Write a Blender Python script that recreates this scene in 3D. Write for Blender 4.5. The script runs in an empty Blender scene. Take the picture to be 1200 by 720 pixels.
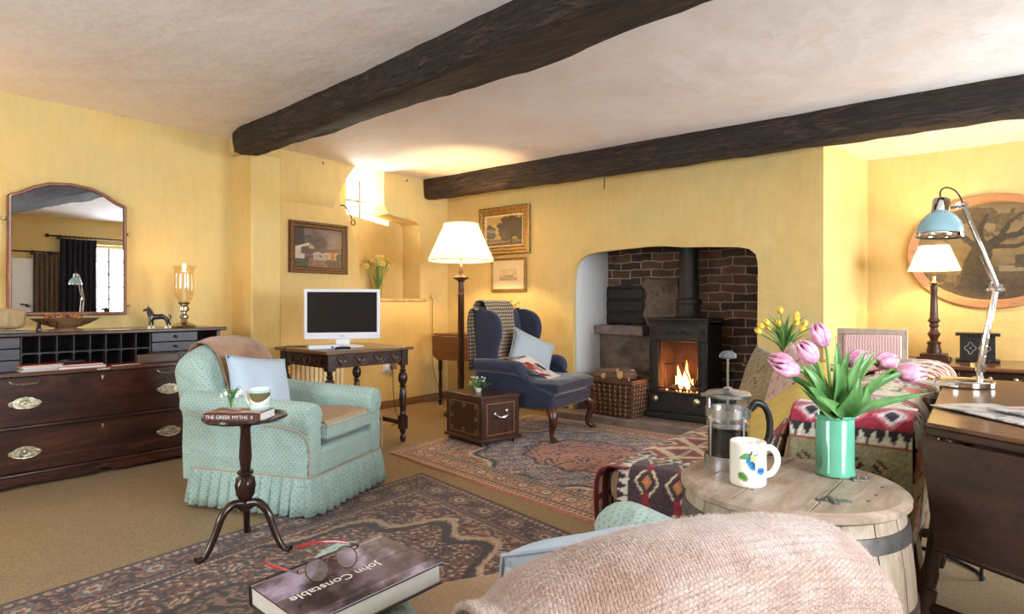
import bpy, bmesh, math, random
import numpy as np
from mathutils import Vector, Matrix, noise as mnoise
random.seed(7)
PI = math.pi
C = bpy.context.scene.collection

# ---------------------------------------------------------------- colour and materials
def S(r, g, b):
    def f(c):
        c /= 255.0
        return c/12.92 if c <= .04045 else ((c+.055)/1.055)**2.4
    return (f(r), f(g), f(b), 1.0)

class N:
    """tiny node helper"""
    def __init__(s, name):
        s.m = bpy.data.materials.new(name); s.m.use_nodes = True
        s.t = s.m.node_tree; s.n = s.t.nodes; s.l = s.t.links
        s.b = s.n['Principled BSDF']; s.out = s.n['Material Output']
    def new(s, typ, **kw):
        n = s.n.new(typ)
        for k, v in kw.items():
            if k in n.inputs: n.inputs[k].default_value = v
            else: setattr(n, k, v)
        return n
    def link(s, a, b): s.l.new(a, b)
    def coord(s, kind='Object', scale=(1, 1, 1), rot=(0, 0, 0)):
        tc = s.new('ShaderNodeTexCoord'); mp = s.new('ShaderNodeMapping')
        mp.inputs['Scale'].default_value = scale; mp.inputs['Rotation'].default_value = rot
        s.link(tc.outputs[kind], mp.inputs['Vector']); return mp.outputs['Vector']
    def noise(s, vec, scale, detail=4, rough=.55, dist=0):
        n = s.new('ShaderNodeTexNoise'); n.inputs['Scale'].default_value = scale
        n.inputs['Detail'].default_value = detail; n.inputs['Roughness'].default_value = rough
        n.inputs['Distortion'].default_value = dist
        s.link(vec, n.inputs['Vector']); return n.outputs['Fac']
    def ramp(s, fac, stops):
        r = s.new('ShaderNodeValToRGB'); e = r.color_ramp.elements
        e[0].position, e[0].color = stops[0]; e[1].position, e[1].color = stops[-1]
        for p, c in stops[1:-1]:
            x = e.new(p); x.color = c
        s.link(fac, r.inputs['Fac']); return r.outputs['Color']
    def mix(s, fac, a, b, mode='MIX'):
        m = s.new('ShaderNodeMix', data_type='RGBA', blend_type=mode)
        for i, v in ((0, fac), (6, a), (7, b)):
            if isinstance(v, (int, float)): m.inputs[i].default_value = v
            elif isinstance(v, tuple): m.inputs[i].default_value = v
            else: s.link(v, m.inputs[i])
        return m.outputs[2]
    def math(s, op, a, b=0.0):
        m = s.new('ShaderNodeMath', operation=op)
        for i, v in ((0, a), (1, b)):
            if isinstance(v, (int, float)): m.inputs[i].default_value = v
            else: s.link(v, m.inputs[i])
        return m.outputs[0]
    def col(s, c): 
        if isinstance(c, tuple): s.b.inputs['Base Color'].default_value = c
        else: s.link(c, s.b.inputs['Base Color'])
    def bump(s, h, strength=.3, dist=.01):
        b = s.new('ShaderNodeBump'); b.inputs['Strength'].default_value = strength
        b.inputs['Distance'].default_value = dist
        s.link(h, b.inputs['Height']); s.link(b.outputs['Normal'], s.b.inputs['Normal'])
    def set(s, **kw):
        for k, v in kw.items(): s.b.inputs[k.replace('_', ' ')].default_value = v
        return s

def plain(name, c, rough=.5, metal=0., bumps=0., bscale=60, var=.0, **kw):
    m = N(name); m.set(Roughness=rough, Metallic=metal)
    for k, v in kw.items(): m.b.inputs[k.replace('_', ' ')].default_value = v
    v_ = m.coord()
    if var:
        d = tuple(x*(1-var) for x in c[:3])+(1,); l = tuple(min(1, x*(1+var)) for x in c[:3])+(1,)
        m.col(m.ramp(m.noise(v_, bscale*.4, 5), [(.35, d), (.65, l)]))
    else: m.col(c)
    if bumps: m.bump(m.noise(v_, bscale, 4), bumps, .004)
    return m.m

def wood(name, c1, c2, c3=None, axis=0, scale=6, rough=.35, stretch=12, coat=.0, knots=.6):
    m = N(name); sc = [stretch]*3; sc[axis] = 1.0
    v = m.coord(scale=tuple(x*.5 for x in sc))
    n = m.noise(v, scale, 6, .65, knots)
    stops = [(.3, c1), (.7, c2)] if c3 is None else [(.28, c1), (.5, c2), (.75, c3)]
    c = m.ramp(n, stops)
    v2 = m.coord(scale=tuple(x*4 for x in sc))
    f = m.noise(v2, scale*2, 3)
    c = m.mix(.35, c, m.ramp(f, [(.35, (.15, .15, .15, 1)), (.65, (1, 1, 1, 1))]), 'MULTIPLY')
    m.col(c); m.set(Roughness=rough); m.bump(f, .12, .002)
    if coat: m.set(Coat_Weight=coat, Coat_Roughness=.12)
    return m.m

def attr_mat(name, rough=.9, bumps=.35, bscale=400, sheen=.2, var=.25, vscale=90, coat=0):
    m = N(name); a = m.new('ShaderNodeVertexColor'); a.layer_name = 'Col'
    v = m.coord()
    n = m.noise(v, vscale, 4)
    m.col(m.mix(var, a.outputs['Color'], m.ramp(n, [(.3, (.45, .45, .45, 1)), (.6, (1, 1, 1, 1))]), 'MULTIPLY'))
    m.set(Roughness=rough, Sheen_Weight=sheen, Coat_Weight=coat)
    if bumps: m.bump(m.noise(v, bscale, 2), bumps, .003)
    return m.m

def dotted(name, base, dot, pitch=.036, size=.19, rough=.9, var=.12):
    """small printed sprigs in a diamond lattice over plain cotton"""
    m = N(name)
    tc = m.new('ShaderNodeTexCoord'); mp = m.new('ShaderNodeMapping')
    mp.inputs['Rotation'].default_value = (0, 0, PI/4); k = 1/pitch*1.414/1.0
    mp.inputs['Scale'].default_value = (k, k, k)
    m.link(tc.outputs['UV'], mp.inputs['Vector'])
    vo = m.new('ShaderNodeTexVoronoi', voronoi_dimensions='2D'); vo.inputs['Scale'].default_value = 1
    vo.inputs['Randomness'].default_value = 0.06
    m.link(mp.outputs['Vector'], vo.inputs['Vector'])
    w = m.noise(m.coord('UV'), 160, 2)
    d = m.math('ADD', vo.outputs['Distance'], m.math('MULTIPLY', m.math('SUBTRACT', w, .5), .35))
    fac = m.math('LESS_THAN', d, size)
    lo = tuple(x*(1-var) for x in base[:3])+(1,)
    b = m.ramp(m.noise(m.coord(), 7, 4), [(.3, lo), (.7, base)])
    m.col(m.mix(m.math('MULTIPLY', fac, .75), b, dot))
    m.set(Roughness=rough, Sheen_Weight=.15)
    m.bump(m.math('ADD', m.noise(m.coord(), 5, 3, .5, 1.2), m.math('MULTIPLY', m.noise(m.coord(), 26, 5, .6), .3)), .55, .05)
    return m.m

def glass(name, tint=(1, 1, 1, 1), amount=.12, rough=.02):
    """thin clear glass: see-through with a gloss that grows at grazing angles"""
    m = N(name); m.n.remove(m.b)
    tr = m.new('ShaderNodeBsdfTransparent'); tr.inputs['Color'].default_value = tint
    gl = m.new('ShaderNodeBsdfGlossy'); gl.inputs['Roughness'].default_value = rough
    lw = m.new('ShaderNodeLayerWeight'); lw.inputs['Blend'].default_value = .35
    f = m.math('ADD', m.math('MULTIPLY', lw.outputs['Facing'], .3), amount)
    mx = m.new('ShaderNodeMixShader'); m.link(f, mx.inputs[0])
    m.link(tr.outputs[0], mx.inputs[1]); m.link(gl.outputs[0], mx.inputs[2])
    m.link(mx.outputs[0], m.out.inputs['Surface']); return m.m

def emit(name, c, s):
    m = N(name); m.set(Emission_Strength=s); m.b.inputs['Emission Color'].default_value = c
    m.col((0, 0, 0, 1)); return m.m

def shade_mat(name, c, stripe=None):
    m = N(name); m.n.remove(m.b)
    di = m.new('ShaderNodeBsdfDiffuse'); tl = m.new('ShaderNodeBsdfTranslucent')
    cc = m.mix(.15, c, m.ramp(m.noise(m.coord(), 200, 2), [(.3, (.8, .8, .8, 1)), (.7, (1, 1, 1, 1))]), 'MULTIPLY')
    m.link(cc, di.inputs['Color']); m.link(cc, tl.inputs['Color'])
    mx = m.new('ShaderNodeMixShader'); mx.inputs[0].default_value = .38
    m.link(di.outputs[0], mx.inputs[1]); m.link(tl.outputs[0], mx.inputs[2])
    m.link(mx.outputs[0], m.out.inputs['Surface']); return m.m

# ---------------------------------------------------------------- mesh building
def link(o, parent=None):
    C.objects.link(o)
    if parent is not None: o.parent = parent
    return o

def box_uv(me):
    nl = len(me.loops)
    if nl == 0: return
    uv = me.uv_layers.new(name='UVMap')
    co = np.empty(len(me.vertices)*3); me.vertices.foreach_get('co', co); co = co.reshape(-1, 3)
    vi = np.empty(nl, dtype=np.int64); me.loops.foreach_get('vertex_index', vi)
    npoly = len(me.polygons)
    nn = np.empty(npoly*3); me.polygons.foreach_get('normal', nn); nn = np.abs(nn.reshape(-1, 3))
    lt = np.empty(npoly, dtype=np.int64); me.polygons.foreach_get('loop_total', lt)
    ax = np.repeat(nn.argmax(1), lt); p = co[vi]
    u = np.where(ax == 0, p[:, 1], p[:, 0]); v = np.where(ax == 2, p[:, 1], p[:, 2])
    uv.data.foreach_set('uv', np.stack([u, v], 1).astype(np.float32).ravel())

def _fl(x): return [float(a) for a in x]

class MB:
    def __init__(s): s.v = []; s.f = []
    def add(s, v, f, M=None):
        o = len(s.v)
        if M is not None: v = [tuple(M @ Vector(p)) for p in v]
        s.v += [tuple(p) for p in v]; s.f += [tuple(o+i for i in q) for q in f]; return s
    def box(s, x0, x1, y0, y1, z0, z1, M=None):
        v = [(x, y, z) for x in (x0, x1) for y in (y0, y1) for z in (z0, z1)]
        f = [(0, 1, 3, 2), (4, 6, 7, 5), (0, 4, 5, 1), (2, 3, 7, 6), (0, 2, 6, 4), (1, 5, 7, 3)]
        return s.add(v, f, M)
    def cbox(s, c, d, M=None):
        return s.box(c[0]-d[0]/2, c[0]+d[0]/2, c[1]-d[1]/2, c[1]+d[1]/2, c[2]-d[2]/2, c[2]+d[2]/2, M)
    def loft(s, secs, closed=True, caps=True, ring=False, M=None):
        n = len(secs[0]); v = [p for q in secs for p in q]; f = []
        m = len(secs)
        for i in range(m if ring else m-1):
            i2 = (i+1) % m
            for j in range(n if closed else n-1):
                j2 = (j+1) % n
                f.append((i*n+j, i*n+j2, i2*n+j2, i2*n+j))
        if caps and closed and not ring:
            f.append(tuple(range(n-1, -1, -1))); f.append(tuple((m-1)*n+j for j in range(n)))
        return s.add(v, f, M)
    def lathe(s, prof, c=(0, 0, 0), n=28, M=None, rip=None):
        secs = []
        for r, z in prof:
            r = max(r, 1e-4)
            secs.append([(c[0]+r*(1+(rip(a_*2*PI/n, z) if rip else 0))*math.cos(a_*2*PI/n),
                          c[1]+r*(1+(rip(a_*2*PI/n, z) if rip else 0))*math.sin(a_*2*PI/n), c[2]+z) for a_ in range(n)])
        return s.loft(secs, True, prof[0][0] > 1e-3 or prof[-1][0] > 1e-3, M=M) if True else s
    def shell(s, prof, c=(0, 0, 0), n=28, M=None, rip=None):
        """open lathe: no caps"""
        secs = []
        for r, z in prof:
            secs.append([(c[0]+r*(1+(rip(a_*2*PI/n, z) if rip else 0))*math.cos(a_*2*PI/n),
                          c[1]+r*(1+(rip(a_*2*PI/n, z) if rip else 0))*math.sin(a_*2*PI/n), c[2]+z) for a_ in range(n)])
        return s.loft(secs, True, False, M=M)
    def tube(s, pts, r, n=10, ring=False, M=None, flat=1.0):
        P = [Vector(p) for p in pts]; m = len(P)
        R = r if isinstance(r, (list, tuple)) else [r]*m
        up = None; secs = []
        for i in range(m):
            if ring: t = P[(i+1) % m]-P[i-1]
            else: t = P[min(i+1, m-1)]-P[max(i-1, 0)]
            t = t.normalized() if t.length > 1e-9 else Vector((0, 0, 1))
            if up is None:
                up = Vector((0, 0, 1)) if abs(t.z) < .9 else Vector((1, 0, 0))
            up = up-t*up.dot(t)
            up = up.normalized() if up.length > 1e-6 else t.orthogonal().normalized()
            sd = t.cross(up)
            secs.append([tuple(P[i]+up*(R[i]*math.cos(a)*flat)+sd*(R[i]*math.sin(a))) for a in [2*PI*k/n for k in range(n)]])
        return s.loft(secs, True, not ring, ring, M=M)
    def sphere(s, c, r, n=16, sc=(1, 1, 1), M=None):
        secs = []
        h = max(4, n//2)
        for i in range(h+1):
            a = -PI/2+PI*i/h; rr = max(math.cos(a), .001)
            secs.append([(c[0]+r*sc[0]*rr*math.cos(2*PI*k/n), c[1]+r*sc[1]*rr*math.sin(2*PI*k/n), c[2]+r*sc[2]*math.sin(a)) for k in range(n)])
        return s.loft(secs, M=M)
    def grid(s, fn, nu, nv, M=None):
        v = [fn(i/nu, j/nv) for i in range(nu+1) for j in range(nv+1)]
        f = [(i*(nv+1)+j, (i+1)*(nv+1)+j, (i+1)*(nv+1)+j+1, i*(nv+1)+j+1) for i in range(nu) for j in range(nv)]
        return s.add(v, f, M)
    def prism(s, poly, a, b, axis='z', M=None):
        """polygon in the plane across axis, run from a to b"""
        def P(p, h):
            return {'z': (p[0], p[1], h), 'y': (p[0], h, p[1]), 'x': (h, p[0], p[1])}[axis]
        n = len(poly); v = [P(p, a) for p in poly]+[P(p, b) for p in poly]
        f = [(i, (i+1) % n, n+(i+1) % n, n+i) for i in range(n)]
        f += [tuple(range(n-1, -1, -1)), tuple(range(n, 2*n))]
        return s.add(v, f, M)
    def pillow(s, w, h, t, n=14, M=None, p=2.6, pinch=.06, seed=0):
        """plump cushion in the local x-z plane, thickness along y"""
        for side in (-1, 1):
            def fn(a, b):
                u = 2*a-1; v = 2*b-1
                k = (1-abs(u)**p)*(1-abs(v)**p)
                d = t/2*max(k, 0)**.45
                sx = 1-pinch*(1-abs(u))*v*v*0-pinch*(1-u*u)*0
                x = u*w/2*(1-pinch*(1-abs(v)**2)*abs(u)**3); z = v*h/2*(1-pinch*(1-abs(u)**2)*abs(v)**3)
                q = mnoise.noise(Vector((u*1.7+seed, v*1.7, side*3+seed)))*t*.10*k
                return (x, side*(d+q)*sx, z)
            s.grid(fn, n, n, M)
            if side == 1:
                pass
        return s
    def build(s, name, mat, parent=None, smooth=True, bevel=0, seg=2, sub=0, ang=38, loc=None, rz=0, solid=0, merge=0, uv=True, flip=False):
        me = bpy.data.meshes.new(name)
        me.from_pydata([_fl(p) for p in s.v], [], s.f); me.update()
        bm = bmesh.new(); bm.from_mesh(me)
        if merge: bmesh.ops.remove_doubles(bm, verts=bm.verts, dist=merge)
        bmesh.ops.recalc_face_normals(bm, faces=bm.faces)
        bm.to_mesh(me); bm.free()
        if uv: box_uv(me)
        if smooth:
            me.polygons.foreach_set('use_smooth', [True]*len(me.polygons))
            if not sub: me.set_sharp_from_angle(angle=math.radians(ang))
        me.materials.append(mat)
        o = bpy.data.objects.new(name, me)
        if loc: o.location = loc
        o.rotation_euler[2] = rz
        link(o, parent)
        if solid:
            md = o.modifiers.new('solid', 'SOLIDIFY'); md.thickness = solid; md.offset = 0
        if bevel:
            md = o.modifiers.new('bevel', 'BEVEL'); md.width = bevel; md.segments = seg; md.limit_method = 'ANGLE'
            md.angle_limit = math.radians(40); md.harden_normals = False
        if sub:
            md = o.modifiers.new('sub', 'SUBSURF'); md.levels = sub; md.render_levels = sub
        return o

def cr(pts, n=8, ring=False):
    """Catmull-Rom through points"""
    P = [Vector(p) for p in pts]; out = []; m = len(P)
    for i in range(m if ring else m-1):
        p0 = P[i-1] if (ring or i > 0) else P[0]*2-P[1]
        p1 = P[i]; p2 = P[(i+1) % m]
        p3 = P[(i+2) % m] if (ring or i+2 < m) else P[m-1]*2-P[m-2]
        for k in range(n):
            t = k/n
            out.append(tuple(.5*((2*p1)+(-p0+p2)*t+(2*p0-5*p1+4*p2-p3)*t*t+(-p0+3*p1-3*p2+p3)*t**3)))
    if not ring: out.append(tuple(P[-1]))
    return out

def thing(name, label, cat, loc=(0, 0, 0), rz=0, group=None):
    o = bpy.data.objects.new(name, None); C.objects.link(o)
    o.empty_display_size = .1
    o.location = loc; o.rotation_euler = (0, 0, rz); o['label'] = label; o['category'] = cat
    if group: o['group'] = group
    return o
def tag(o, label, cat, group=None, kind=None):
    o['label'] = label; o['category'] = cat
    if group: o['group'] = group
    if kind: o['kind'] = kind
    return o
def struct(o): o['kind'] = 'structure'; return o
def plab(o, label): o['label'] = label; return o
def dup(root, loc=None, rz=None, label=None, group=None):
    r = root.copy(); C.objects.link(r)
    if loc is not None: r.location = loc
    if rz is not None: r.rotation_euler = (0, 0, rz)
    if label: r['label'] = label
    if group: r['group'] = group
    def rec(a, b):
        for ch in a.children:
            c = ch.copy(); C.objects.link(c); c.parent = b; c.matrix_parent_inverse = ch.matrix_parent_inverse
            rec(ch, c)
    rec(root, r); return r

def paint(o, fn):
    """per-vertex colour from fn(co array Nx3) -> Nx3 sRGB 0..255 (a pattern the thing itself has)"""
    me = o.data; n = len(me.vertices)
    co = np.empty(n*3); me.vertices.foreach_get('co', co); co = co.reshape(-1, 3)
    c = np.clip(fn(co)/255., 0, 1)
    c = np.where(c <= .04045, c/12.92, ((c+.055)/1.055)**2.4)
    a = me.color_attributes.new('Col', 'FLOAT_COLOR', 'POINT')
    a.data.foreach_set('color', np.concatenate([c, np.ones((n, 1))], 1).astype(np.float32).ravel())
    return o

def sheet(w, h, nx, ny, fn3=None):
    """flat grid mesh 0..w, 0..h in x-y (numpy fast), optional displacement"""
    xs = np.linspace(0, w, nx+1); ys = np.linspace(0, h, ny+1)
    X, Y = np.meshgrid(xs, ys, indexing='ij')
    v = np.stack([X.ravel(), Y.ravel(), np.zeros(X.size)], 1)
    if fn3 is not None: v = fn3(v)
    i, j = np.meshgrid(np.arange(nx), np.arange(ny), indexing='ij')
    a = (i*(ny+1)+j).ravel()
    f = np.stack([a, a+ny+1, a+ny+2, a+1], 1)
    return v, f
def np_obj(name, v, f, mat, parent=None, loc=None, uvs=None):
    me = bpy.data.meshes.new(name)
    me.vertices.add(len(v)); me.vertices.foreach_set('co', v.astype(np.float32).ravel())
    me.loops.add(len(f)*4); me.loops.foreach_set('vertex_index', f.astype(np.int32).ravel())
    me.polygons.add(len(f)); me.polygons.foreach_set('loop_start', (np.arange(len(f))*4).astype(np.int32))
    me.update(calc_edges=True); me.validate()
    me.polygons.foreach_set('use_smooth', [True]*len(me.polygons))
    box_uv(me); me.materials.append(mat)
    o = bpy.data.objects.new(name, me)
    if loc: o.location = loc
    return link(o, parent)

def skin(name, verts, edges, radii, mat, parent=None, sub=2, root=0):
    me = bpy.data.meshes.new(name); me.from_pydata(verts, edges, []); me.update()
    o = bpy.data.objects.new(name, me); link(o, parent)
    me.materials.append(mat)
    bm = bmesh.new(); bm.from_mesh(me)
    ly = bm.verts.layers.skin.verify()
    for i, v in enumerate(bm.verts):
        r = radii[i]; v[ly].radius = (r, r) if not isinstance(r, tuple) else r
        v[ly].use_root = (i == root)
    bm.to_mesh(me); bm.free()
    o.modifiers.new('skin', 'SKIN').use_smooth_shade = True
    s = o.modifiers.new('sub', 'SUBSURF'); s.levels = sub; s.render_levels = sub
    return o

def font(txt, size, mat, parent, loc, rot, depth=.0003, align='CENTER', name='lettering', sx=1):
    cu = bpy.data.curves.new(name, 'FONT'); cu.body = txt; cu.size = size; cu.extrude = depth
    cu.align_x = align; cu.align_y = 'CENTER'; cu.materials.append(mat)
    tmp = bpy.data.objects.new('t', cu); C.objects.link(tmp)
    me = bpy.data.meshes.new_from_object(tmp.evaluated_get(bpy.context.evaluated_depsgraph_get()))
    bpy.data.objects.remove(tmp); bpy.data.curves.remove(cu)
    me.name = name
    if not me.materials: me.materials.append(mat)
    o = bpy.data.objects.new(name, me); o.location = loc; o.rotation_euler = rot; o.scale = (sx, 1, 1)
    return link(o, parent)

# numpy noise for patterns
_rs = np.random.RandomState(3)
_G = _rs.rand(256, 256)
def vn(x, y):
    xi = np.floor(x).astype(int); yi = np.floor(y).astype(int); fx = x-xi; fy = y-yi
    fx = fx*fx*(3-2*fx); fy = fy*fy*(3-2*fy)
    a = _G[xi % 256, yi % 256]; b = _G[(xi+1) % 256, yi % 256]; c = _G[xi % 256, (yi+1) % 256]; d = _G[(xi+1) % 256, (yi+1) % 256]
    return (a*(1-fx)+b*fx)*(1-fy)+(c*(1-fx)+d*fx)*fy
def fbm(x, y, o=4):
    r = 0; a = .5; t = 0
    for k in range(o):
        r = r+a*vn(x*2**k+17*k, y*2**k+31*k); t += a; a *= .5
    return r/t
def sel(base, mask, c):
    base[mask] = c; return base
def rgb(n, c): return np.tile(np.array(c, float), (n, 1))

# ---------------------------------------------------------------- shared materials
M = {}
def wallmat(name, c1, c2, c3):
    m = N(name); v = m.coord('Object')
    a = m.noise(v, 1.3, 5, .6); b = m.noise(m.coord('Object', (9, 9, 1.6)), 3, 5, .6)
    c = m.ramp(a, [(.3, c1), (.5, c2), (.72, c3)])
    c = m.mix(.22, c, m.ramp(b, [(.3, (.72, .72, .7, 1)), (.65, (1, 1, 1, 1))]), 'MULTIPLY')
    m.col(c); m.set(Roughness=.85)
    m.bump(m.math('ADD', m.noise(v, 3.2, 5), m.math('MULTIPLY', m.noise(v, 28, 4), .05)), .35, .05)
    return m.m
M['wall'] = wallmat('yellow_limewash', S(215, 184, 114), S(224, 196, 130), S(208, 194, 136))
M['ceil'] = wallmat('ceiling_plaster', S(236, 226, 222), S(242, 236, 234), S(236, 224, 216))
M['white'] = wallmat('white_limewash', S(226, 226, 222), S(232, 232, 230), S(222, 222, 220))
M['oak_dark'] = wood('beam_oak', S(30, 22, 18), S(58, 42, 34), S(84, 62, 48), axis=0, scale=5, rough=.75, stretch=9, knots=1.2)
M['mahog'] = wood('rosewood', S(28, 14, 14), S(66, 36, 28), S(104, 60, 44), axis=0, scale=3.2, rough=.28, stretch=5, coat=.4, knots=2.2)
M['mahog_d'] = wood('dark_mahogany', S(30, 16, 13), S(58, 32, 24), axis=2, scale=5, rough=.25, coat=.4)
M['oak_tab'] = wood('dark_oak', S(32, 20, 16), S(66, 42, 30), axis=1, scale=5, rough=.35, coat=.2)
M['desk'] = wood('desk_oak_top', S(74, 43, 28), S(118, 75, 48), S(146, 98, 62), axis=0, scale=4, rough=.34, stretch=8, coat=.3)
M['desk_d'] = wood('desk_oak_dark', S(34, 20, 16), S(66, 40, 30), S(84, 52, 38), axis=0, scale=3, rough=.4, stretch=8)
M['brass'] = plain('brass', S(200, 194, 168), .3, 1, .4, 160, .45)
M['gold'] = plain('gilt_frame', S(150, 118, 66), .45, .7, .3, 120, .35)
M['bronze'] = plain('bronze_frame', S(104, 76, 46), .5, .4, .3, 120, .3)
M['chrome'] = plain('chrome', (.85, .86, .88, 1), .08, 1)
M['steel'] = plain('brushed_steel', (.62, .63, .65, 1), .25, 1)
M['black'] = plain('black_plastic', (.012, .012, .013, 1), .35)
M['iron'] = plain('cast_iron', (.022, .017, .014, 1), .5, .25, .5, 60, .4)
M['whitep'] = plain('white_plastic', S(222, 222, 228), .3)
M['ceramic'] = plain('white_glaze', S(238, 236, 228), .12)
M['glass'] = glass('clear_glass', (1, 1, 1, 1), .05)
M['amber'] = glass('amber_glass', (1.0, .93, .80, 1), .10)
M['paper'] = plain('paper', S(232, 230, 224), .6, 0, .1, 40, .03)
M['leafd'] = plain('tulip_leaf', S(74, 128, 62), .4, 0, .1, 60, .25)
M['leafm'] = plain('young_leaf', S(96, 150, 78), .4, 0, .1, 60, .25)
M['stem'] = plain('stem_green', S(120, 160, 80), .5)
M['mint'] = dotted('mint_sprig_cotton', S(166, 192, 184), S(98, 128, 124), pitch=.027, size=.17)
M['blue'] = plain('pale_blue_linen', S(184, 200, 216), .9, 0, .3, 500, .06)
M['navy'] = plain('navy_upholstery', S(31, 38, 65), .85, 0, .35, 30, .14, Sheen_Weight=.35)
M['beige'] = plain('cream_stripe_cotton', S(206, 190, 152), .9, 0, .2, 40, .08)
M['pipe'] = plain('mint_piping', S(170, 190, 168), .9)
M['pipeb'] = plain('beige_piping', S(176, 160, 134), .9)
M['attr'] = attr_mat('woven_pattern')
M['rug'] = attr_mat('rug_pile', .95, .6, 300, .15, .45, 160)
M['paint'] = attr_mat('painted_picture', .4, .1, 200, 0, .2, 60, coat=.3)
M['print'] = attr_mat('printed_paper', .35, 0, 200, 0, .05, 60)
# ================================================================ ROOM
from mathutils.geometry import tessellate_polygon
def holed(name, outer, holes, a, b, axis, mat, bevel=0):
    """wall slab: outline in the wall's plane with openings, from a to b across the wall"""
    loops = [outer]+holes
    pts = [p for l in loops for p in l]
    tris = tessellate_polygon([[Vector((p[0], p[1], 0)) for p in l] for l in loops])
    def P(p, h): return {'y': (p[0], h, p[1]), 'x': (h, p[0], p[1])}[axis]
    n = len(pts); v = [P(p, a) for p in pts]+[P(p, b) for p in pts]
    f = [tuple(t) for t in tris]+[tuple(n+i for i in reversed(t)) for t in tris]
    o = 0
    for l in loops:
        k = len(l)
        for i in range(k):
            f.append((o+i, o+(i+1) % k, n+o+(i+1) % k, n+o+i))
        o += k
    m = MB(); m.add(v, f)
    return struct(m.build(name, mat, None, True, ang=30))

XW, YB = -4.85, 4.88
# floor: sisal carpet with a woven rib
m = N('sisal_carpet')
v = m.coord('Object')
br = m.new('ShaderNodeTexBrick'); br.inputs['Scale'].default_value = 1
br.inputs['Brick Width'].default_value = .014; br.inputs['Row Height'].default_value = .007
br.inputs['Mortar Size'].default_value = .0016; br.inputs['Mortar Smooth'].default_value = .6
br.inputs['Color1'].default_value = S(178, 156, 122); br.inputs['Color2'].default_value = S(156, 136, 104)
br.inputs['Mortar'].default_value = S(120, 96, 66)
m.link(v, br.inputs['Vector'])
m.col(m.mix(.3, br.outputs['Color'], m.ramp(m.noise(v, 6, 4), [(.3, (.7, .7, .7, 1)), (.7, (1, 1, 1, 1))]), 'MULTIPLY'))
m.set(Roughness=.95); m.bump(br.outputs['Fac'], -.6, .003)
M['sisal'] = m.m
struct(MB().box(-5.4, 1.9, -1.9, 6.1, -.1, 0).build('floor', M['sisal'], None, False))

# ceiling: uneven lath and plaster
v_, f_ = sheet(7.3, 6.9, 90, 90)
def cz(x, y): return 2.352+.03*(fbm(x*.7+3, y*.7, 3)-.5)+.010*(fbm(x*2.6, y*2.6, 3)-.5)
v_[:, 0] -= 5.4; v_[:, 1] -= 1.9
v_[:, 2] = cz(v_[:, 0]+9, v_[:, 1]+9)
vt = v_.copy(); vt[:, 2] = 2.5
n0 = len(v_)
o = np_obj('ceiling', np.concatenate([v_, vt]), np.concatenate([f_, f_[:, ::-1]+n0]), M['ceil']); struct(o)
def slabby(name, x0, x1, y0, y1, z0, z1, mat, bevel=.02):
    return struct(MB().box(x0, x1, y0, y1, z0, z1).build(name, mat, None, True, bevel=bevel, seg=3))
slabby('ceiling_alcove', -1.2, 1.7, 4.74, 5.9, 2.215, 2.5, M['ceil'], 0)

# left wall with the splayed recess
arc = [(3.64, 2.345), (3.55, 2.22), (3.475, 2.10), (3.455, 2.03), (3.49, 1.93), (3.58, 1.80), (3.64, 1.6), (3.70, 1.3), (3.74, 1.09),
       (4.47, 1.09), (4.475, 1.80), (4.46, 1.87), (4.40, 1.90), (4.2, 1.915), (4.05, 1.94), (3.99, 2.02), (3.985, 2.2), (3.99, 2.345)]
holed('wall_left', [(-1.9, 0), (5.2, 0), (5.2, 2.5), (-1.9, 2.5)], [arc], XW, -5.12, 'x', M['wall'])
holed('wall_left_recess', [(3.2, .9), (4.9, .9), (4.9, 2.5), (3.2, 2.5)], [[(3.74, 1.93), (4.27, 1.86), (4.27, 2.34), (3.74, 2.34)]], -5.121, -5.36, 'x', M['wall'])
# masonry standing slightly proud above shoulder height either side of the recess
mb = MB()
for y0, y1 in ((2.70, 3.40),):
    z = 1.93 if y0 < 3 else 1.86
    mb.prism([(XW-.01, z-.02), (XW+.045, z+.05), (XW+.05, z+.12), (XW+.012, 2.37), (XW-.01, 2.37)], y0, y1, 'y')
struct(mb.build('wall_left_upper', M['wall'], None, True, bevel=.02, seg=3))
# pier under the beam
struct(MB().box(XW-.02, -4.545, 2.447, 2.70, 0, 2.22).build('wall_pier', M['wall'], None, True, bevel=.018, seg=4))
# stone ledge
struct(MB().box(-5.12, -4.835, 3.70, 4.55, 1.062, 1.096).build('trim_1', plain('worn_ledge', S(190, 160, 110), .8, 0, .6, 40, .2), None, True, bevel=.006))

# back wall with fireplace opening
ow = [(-3.20, 0), (-3.205, .6), (-3.20, 1.2), (-3.185, 1.36), (-3.14, 1.44), (-3.06, 1.49), (-2.95, 1.51), (-2.75, 1.52), (-2.45, 1.532), (-2.3, 1.53), (-2.12, 1.51), (-1.9, 1.50),
      (-1.66, 1.485), (-1.58, 1.465), (-1.53, 1.42), (-1.515, 1.34), (-1.52, .8), (-1.52, 0)]
holed('wall_back', [(-5.2, 0)]+ow+[(-1.056, 0), (-1.056, 2.5), (-5.2, 2.5)], [], YB, YB+.05, 'y', M['wall'])
mb = MB(); mb.prism([(-1.056, YB), (-.92, 5.78), (-.92, 6.0), (-1.36, 6.0), (-1.36, YB+.03)], 0, 2.5, 'z')
struct(mb.build('wall_breast_return', M['wall'], None, False))
slabby('wall_alcove', -1.0, 1.7, 5.78, 6.0, 0, 2.5, M['wall'], 0)
# white jamb of the hearth chamber
mb = MB(); mb.prism([(-3.6, YB+.052), (-3.198, YB+.052), (-3.215, 5.56), (-3.6, 5.56)], 0, 2.3, 'z')
struct(mb.build('wall_jamb', M['white'], None, False))
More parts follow.
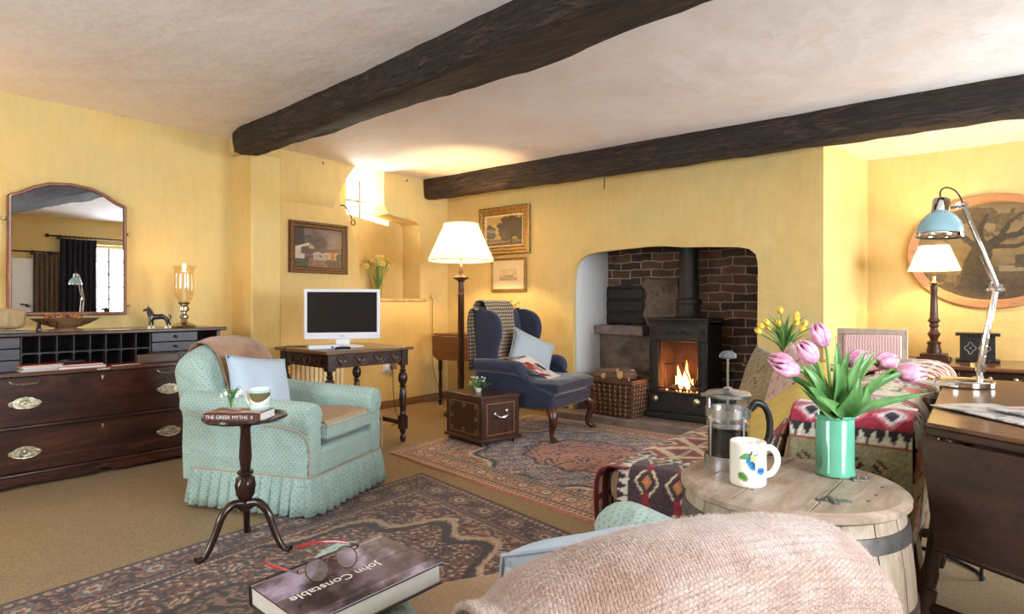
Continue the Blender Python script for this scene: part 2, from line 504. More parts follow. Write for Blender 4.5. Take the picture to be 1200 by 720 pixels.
# brick lining
m = N('sooty_brick')
uv = m.coord('UV'); wob = m.noise(uv, 6, 3)
cv = m.new('ShaderNodeVectorMath', operation='ADD')
wv = m.new('ShaderNodeTexNoise'); wv.inputs['Scale'].default_value = 5; m.link(uv, wv.inputs['Vector'])
sc_ = m.new('ShaderNodeVectorMath', operation='SCALE'); sc_.inputs['Scale'].default_value = .06
m.link(wv.outputs['Color'], sc_.inputs[0]); m.link(uv, cv.inputs[0]); m.link(sc_.outputs[0], cv.inputs[1])
br = m.new('ShaderNodeTexBrick'); br.inputs['Scale'].default_value = 1
br.inputs['Brick Width'].default_value = .225; br.inputs['Row Height'].default_value = .078
br.inputs['Mortar Size'].default_value = .0085; br.inputs['Mortar Smooth'].default_value = .5; br.inputs['Bias'].default_value = .1
br.inputs['Color1'].default_value = S(140, 102, 82); br.inputs['Color2'].default_value = S(78, 60, 52)
br.inputs['Mortar'].default_value = S(196, 168, 142)
m.link(cv.outputs[0], br.inputs['Vector'])
m.col(m.mix(.75, br.outputs['Color'], m.ramp(m.noise(uv, 9, 6, .7), [(.3, (.35, .33, .32, 1)), (.7, (1.0, 1, 1, 1))]), 'MULTIPLY'))
m.set(Roughness=.9)
m.bump(m.math('ADD', m.math('MULTIPLY', br.outputs['Fac'], -1.0), m.math('MULTIPLY', m.noise(uv, 30, 5), .6)), .9, .02)
M['brick'] = m.m
mb = MB(); mb.box(-3.6, -1.2, 5.55, 5.75, 0, 2.35)
mb.prism([(-1.522, YB+.052), (-1.20, YB+.052), (-1.20, 5.6), (-1.46, 5.6)], 0, 2.3, 'z'); mb.box(-3.6, -1.2, YB+.052, 5.6, 2.3, 2.4)
struct(mb.build('wall_chimney', M['brick'], None, False))
m = N('rubble_stone')
v = m.coord(); vo = m.new('ShaderNodeTexVoronoi', feature='SMOOTH_F1'); vo.inputs['Scale'].default_value = 13; m.link(v, vo.inputs['Vector'])
m.col(m.mix(.7, m.ramp(m.noise(v, 5, 5, .6), [(.3, S(104, 86, 74)), (.7, S(160, 138, 120))]), m.ramp(m.noise(v, 14, 6, .7), [(.3, (.4, .38, .36, 1)), (.7, (1, 1, 1, 1))]), 'MULTIPLY'))
m.set(Roughness=.9); m.bump(m.math('ADD', vo.outputs['Distance'], m.noise(v, 30, 4)), .8, .02)
M['rubble'] = m.m
def rocky(name, x0, x1, y0, y1, z0, z1, mat, amp=.02, nx=14):
    mb = MB(); mb.box(x0, x1, y0, y1, z0, z1)
    o = mb.build(name, mat, None, True)
    s = o.modifiers.new('s', 'SUBSURF'); s.subdivision_type = 'SIMPLE'; s.levels = s.render_levels = 5
    t = bpy.data.textures.new(name, 'CLOUDS'); t.noise_scale = .12
    d = o.modifiers.new('d', 'DISPLACE'); d.texture = t; d.strength = amp*2; d.mid_level = .5; d.texture_coords = 'LOCAL'
    return struct(o)
rocky('wall_chimney_stones', -3.22, -2.50, 5.38, 5.62, .02, .75, M['rubble'], .03)
rocky('wall_chimney_render', -2.78, -2.44, 5.50, 5.62, .75, 1.27, M['rubble'], .045)
rocky('trim_2', -3.23, -2.68, 5.25, 5.6, .745, .83, plain('shelf_stone', S(128, 112, 106), .85, 0, .6, 30, .25), .012)
# bread-oven recess with iron shutter
mb = MB(); mb.box(-3.215, -2.78, 5.52, 5.56, .82, 1.22)
for k in range(3): mb.box(-3.21, -2.80, 5.505, 5.53, .835+.125*k, .945+.125*k)
struct(mb.build('door_1', M['iron'], None, True, bevel=.012, seg=3))
# hearth
rocky('hearth_slab', -3.36, -1.15, 4.665, 5.58, -.03, .055, plain('hearth_stone', S(122, 112, 108), .8, 0, .5, 25, .22), .006)

# right and near walls with windows
def rect(a, b, c, d): return [(a, c), (b, c), (b, d), (a, d)]
holed('wall_right', [(-1.9, 0), (6.0, 0), (6.0, 2.5), (-1.9, 2.5)], [rect(3.42, 5.0, .85, 1.97), rect(.2, 1.5, .85, 1.95)], 1.62, 1.92, 'x', M['wall'])
holed('wall_near', [(-5.2, 0), (1.9, 0), (1.9, 2.5), (-5.2, 2.5)], [rect(-3.4, -1.7, .85, 2.0)], -1.62, -1.92, 'y', M['wall'])
struct(MB().box(-5.12, -4.83, -1.6, 2.44, 0, .09).build('baseboard_left', M['wall'], None, False))
skm = wood('skirting_oak', S(120, 84, 52), S(160, 118, 76), axis=1, scale=5, rough=.5)
struct(MB().box(XW, -4.828, 2.70, YB, 0, .075).build('baseboard_left_far', skm, None, True, bevel=.006))
struct(MB().box(XW, -3.25, YB-.022, YB, 0, .075).build('baseboard_back', skm, None, True, bevel=.006))
M['winframe'] = plain('window_paint', S(226, 226, 220), .5)
M['wglass'] = glass('window_glass', (1, 1, 1, 1), .03)
def window(n, axis, a, b, z0, z1, d, cols, rows):
    """casement in the wall plane d; panes and bars"""
    fr = MB(); t = .05
    def bx(mb, u0, u1, w0, w1, dd):
        if axis == 'x': mb.box(d-dd, d+dd, u0, u1, w0, w1)
        else: mb.box(u0, u1, d-dd, d+dd, w0, w1)
    bx(fr, a, a+t, z0, z1, .03); bx(fr, b-t, b, z0, z1, .03); bx(fr, a+t, b-t, z0, z0+t, .03); bx(fr, a+t, b-t, z1-t, z1, .03)
    o = struct(fr.build('window_%d' % n, M['winframe'], None, True, bevel=.005))
    br = MB()
    for k in range(1, cols):
        u = a+t+(b-a-2*t)*k/cols; w = .03 if (cols > 3 and k % 2 == 0) else .012
        bx(br, u-w, u+w, z0+t, z1-t, .015 if w < .01 else .025)
    for k in range(1, rows):
        w = z0+t+(z1-z0-2*t)*k/rows; bx(br, a+t, b-t, w-.009, w+.009, .012)
    struct(br.build('glazing_bars', M['iron'], o, False))
    g = MB(); bx(g, a+t, b-t, z0+t, z1-t, .002)
    struct(g.build('window_pane', M['wglass'], o, False))
    return o
window(1, 'x', 3.42, 5.0, .85, 1.97, 1.78, 6, 5)
window(2, 'x', .2, 1.5, .85, 1.95, 1.78, 4, 5)
window(3, 'y', -3.4, -1.7, .85, 2.0, -1.78, 6, 5)
window(4, 'x', 3.70, 4.30, 1.84, 2.36, -5.28, 2, 2)
# pale inner door beside the window, seen in the mirror
o = MB().box(1.56, 1.61, 2.05, 2.72, 0, 1.70).build('door_2', M['winframe'], None, True, bevel=.006)
struct(o)
mb = MB(); mb.tube([(1.54, 2.6, 1.0), (1.49, 2.58, 1.02), (1.49, 2.5, 1.03)], .012); mb.lathe([(.03, -.01), (.03, .01)], (1.55, 2.6, 1.0), 12)
struct(mb.build('door_handle', M['iron'], o))

# curtains and rods
def curtain(name, label, y0, y1, z0, z1, mat, x=1.5, amp=.03, n=7, flare=0):
    def fn(a, b):
        y = y0+(y1-y0)*a+(a-.5)*flare*(1-b)
        return (x+amp*math.sin(a*n*2*PI)+.006*math.sin(a*31+b*3), y, z0+(z1-z0)*b)
    o = MB().grid(fn, 90, 14).build(name, mat, None, True, solid=.005)
    tag(o, label, 'curtain'); return o
cm = plain('black_curtain', S(34, 32, 40), .9, 0, .2, 60, .2); cb = plain('brown_curtain', S(92, 72, 54), .9, 0, .2, 60, .2)
curtain('curtain', 'long dark charcoal curtain beside the leaded window, as the mirror shows', 2.98, 3.46, .1, 2.02, cm, 1.50)
curtain('curtain', 'brown curtain hanging by the pale door, as the mirror shows', 2.66, 2.96, .1, 1.78, cb, 1.52, .02, 5)
def rod(label, y0, y1, z, x, nr, ya, yb):
    t = thing('curtain_rod', label, 'curtain rod', (x, y0, z))
    mb = MB(); mb.tube([(0, 0, 0), (0, y1-y0, 0)], .012); mb.build('pole', M['iron'], t)
    mb = MB(); mb.sphere((0, -.03, 0), .03); mb.build('finial', M['iron'], t)
    for yy in (ya-y0-.02, y1-y0-.1):
        MB().box(0, 1.62-x, yy-.01, yy+.01, -.04, .02).build('bracket', M['iron'], t)
    for k in range(nr):
        yy = ya-y0+(yb-ya)*k/(nr-1)
        MB().tube([(.02*math.cos(q*PI/6), yy, .02*math.sin(q*PI/6)-.004) for q in range(12)], .003, 5, ring=True).build('ring', M['iron'], t)
    return t
rod('dark iron rod with rings above the charcoal curtain, as the mirror shows', 2.85, 5.1, 2.05, 1.50, 9, 3.0, 3.44)
rod('lower rod with rings above the brown curtain, as the mirror shows', 2.1, 2.97, 1.80, 1.52, 6, 2.68, 2.93)

# ---------------------------------------------------------------- beams
def beam(name, pts, mat, seed=0, n=70):
    """pts: (x, y_front, y_back, z_bottom, z_top)"""
    secs = []
    P = np.array(pts, float)
    xs = np.linspace(P[0, 0], P[-1, 0], n)
    for i, x in enumerate(xs):
        yf, yb, zb, zt = [np.interp(x, P[:, 0], P[:, k]) for k in (1, 2, 3, 4)]
        w = lambda k, a=.02: a*mnoise.noise(Vector((x*2.1+seed*7, k*3.3, seed)))+a*.5*mnoise.noise(Vector((x*9+seed, k*5.1, 2)))
        r = .022
        s = [(x, yf+w(1), zt), (x, yf-.004+w(2), (zb+zt)/2), (x, yf+w(3), zb+r*1.6+w(13)), (x, yf+r*.6+w(4), zb+r*.3), (x, yf+r*1.8, zb+w(5)), (x, (yf+yb)/2, zb-.006+w(6)),
             (x, yb-r*1.8, zb+w(7)), (x, yb-r*.3, zb+r*.5+w(8)), (x, yb+w(9), zb+r*2), (x, yb+w(10), (zb+zt)/2), (x, yb, zt)]
        secs.append(s)
    mb = MB(); mb.loft(secs); o = mb.build(name, mat, None, True, ang=60)
    # long drying cracks cut the face as thin dark grooves
    return struct(o)
m = N('weathered_oak')
v = m.coord(scale=(1, 7, 7)); n1 = m.noise(v, 3.5, 7, .7, 1.2)
c = m.ramp(n1, [(.28, S(20, 15, 13)), (.5, S(42, 31, 25)), (.68, S(86, 64, 50))])
cr_ = m.noise(m.coord(scale=(.55, 9, 9)), 3.2, 3, .5, 1.5)
crk = m.ramp(m.math('ABSOLUTE', m.math('SUBTRACT', cr_, .5)), [(0, (.05, .05, .05, 1)), (.018, (1, 1, 1, 1))])
m.col(m.mix(1.0, c, crk, 'MULTIPLY')); m.set(Roughness=.75)
m.bump(m.math('ADD', crk, n1), 1.0, .02)
beam('beam_large', [(-4.66, 2.36, 2.47, 2.205, 2.40), (-4.45, 2.30, 2.49, 2.175, 2.40), (-3.8, 2.26, 2.46, 2.17, 2.40), (-2.6, 2.17, 2.43, 2.18, 2.40), (-1.7, 2.07, 2.38, 2.17, 2.40), (-.9, 1.96, 2.29, 2.18, 2.40), (1.65, 1.7, 2.05, 2.18, 2.4)], m.m, 1)
beam('beam_far', [(-4.83, 4.52, 4.66, 2.15, 2.40), (-3.5, 4.54, 4.74, 2.15, 2.4), (-1.0, 4.56, 4.78, 2.145, 2.40), (1.65, 4.58, 4.8, 2.14, 2.4)], m.m, 5)
# rugs -------------------------------------------------------------
def quad_rug(name, A, B, Cc, D, nx, ny, colfn, fringe, w, h):
    """A,B,C,D corners on the floor; u runs A->B, v runs A->D"""
    v, f = sheet(1, 1, nx, ny)
    u = v[:, 0:1]; t = v[:, 1:2]
    A, B, Cc, D = [np.array(p, float)[None, :] for p in (A, B, Cc, D)]
    P = (1-u)*(1-t)*A+u*(1-t)*B+u*t*Cc+(1-u)*t*D
    wob = .006*np.sin(v[:, 0]*23)*(v[:, 1] < .01)
    z = .009+.002*fbm(P[:, 0]*6+20, P[:, 1]*6+20)
    ed = (v[:, 0] < .5/nx)|(v[:, 0] > 1-.5/nx)|(v[:, 1] < .5/ny)|(v[:, 1] > 1-.5/ny)
    z = np.where(ed, .001, z)
    P = np.concatenate([P, z[:, None]], 1)
    P[:, 1] += wob
    o = np_obj(name, P, f, M['rug'])
    me = o.data
    c = np.clip(colfn(v[:, 0]*w, v[:, 1]*h, w, h)/255., 0, 1)
    c = np.where(c <= .04045, c/12.92, ((c+.055)/1.055)**2.4)
    a = me.color_attributes.new('Col', 'FLOAT_COLOR', 'POINT')
    a.data.foreach_set('color', np.concatenate([c, np.ones((len(c), 1))], 1).astype(np.float32).ravel())
    return o
def ornament(x, y, k, seed):
    """curling vine-work value in -1..1"""
    a = fbm(x*k*.35+seed, y*k*.35+seed*2, 2)*6
    return np.sin(x*k+2.2*np.sin(y*k*.55+seed)+a)*np.cos(y*k*.9+2.0*np.sin(x*k*.6)+a*.7)
def persian(pal, border, cells, seed, medallion):
    def fn(x, y, w, h):
        n = len(x); d = np.minimum(np.minimum(x, w-x), np.minimum(y, h-y))
        col = rgb(n, pal['field']) 
        o1 = ornament(x, y, 55, seed); o2 = ornament(x+9, y+4, 95, seed+3)
        sel(col, o1 > .35, pal['vine']); sel(col, (o1 < -.42), pal['dark']); sel(col, (o2 > .62), pal['accent']); sel(col, o2 < -.68, pal['light'])
        # medallion lobes
        rx = (x-w/2)/(w*.36); ry = (y-h/2)/(h*.36); th = np.arctan2(ry, rx); rr = np.hypot(rx, ry)*(1+.06*np.cos(th*12))
        if medallion:
            a = rr < 1.0
            c2 = rgb(n, pal['med']); sel(c2, o1 > .3, pal['medv']); sel(c2, o2 > .5, pal['dark']); sel(c2, o2 < -.55, pal['light'])
            col[a] = c2[a]; sel(col, (np.abs(rr-1.0) < .025), pal['dark']); sel(col, (np.abs(rr-1.06) < .018), pal['light'])
            b = rr < .55; c3 = rgb(n, pal['med2']); sel(c3, o2 > .1, pal['medv']); sel(c3, o1 < -.4, pal['dark']); col[b] = c3[b]
            sel(col, np.abs(rr-.56) < .02, pal['dark'])
        # corner spandrels
        # borders
        s = np.where((d == y) | (d == h-y), x, y)
        for lo, hi, kind in border:
            mk = (d >= lo*1) & (d < hi)
            t = (d-lo)/(hi-lo)
            c = rgb(n, pal[kind[0]])
            if kind[1] == 'ros':
                per = (hi-lo)*1.5; q = (s/per) % 1-.5; r2 = np.hypot(q*1.5, t-.5)*2
                a2 = np.arctan2(t-.5, q); r2 = r2*(1+.14*np.cos(a2*8))
                sel(c, ornament(x, y, 85, seed+7) > .45, pal[kind[2]]); sel(c, ornament(x, y, 85, seed+7) < -.5, pal['dark'])
                sel(c, r2 < .8, pal[kind[2]]); sel(c, r2 < .66, pal[kind[3]]); sel(c, r2 < .42, pal['light']); sel(c, r2 < .22, pal['accent'])
            elif kind[1] == 'dots':
                q = (s/((hi-lo)*.9)) % 1-.5; sel(c, np.hypot(q, t-.5) < .3, pal[kind[2]]); sel(c, np.hypot(q, t-.5) < .13, pal[kind[3]])
            elif kind[1] == 'zig':
                q = np.abs(((s/((hi-lo)*1.2)) % 1)-.5)*2; sel(c, t < q, pal[kind[2]])
            col[mk] = c[mk]
        fade = .82+.36*fbm(x*1.7+seed, y*1.7, 4)
        fine = .84+.32*_rs.rand(n)
        abr = (fade*fine)[:, None]
        g = col.mean(1)[:, None]
        return (col*.86+g*.14)*abr
    return fn
palA = dict(field=(88, 56, 48), vine=(158, 122, 92), dark=(44, 38, 44), accent=(122, 60, 50), light=(178, 150, 122), med=(116, 72, 56), medv=(62, 62, 68), med2=(134, 98, 72),
            b1=(88, 66, 66), b2=(62, 44, 46), b3=(120, 72, 62), teal=(78, 86, 88), rose=(146, 96, 80))
palB = dict(field=(176, 118, 92), vine=(206, 170, 132), dark=(58, 56, 70), accent=(178, 92, 62), light=(216, 196, 168), med=(126, 128, 146), medv=(182, 120, 112), med2=(190, 130, 96),
            b1=(196, 156, 122), b2=(92, 72, 70), b3=(178, 104, 76), teal=(96, 118, 118), rose=(198, 140, 116))
bA = [(0, .02, ('b2', 'plain')), (.02, .06, ('b1', 'dots', 'light', 'b3')), (.06, .20, ('b2', 'ros', 'rose', 'teal')), (.20, .235, ('b1', 'dots', 'rose', 'dark')), (.235, .25, ('light', 'zig', 'dark'))]
bB = [(0, .025, ('b3', 'plain')), (.025, .07, ('b1', 'dots', 'dark', 'accent')), (.07, .10, ('b3', 'zig', 'dark')), (.10, .24, ('b1', 'ros', 'accent', 'teal')), (.24, .28, ('b2', 'dots', 'light', 'b3')), (.28, .30, ('light', 'zig', 'b2'))]
o = quad_rug('rug', (-2.66, -.6), (-1.0, -.75), (-1.05, 2.24), (-2.815, 2.612), 300, 540, persian(palA, bA, 1, 1.7, True), True, 1.7, 3.1)
tag(o, 'dark red and brown patterned rug under the pedestal table and open art book', 'rug')
o = quad_rug('rug', (-3.345, 2.81), (-1.2, 2.47), (-1.05, 4.55), (-3.47, 4.62), 340, 300, persian(palB, bB, 1, 4.2, True), True, 2.5, 2.0)
tag(o, 'pink and blue faded patterned rug under the navy wing chair', 'rug')
# pale selvedge fringe along the end of the far rug
mb = MB()
for k in range(230):
    t = k/230; y = 2.82+t*1.78; x = -3.35-.12*t
    mb.tube([(x, y, .006), (x-.014, y+random.uniform(-.006, .006), .008), (x-.03, y+random.uniform(-.012, .012), .003)], .0022, 4)
mb.build('fringe', plain('cotton_fringe', S(206, 190, 164), .95), o)
o['kind'] = 'thing'
# ================================================================ LEFT: BUREAU AND WHAT STANDS ON IT
bu = thing('bureau', 'long dark rosewood secretaire chest open to its pigeonholes along the left wall', 'bureau', (-4.60, 1.385, 0), PI/2)
W2 = .765
mb = MB(); mb.box(-W2+.01, W2-.01, -.225, .24, .075, .632); mb.box(-W2+.01, -W2+.035, -.19, .24, .63, .855); mb.box(W2-.035, W2-.01, -.19, .24, .63, .855); mb.box(-W2+.03, W2-.03, .20, .24, .63, .855)
mb.build('carcass', M['mahog'], bu, True, bevel=.003)
MB().box(-W2-.015, W2+.015, -.235, .245, .855, .878).build('top', M['mahog'], bu, True, bevel=.006, seg=3)
MB().box(-W2, W2, -.262, .19, .632, .655).build('writing_flap', wood('flap_edge', S(70, 44, 34), S(116, 80, 62), axis=0, scale=5, rough=.3, coat=.3), bu, True, bevel=.004)
for z0, z1 in ((.352, .628), (.088, .330)):
    d = MB().box(-W2+.02, W2-.02, -.243, -.22, z0, z1).build('drawer', M['mahog'], bu, True, bevel=.004)
    zh = z0+(z1-z0)*.46
    for xh in (-.385, .385):
        mb = MB()
        out = [(.078, 0), (.07, .012), (.052, .018), (.036, .030), (.012, .034), (0, .037), (-.012, .034), (-.036, .030), (-.052, .018), (-.07, .012),
               (-.078, 0), (-.07, -.012), (-.052, -.018), (-.036, -.026), (-.012, -.03), (0, -.034), (.012, -.03), (.036, -.026), (.052, -.018), (.07, -.012)]
        mb.prism([(xh+a, zh+b) for a, b in out], -.2475, -.243, 'y')
        mb.tube(cr([(xh-.066, -.25, zh+.004), (xh-.06, -.262, zh-.012), (xh-.03, -.268, zh-.024), (xh, -.27, zh-.027), (xh+.03, -.268, zh-.024), (xh+.06, -.262, zh-.012), (xh+.066, -.25, zh+.004)], 4), .0038, 6)
        for q in (-.066, .066): mb.sphere((xh+q, -.252, zh+.004), .008, 8)
        mb.tube([(xh+.025*math.cos(a), -.250, zh+.018*math.sin(a)) for a in [k*PI/8 for k in range(16)]], .0028, 5, ring=True)
        mb.sphere((xh, -.249, zh+.004), .011, 10, (1, .5, 1))
        mb.build('handle', M['brass'], d)
    mb = MB(); mb.lathe([(.008, 0), (.008, .003)], (0, 0, 0), 10, Matrix.Translation((0, -.243, z1-.03)) @ Matrix.Rotation(PI/2, 4, 'X')); mb.box(-.003, .003, -.2455, -.243, z1-.048, z1-.03)
    mb.build('keyhole', M['brass'], d)
for xh in (-.385, .385):
    MB().tube(cr([(xh-.07, -.243, .607), (xh-.05, -.256, .592), (xh, -.262, .588), (xh+.05, -.256, .592), (xh+.07, -.243, .607)], 4), .004, 6).build('bail_handle', M['brass'], bu)
MB().box(-.035, .035, -.2635, -.258, .640, .650).build('lock_plate', M['brass'], bu)
mb = MB(); mb.box(-W2+.005, W2-.005, -.252, -.2, .330, .351)
mb.box(-W2, W2, -.262, -.2, .066, .087); mb.build('moulding', M['mahog'], bu, True, bevel=.006, seg=3)
ap = [(-W2, .066), (W2, .066), (W2, 0), (W2-.10, 0), (W2-.20, .004), (.42, .022), (.22, .016), (.12, .012), (.05, .02), (.02, .036), (0, .04), (-.02, .036), (-.05, .02), (-.12, .012), (-.22, .016), (-.42, .022), (-W2+.2, .004), (-W2+.10, 0), (-W2, 0)]
MB().prism(ap, -.255, -.232, 'y').build('apron', M['mahog'], bu, True, bevel=.003)
dk = wood('dusty_dark_wood', S(30, 24, 26), S(52, 42, 42), axis=2, scale=5, rough=.5)
mb = MB(); x0, x1 = -.385, .30; nc = 8
for k in range(nc+1):
    x = x0+(x1-x0)*k/nc; mb.box(x-.003, x+.003, -.17, .2, .655, .855)
mb.box(x0, x1, -.165, .2, .752, .758)
for k in range(nc):
    xa = x0+(x1-x0)*k/nc; xb = x0+(x1-x0)*(k+1)/nc
    for zt in (.752,):
        mb.prism([(xa+.003, zt), (xa+.003, zt-.014), (xa+.012, zt-.003), (xb-.012, zt-.003), (xb-.003, zt-.014), (xb-.003, zt)], -.168, -.16, 'y')
mb.build('pigeonholes', dk, bu, False)
gd = wood('grey_drawer_front', S(52, 50, 58), S(80, 76, 84), axis=0, scale=5, rough=.35, coat=.2)
for xa, xb in ((-.745, -.392), (.307, .60)):
    for k in range(3):
        z = .657+k*.066
        d = MB().box(xa, xb, -.18, .19, z, z+.062).build('small_drawer', gd, bu, True, bevel=.003)
        MB().lathe([(.004, 0), (.004, .008), (.010, .012), (.009, .02), (.002, .024)], (0, 0, 0), 12, Matrix.Translation(((xa+xb)/2, -.18, z+.034)) @ Matrix.Rotation(PI/2, 4, 'X')).build('knob', M['black'], d)
mb = MB(); mb.box(.20, .45, -.245, -.19, .656, .715); t_ = mb.build('tray', wood('tray_wood', S(84, 64, 50), S(120, 94, 72), axis=0), None, True, bevel=.006)
t_.parent = None; t_.location = (-4.60, 1.385, 0); t_.rotation_euler[2] = PI/2
tag(t_, 'small plain wooden box at the right end of the bureau writing flap', 'box')

# mirror
out = [(-.33, 0), (.33, 0), (.33, .745), (.318, .758), (.27, .778), (.20, .822), (.12, .855), (0, .868), (-.12, .855), (-.20, .822), (-.27, .778), (-.318, .758), (-.33, .745)]
mi = thing('wall_mirror', 'arched mirror in a slim walnut frame above the bureau', 'mirror', (-4.82, 1.347, .968), PI/2)
def inset(poly, d):
    n = len(poly); r = []
    for i in range(n):
        a = Vector(poly[i-1]); b = Vector(poly[i]); c = Vector(poly[(i+1) % n])
        e1 = (b-a).normalized(); e2 = (c-b).normalized(); n1 = Vector((-e1.y, e1.x)); n2 = Vector((-e2.y, e2.x))
        k = (n1+n2); k = k/max(k.dot(n1), .3); r.append(tuple(b+k*d))
    return r
def polyframe(mb, poly, prof):
    rings = [inset(poly, d) for d, y in prof]
    n = len(poly); secs = [[(rings[j][i][0], prof[j][1], rings[j][i][1]) for j in range(len(prof))] for i in range(n)]
    mb.loft(secs, True, False, ring=True); return mb
polyframe(MB(), out, [(0, .02), (0, -.012), (.006, -.018), (.017, -.016), (.022, -.008), (.022, .02)]).build('frame', wood('walnut', S(96, 48, 28), S(150, 84, 48), axis=2, scale=6, rough=.3, coat=.3), mi, True, ang=30)
o = MB().prism(inset(out, .018), -.004, .015, 'y').build('mirror_glass', plain('silvering', (.86, .88, .92, 1), .0, 1), mi, False)
for sx in (-1, 1):
    MB().sphere((sx*.345, -.005, .60 if sx < 0 else .56), .012, 10).build('pivot_knob', M['brass'], mi)
MB().sphere((.345, -.005, .06), .010, 10).build('pivot_knob', M['brass'], mi)

def A(name, label, cat, loc, rz=0, group=None): return thing(name, label, cat, loc, rz, group)
ZT = .878
# wooden dough bowl of dried pods
t = A('wooden_bowl', 'shallow carved wooden footed bowl in front of the mirror', 'bowl', (-4.50, 1.235, ZT), PI/2)
secs = []
def boat(rx, ry, z, n=32): return [(rx*math.cos(a)*(1+.05*math.cos(4*a)), ry*math.sin(a)*(1+.05*math.cos(4*a)), z) for a in [2*PI*k/n for k in range(n)]]
mb = MB(); mb.loft([boat(.09, .06, .0), boat(.085, .055, .008), boat(.05, .04, .016), boat(.06, .05, .024), boat(.11, .08, .04), boat(.17, .11, .075), boat(.178, .115, .078), boat(.168, .106, .077), boat(.10, .07, .05), boat(.03, .02, .036)])
mb.build('body', wood('bowl_wood', S(116, 82, 58), S(170, 130, 94), axis=0, scale=6, rough=.6), t)
mb = MB()
for k in range(16):
    a = 2*PI*k/16; mb.tube([(.075*math.cos(a), .055*math.sin(a), .028), (.14*math.cos(a+.25), .095*math.sin(a+.25), .058)], .004, 5)
mb.build('carving', M['oak_tab'], t)
pods = plain('dried_pods', S(150, 96, 58), .8, 0, .4, 80, .35)
for k in range(18):
    a = random.uniform(0, 2*PI); r = random.uniform(0, 1)**.5
    x = .13*r*math.cos(a); y = .075*r*math.sin(a)
    mb = MB(); mb.sphere((0, 0, 0), random.uniform(.011, .017), 8, (1, 1, 1.15)); mb.tube([(0, 0, .01), (.003, 0, .022)], .0025, 4)
    o = mb.build('seed_pod', pods); o.location = (-4.50-y, 1.235+x, ZT+.083+.012*(1-r)+random.uniform(-.004, .006)); o.rotation_euler = (random.uniform(-1, 1), random.uniform(-1, 1), 0)
    tag(o, 'dried brown seed pod heaped in the carved wooden bowl', 'seed pod', 'dried seed pods in the carved bowl')
# little dark figure beside the bowl
t = A('figurine', 'tiny black seated animal figure left of the wooden bowl', 'figurine', (-4.46, 1.09, ZT), 0)
mb = MB(); mb.lathe([(.014, 0), (.016, .012), (.012, .028), (.008, .034)], n=12); mb.sphere((0, 0, .041), .011, 10); mb.sphere((.008, 0, .039), .006, 8)
for s in (-1, 1): mb.tube([(0, s*.006, .047), (0, s*.009, .056)], [.004, .001], 6); mb.tube([(.012, s*.007, .025), (.016, s*.007, .001)], .004, 6)
mb.build('body', plain('black_glaze', (.02, .018, .018, 1), .2), t)
# weathered stone at the far left
t = A('driftwood_ornament', 'smooth pale brown weathered wood block at the left end of the bureau', 'ornament', (-4.42, .90, ZT), PI/2)
mb = MB(); mb.box(-.11, .11, -.07, .07, .022, .135); o = mb.build('block', wood('driftwood', S(150, 126, 92), S(196, 172, 128), axis=2, scale=7, rough=.75), t, True, sub=0)
b_ = o.modifiers.new('b', 'BEVEL'); b_.width = .03; b_.segments = 5; s_ = o.modifiers.new('s', 'SUBSURF'); s_.subdivision_type = 'SIMPLE'; s_.levels = s_.render_levels = 2
tx = bpy.data.textures.new('c', 'CLOUDS'); tx.noise_scale = .08; d_ = o.modifiers.new('d', 'DISPLACE'); d_.texture = tx; d_.strength = .02
MB().box(-.10, .12, -.06, .06, 0, .014).build('foot', plain('slate', S(110, 112, 112), .6), t, True, bevel=.003)
MB().tube(cr([(-.06, 0, .13), (-.062, .0, .15), (-.05, 0, .165)], 3), .005, 6).build('twig', M['oak_tab'], t)
o = MB().box(-.075, .075, -.03, .03, 0, .0015).build('card', M['paper'], None, False); o.location = (-4.46, 1.50, ZT); o.rotation_euler[2] = PI/2+.1
tag(o, 'small white card lying flat on the bureau between bowl and horse', 'card')
# horse figurine: black shire horse, white feather
def horse():
    # x forward
    v = [(0, 0, .078), (.022, 0, .078), (.044, 0, .080), (.056, 0, .098), (.064, 0, .117), (.070, 0, .130), (.084, 0, .124), (.094, 0, .115), (-.022, 0, .081), (-.040, 0, .080)]
    e = [(0, 1), (1, 2), (2, 3), (3, 4), (4, 5), (5, 6), (6, 7), (0, 8), (8, 9)]
    r = [.0195, .020, .020, .016, .0125, .011, .0095, .007, .019, .018]
    def leg(root, pts, rr):
        p = root
        for q, k in zip(pts, rr): v.append(q); r.append(k); e.append((p, len(v)-1)); p = len(v)-1
    for s in (-1, 1):
        dx = .008*s
        leg(2, [(.046+dx, s*.011, .058), (.047+dx*1.5, s*.012, .036), (.046+dx*1.8, s*.012, .014), (.048+dx*1.8, s*.012, .004)], [.0095, .0062, .0052, .006])
        leg(9, [(-.048+dx, s*.012, .060), (-.052+dx, s*.012, .040), (-.060+dx*1.5, s*.012, .030), (-.055+dx*1.8, s*.012, .012), (-.052+dx*1.8, s*.012, .004)], [.012, .0075, .006, .005, .006])
    return v, e, r
t = A('horse_figurine', 'black toy heavy horse with white feet standing on the bureau', 'horse figurine', (-4.42, 1.735, ZT), -PI/2-.15)
v, e, r = horse(); blk = plain('black_gloss_horse', (.025, .02, .018, 1), .25)
o = skin('body', v, e, r, blk, t, 2)
mb = MB()
for s in (-1, 1): mb.tube([(.066, s*.006, .138), (.065, s*.008, .150)], [.004, .001], 6)
mb.tube(cr([(.064, 0, .142), (.052, 0, .128), (.042, 0, .112), (.034, 0, .098)], 4), [.004]*13, 6, flat=1.6)
mb.build('mane_and_ears', blk, t)
MB().tube(cr([(-.056, 0, .092), (-.068, 0, .082), (-.070, 0, .055)], 4), [.004, .005, .006, .006, .006, .005, .004, .003, .001], 6).build('tail', blk, t)
wt = plain('white_feather', S(232, 222, 200), .6)
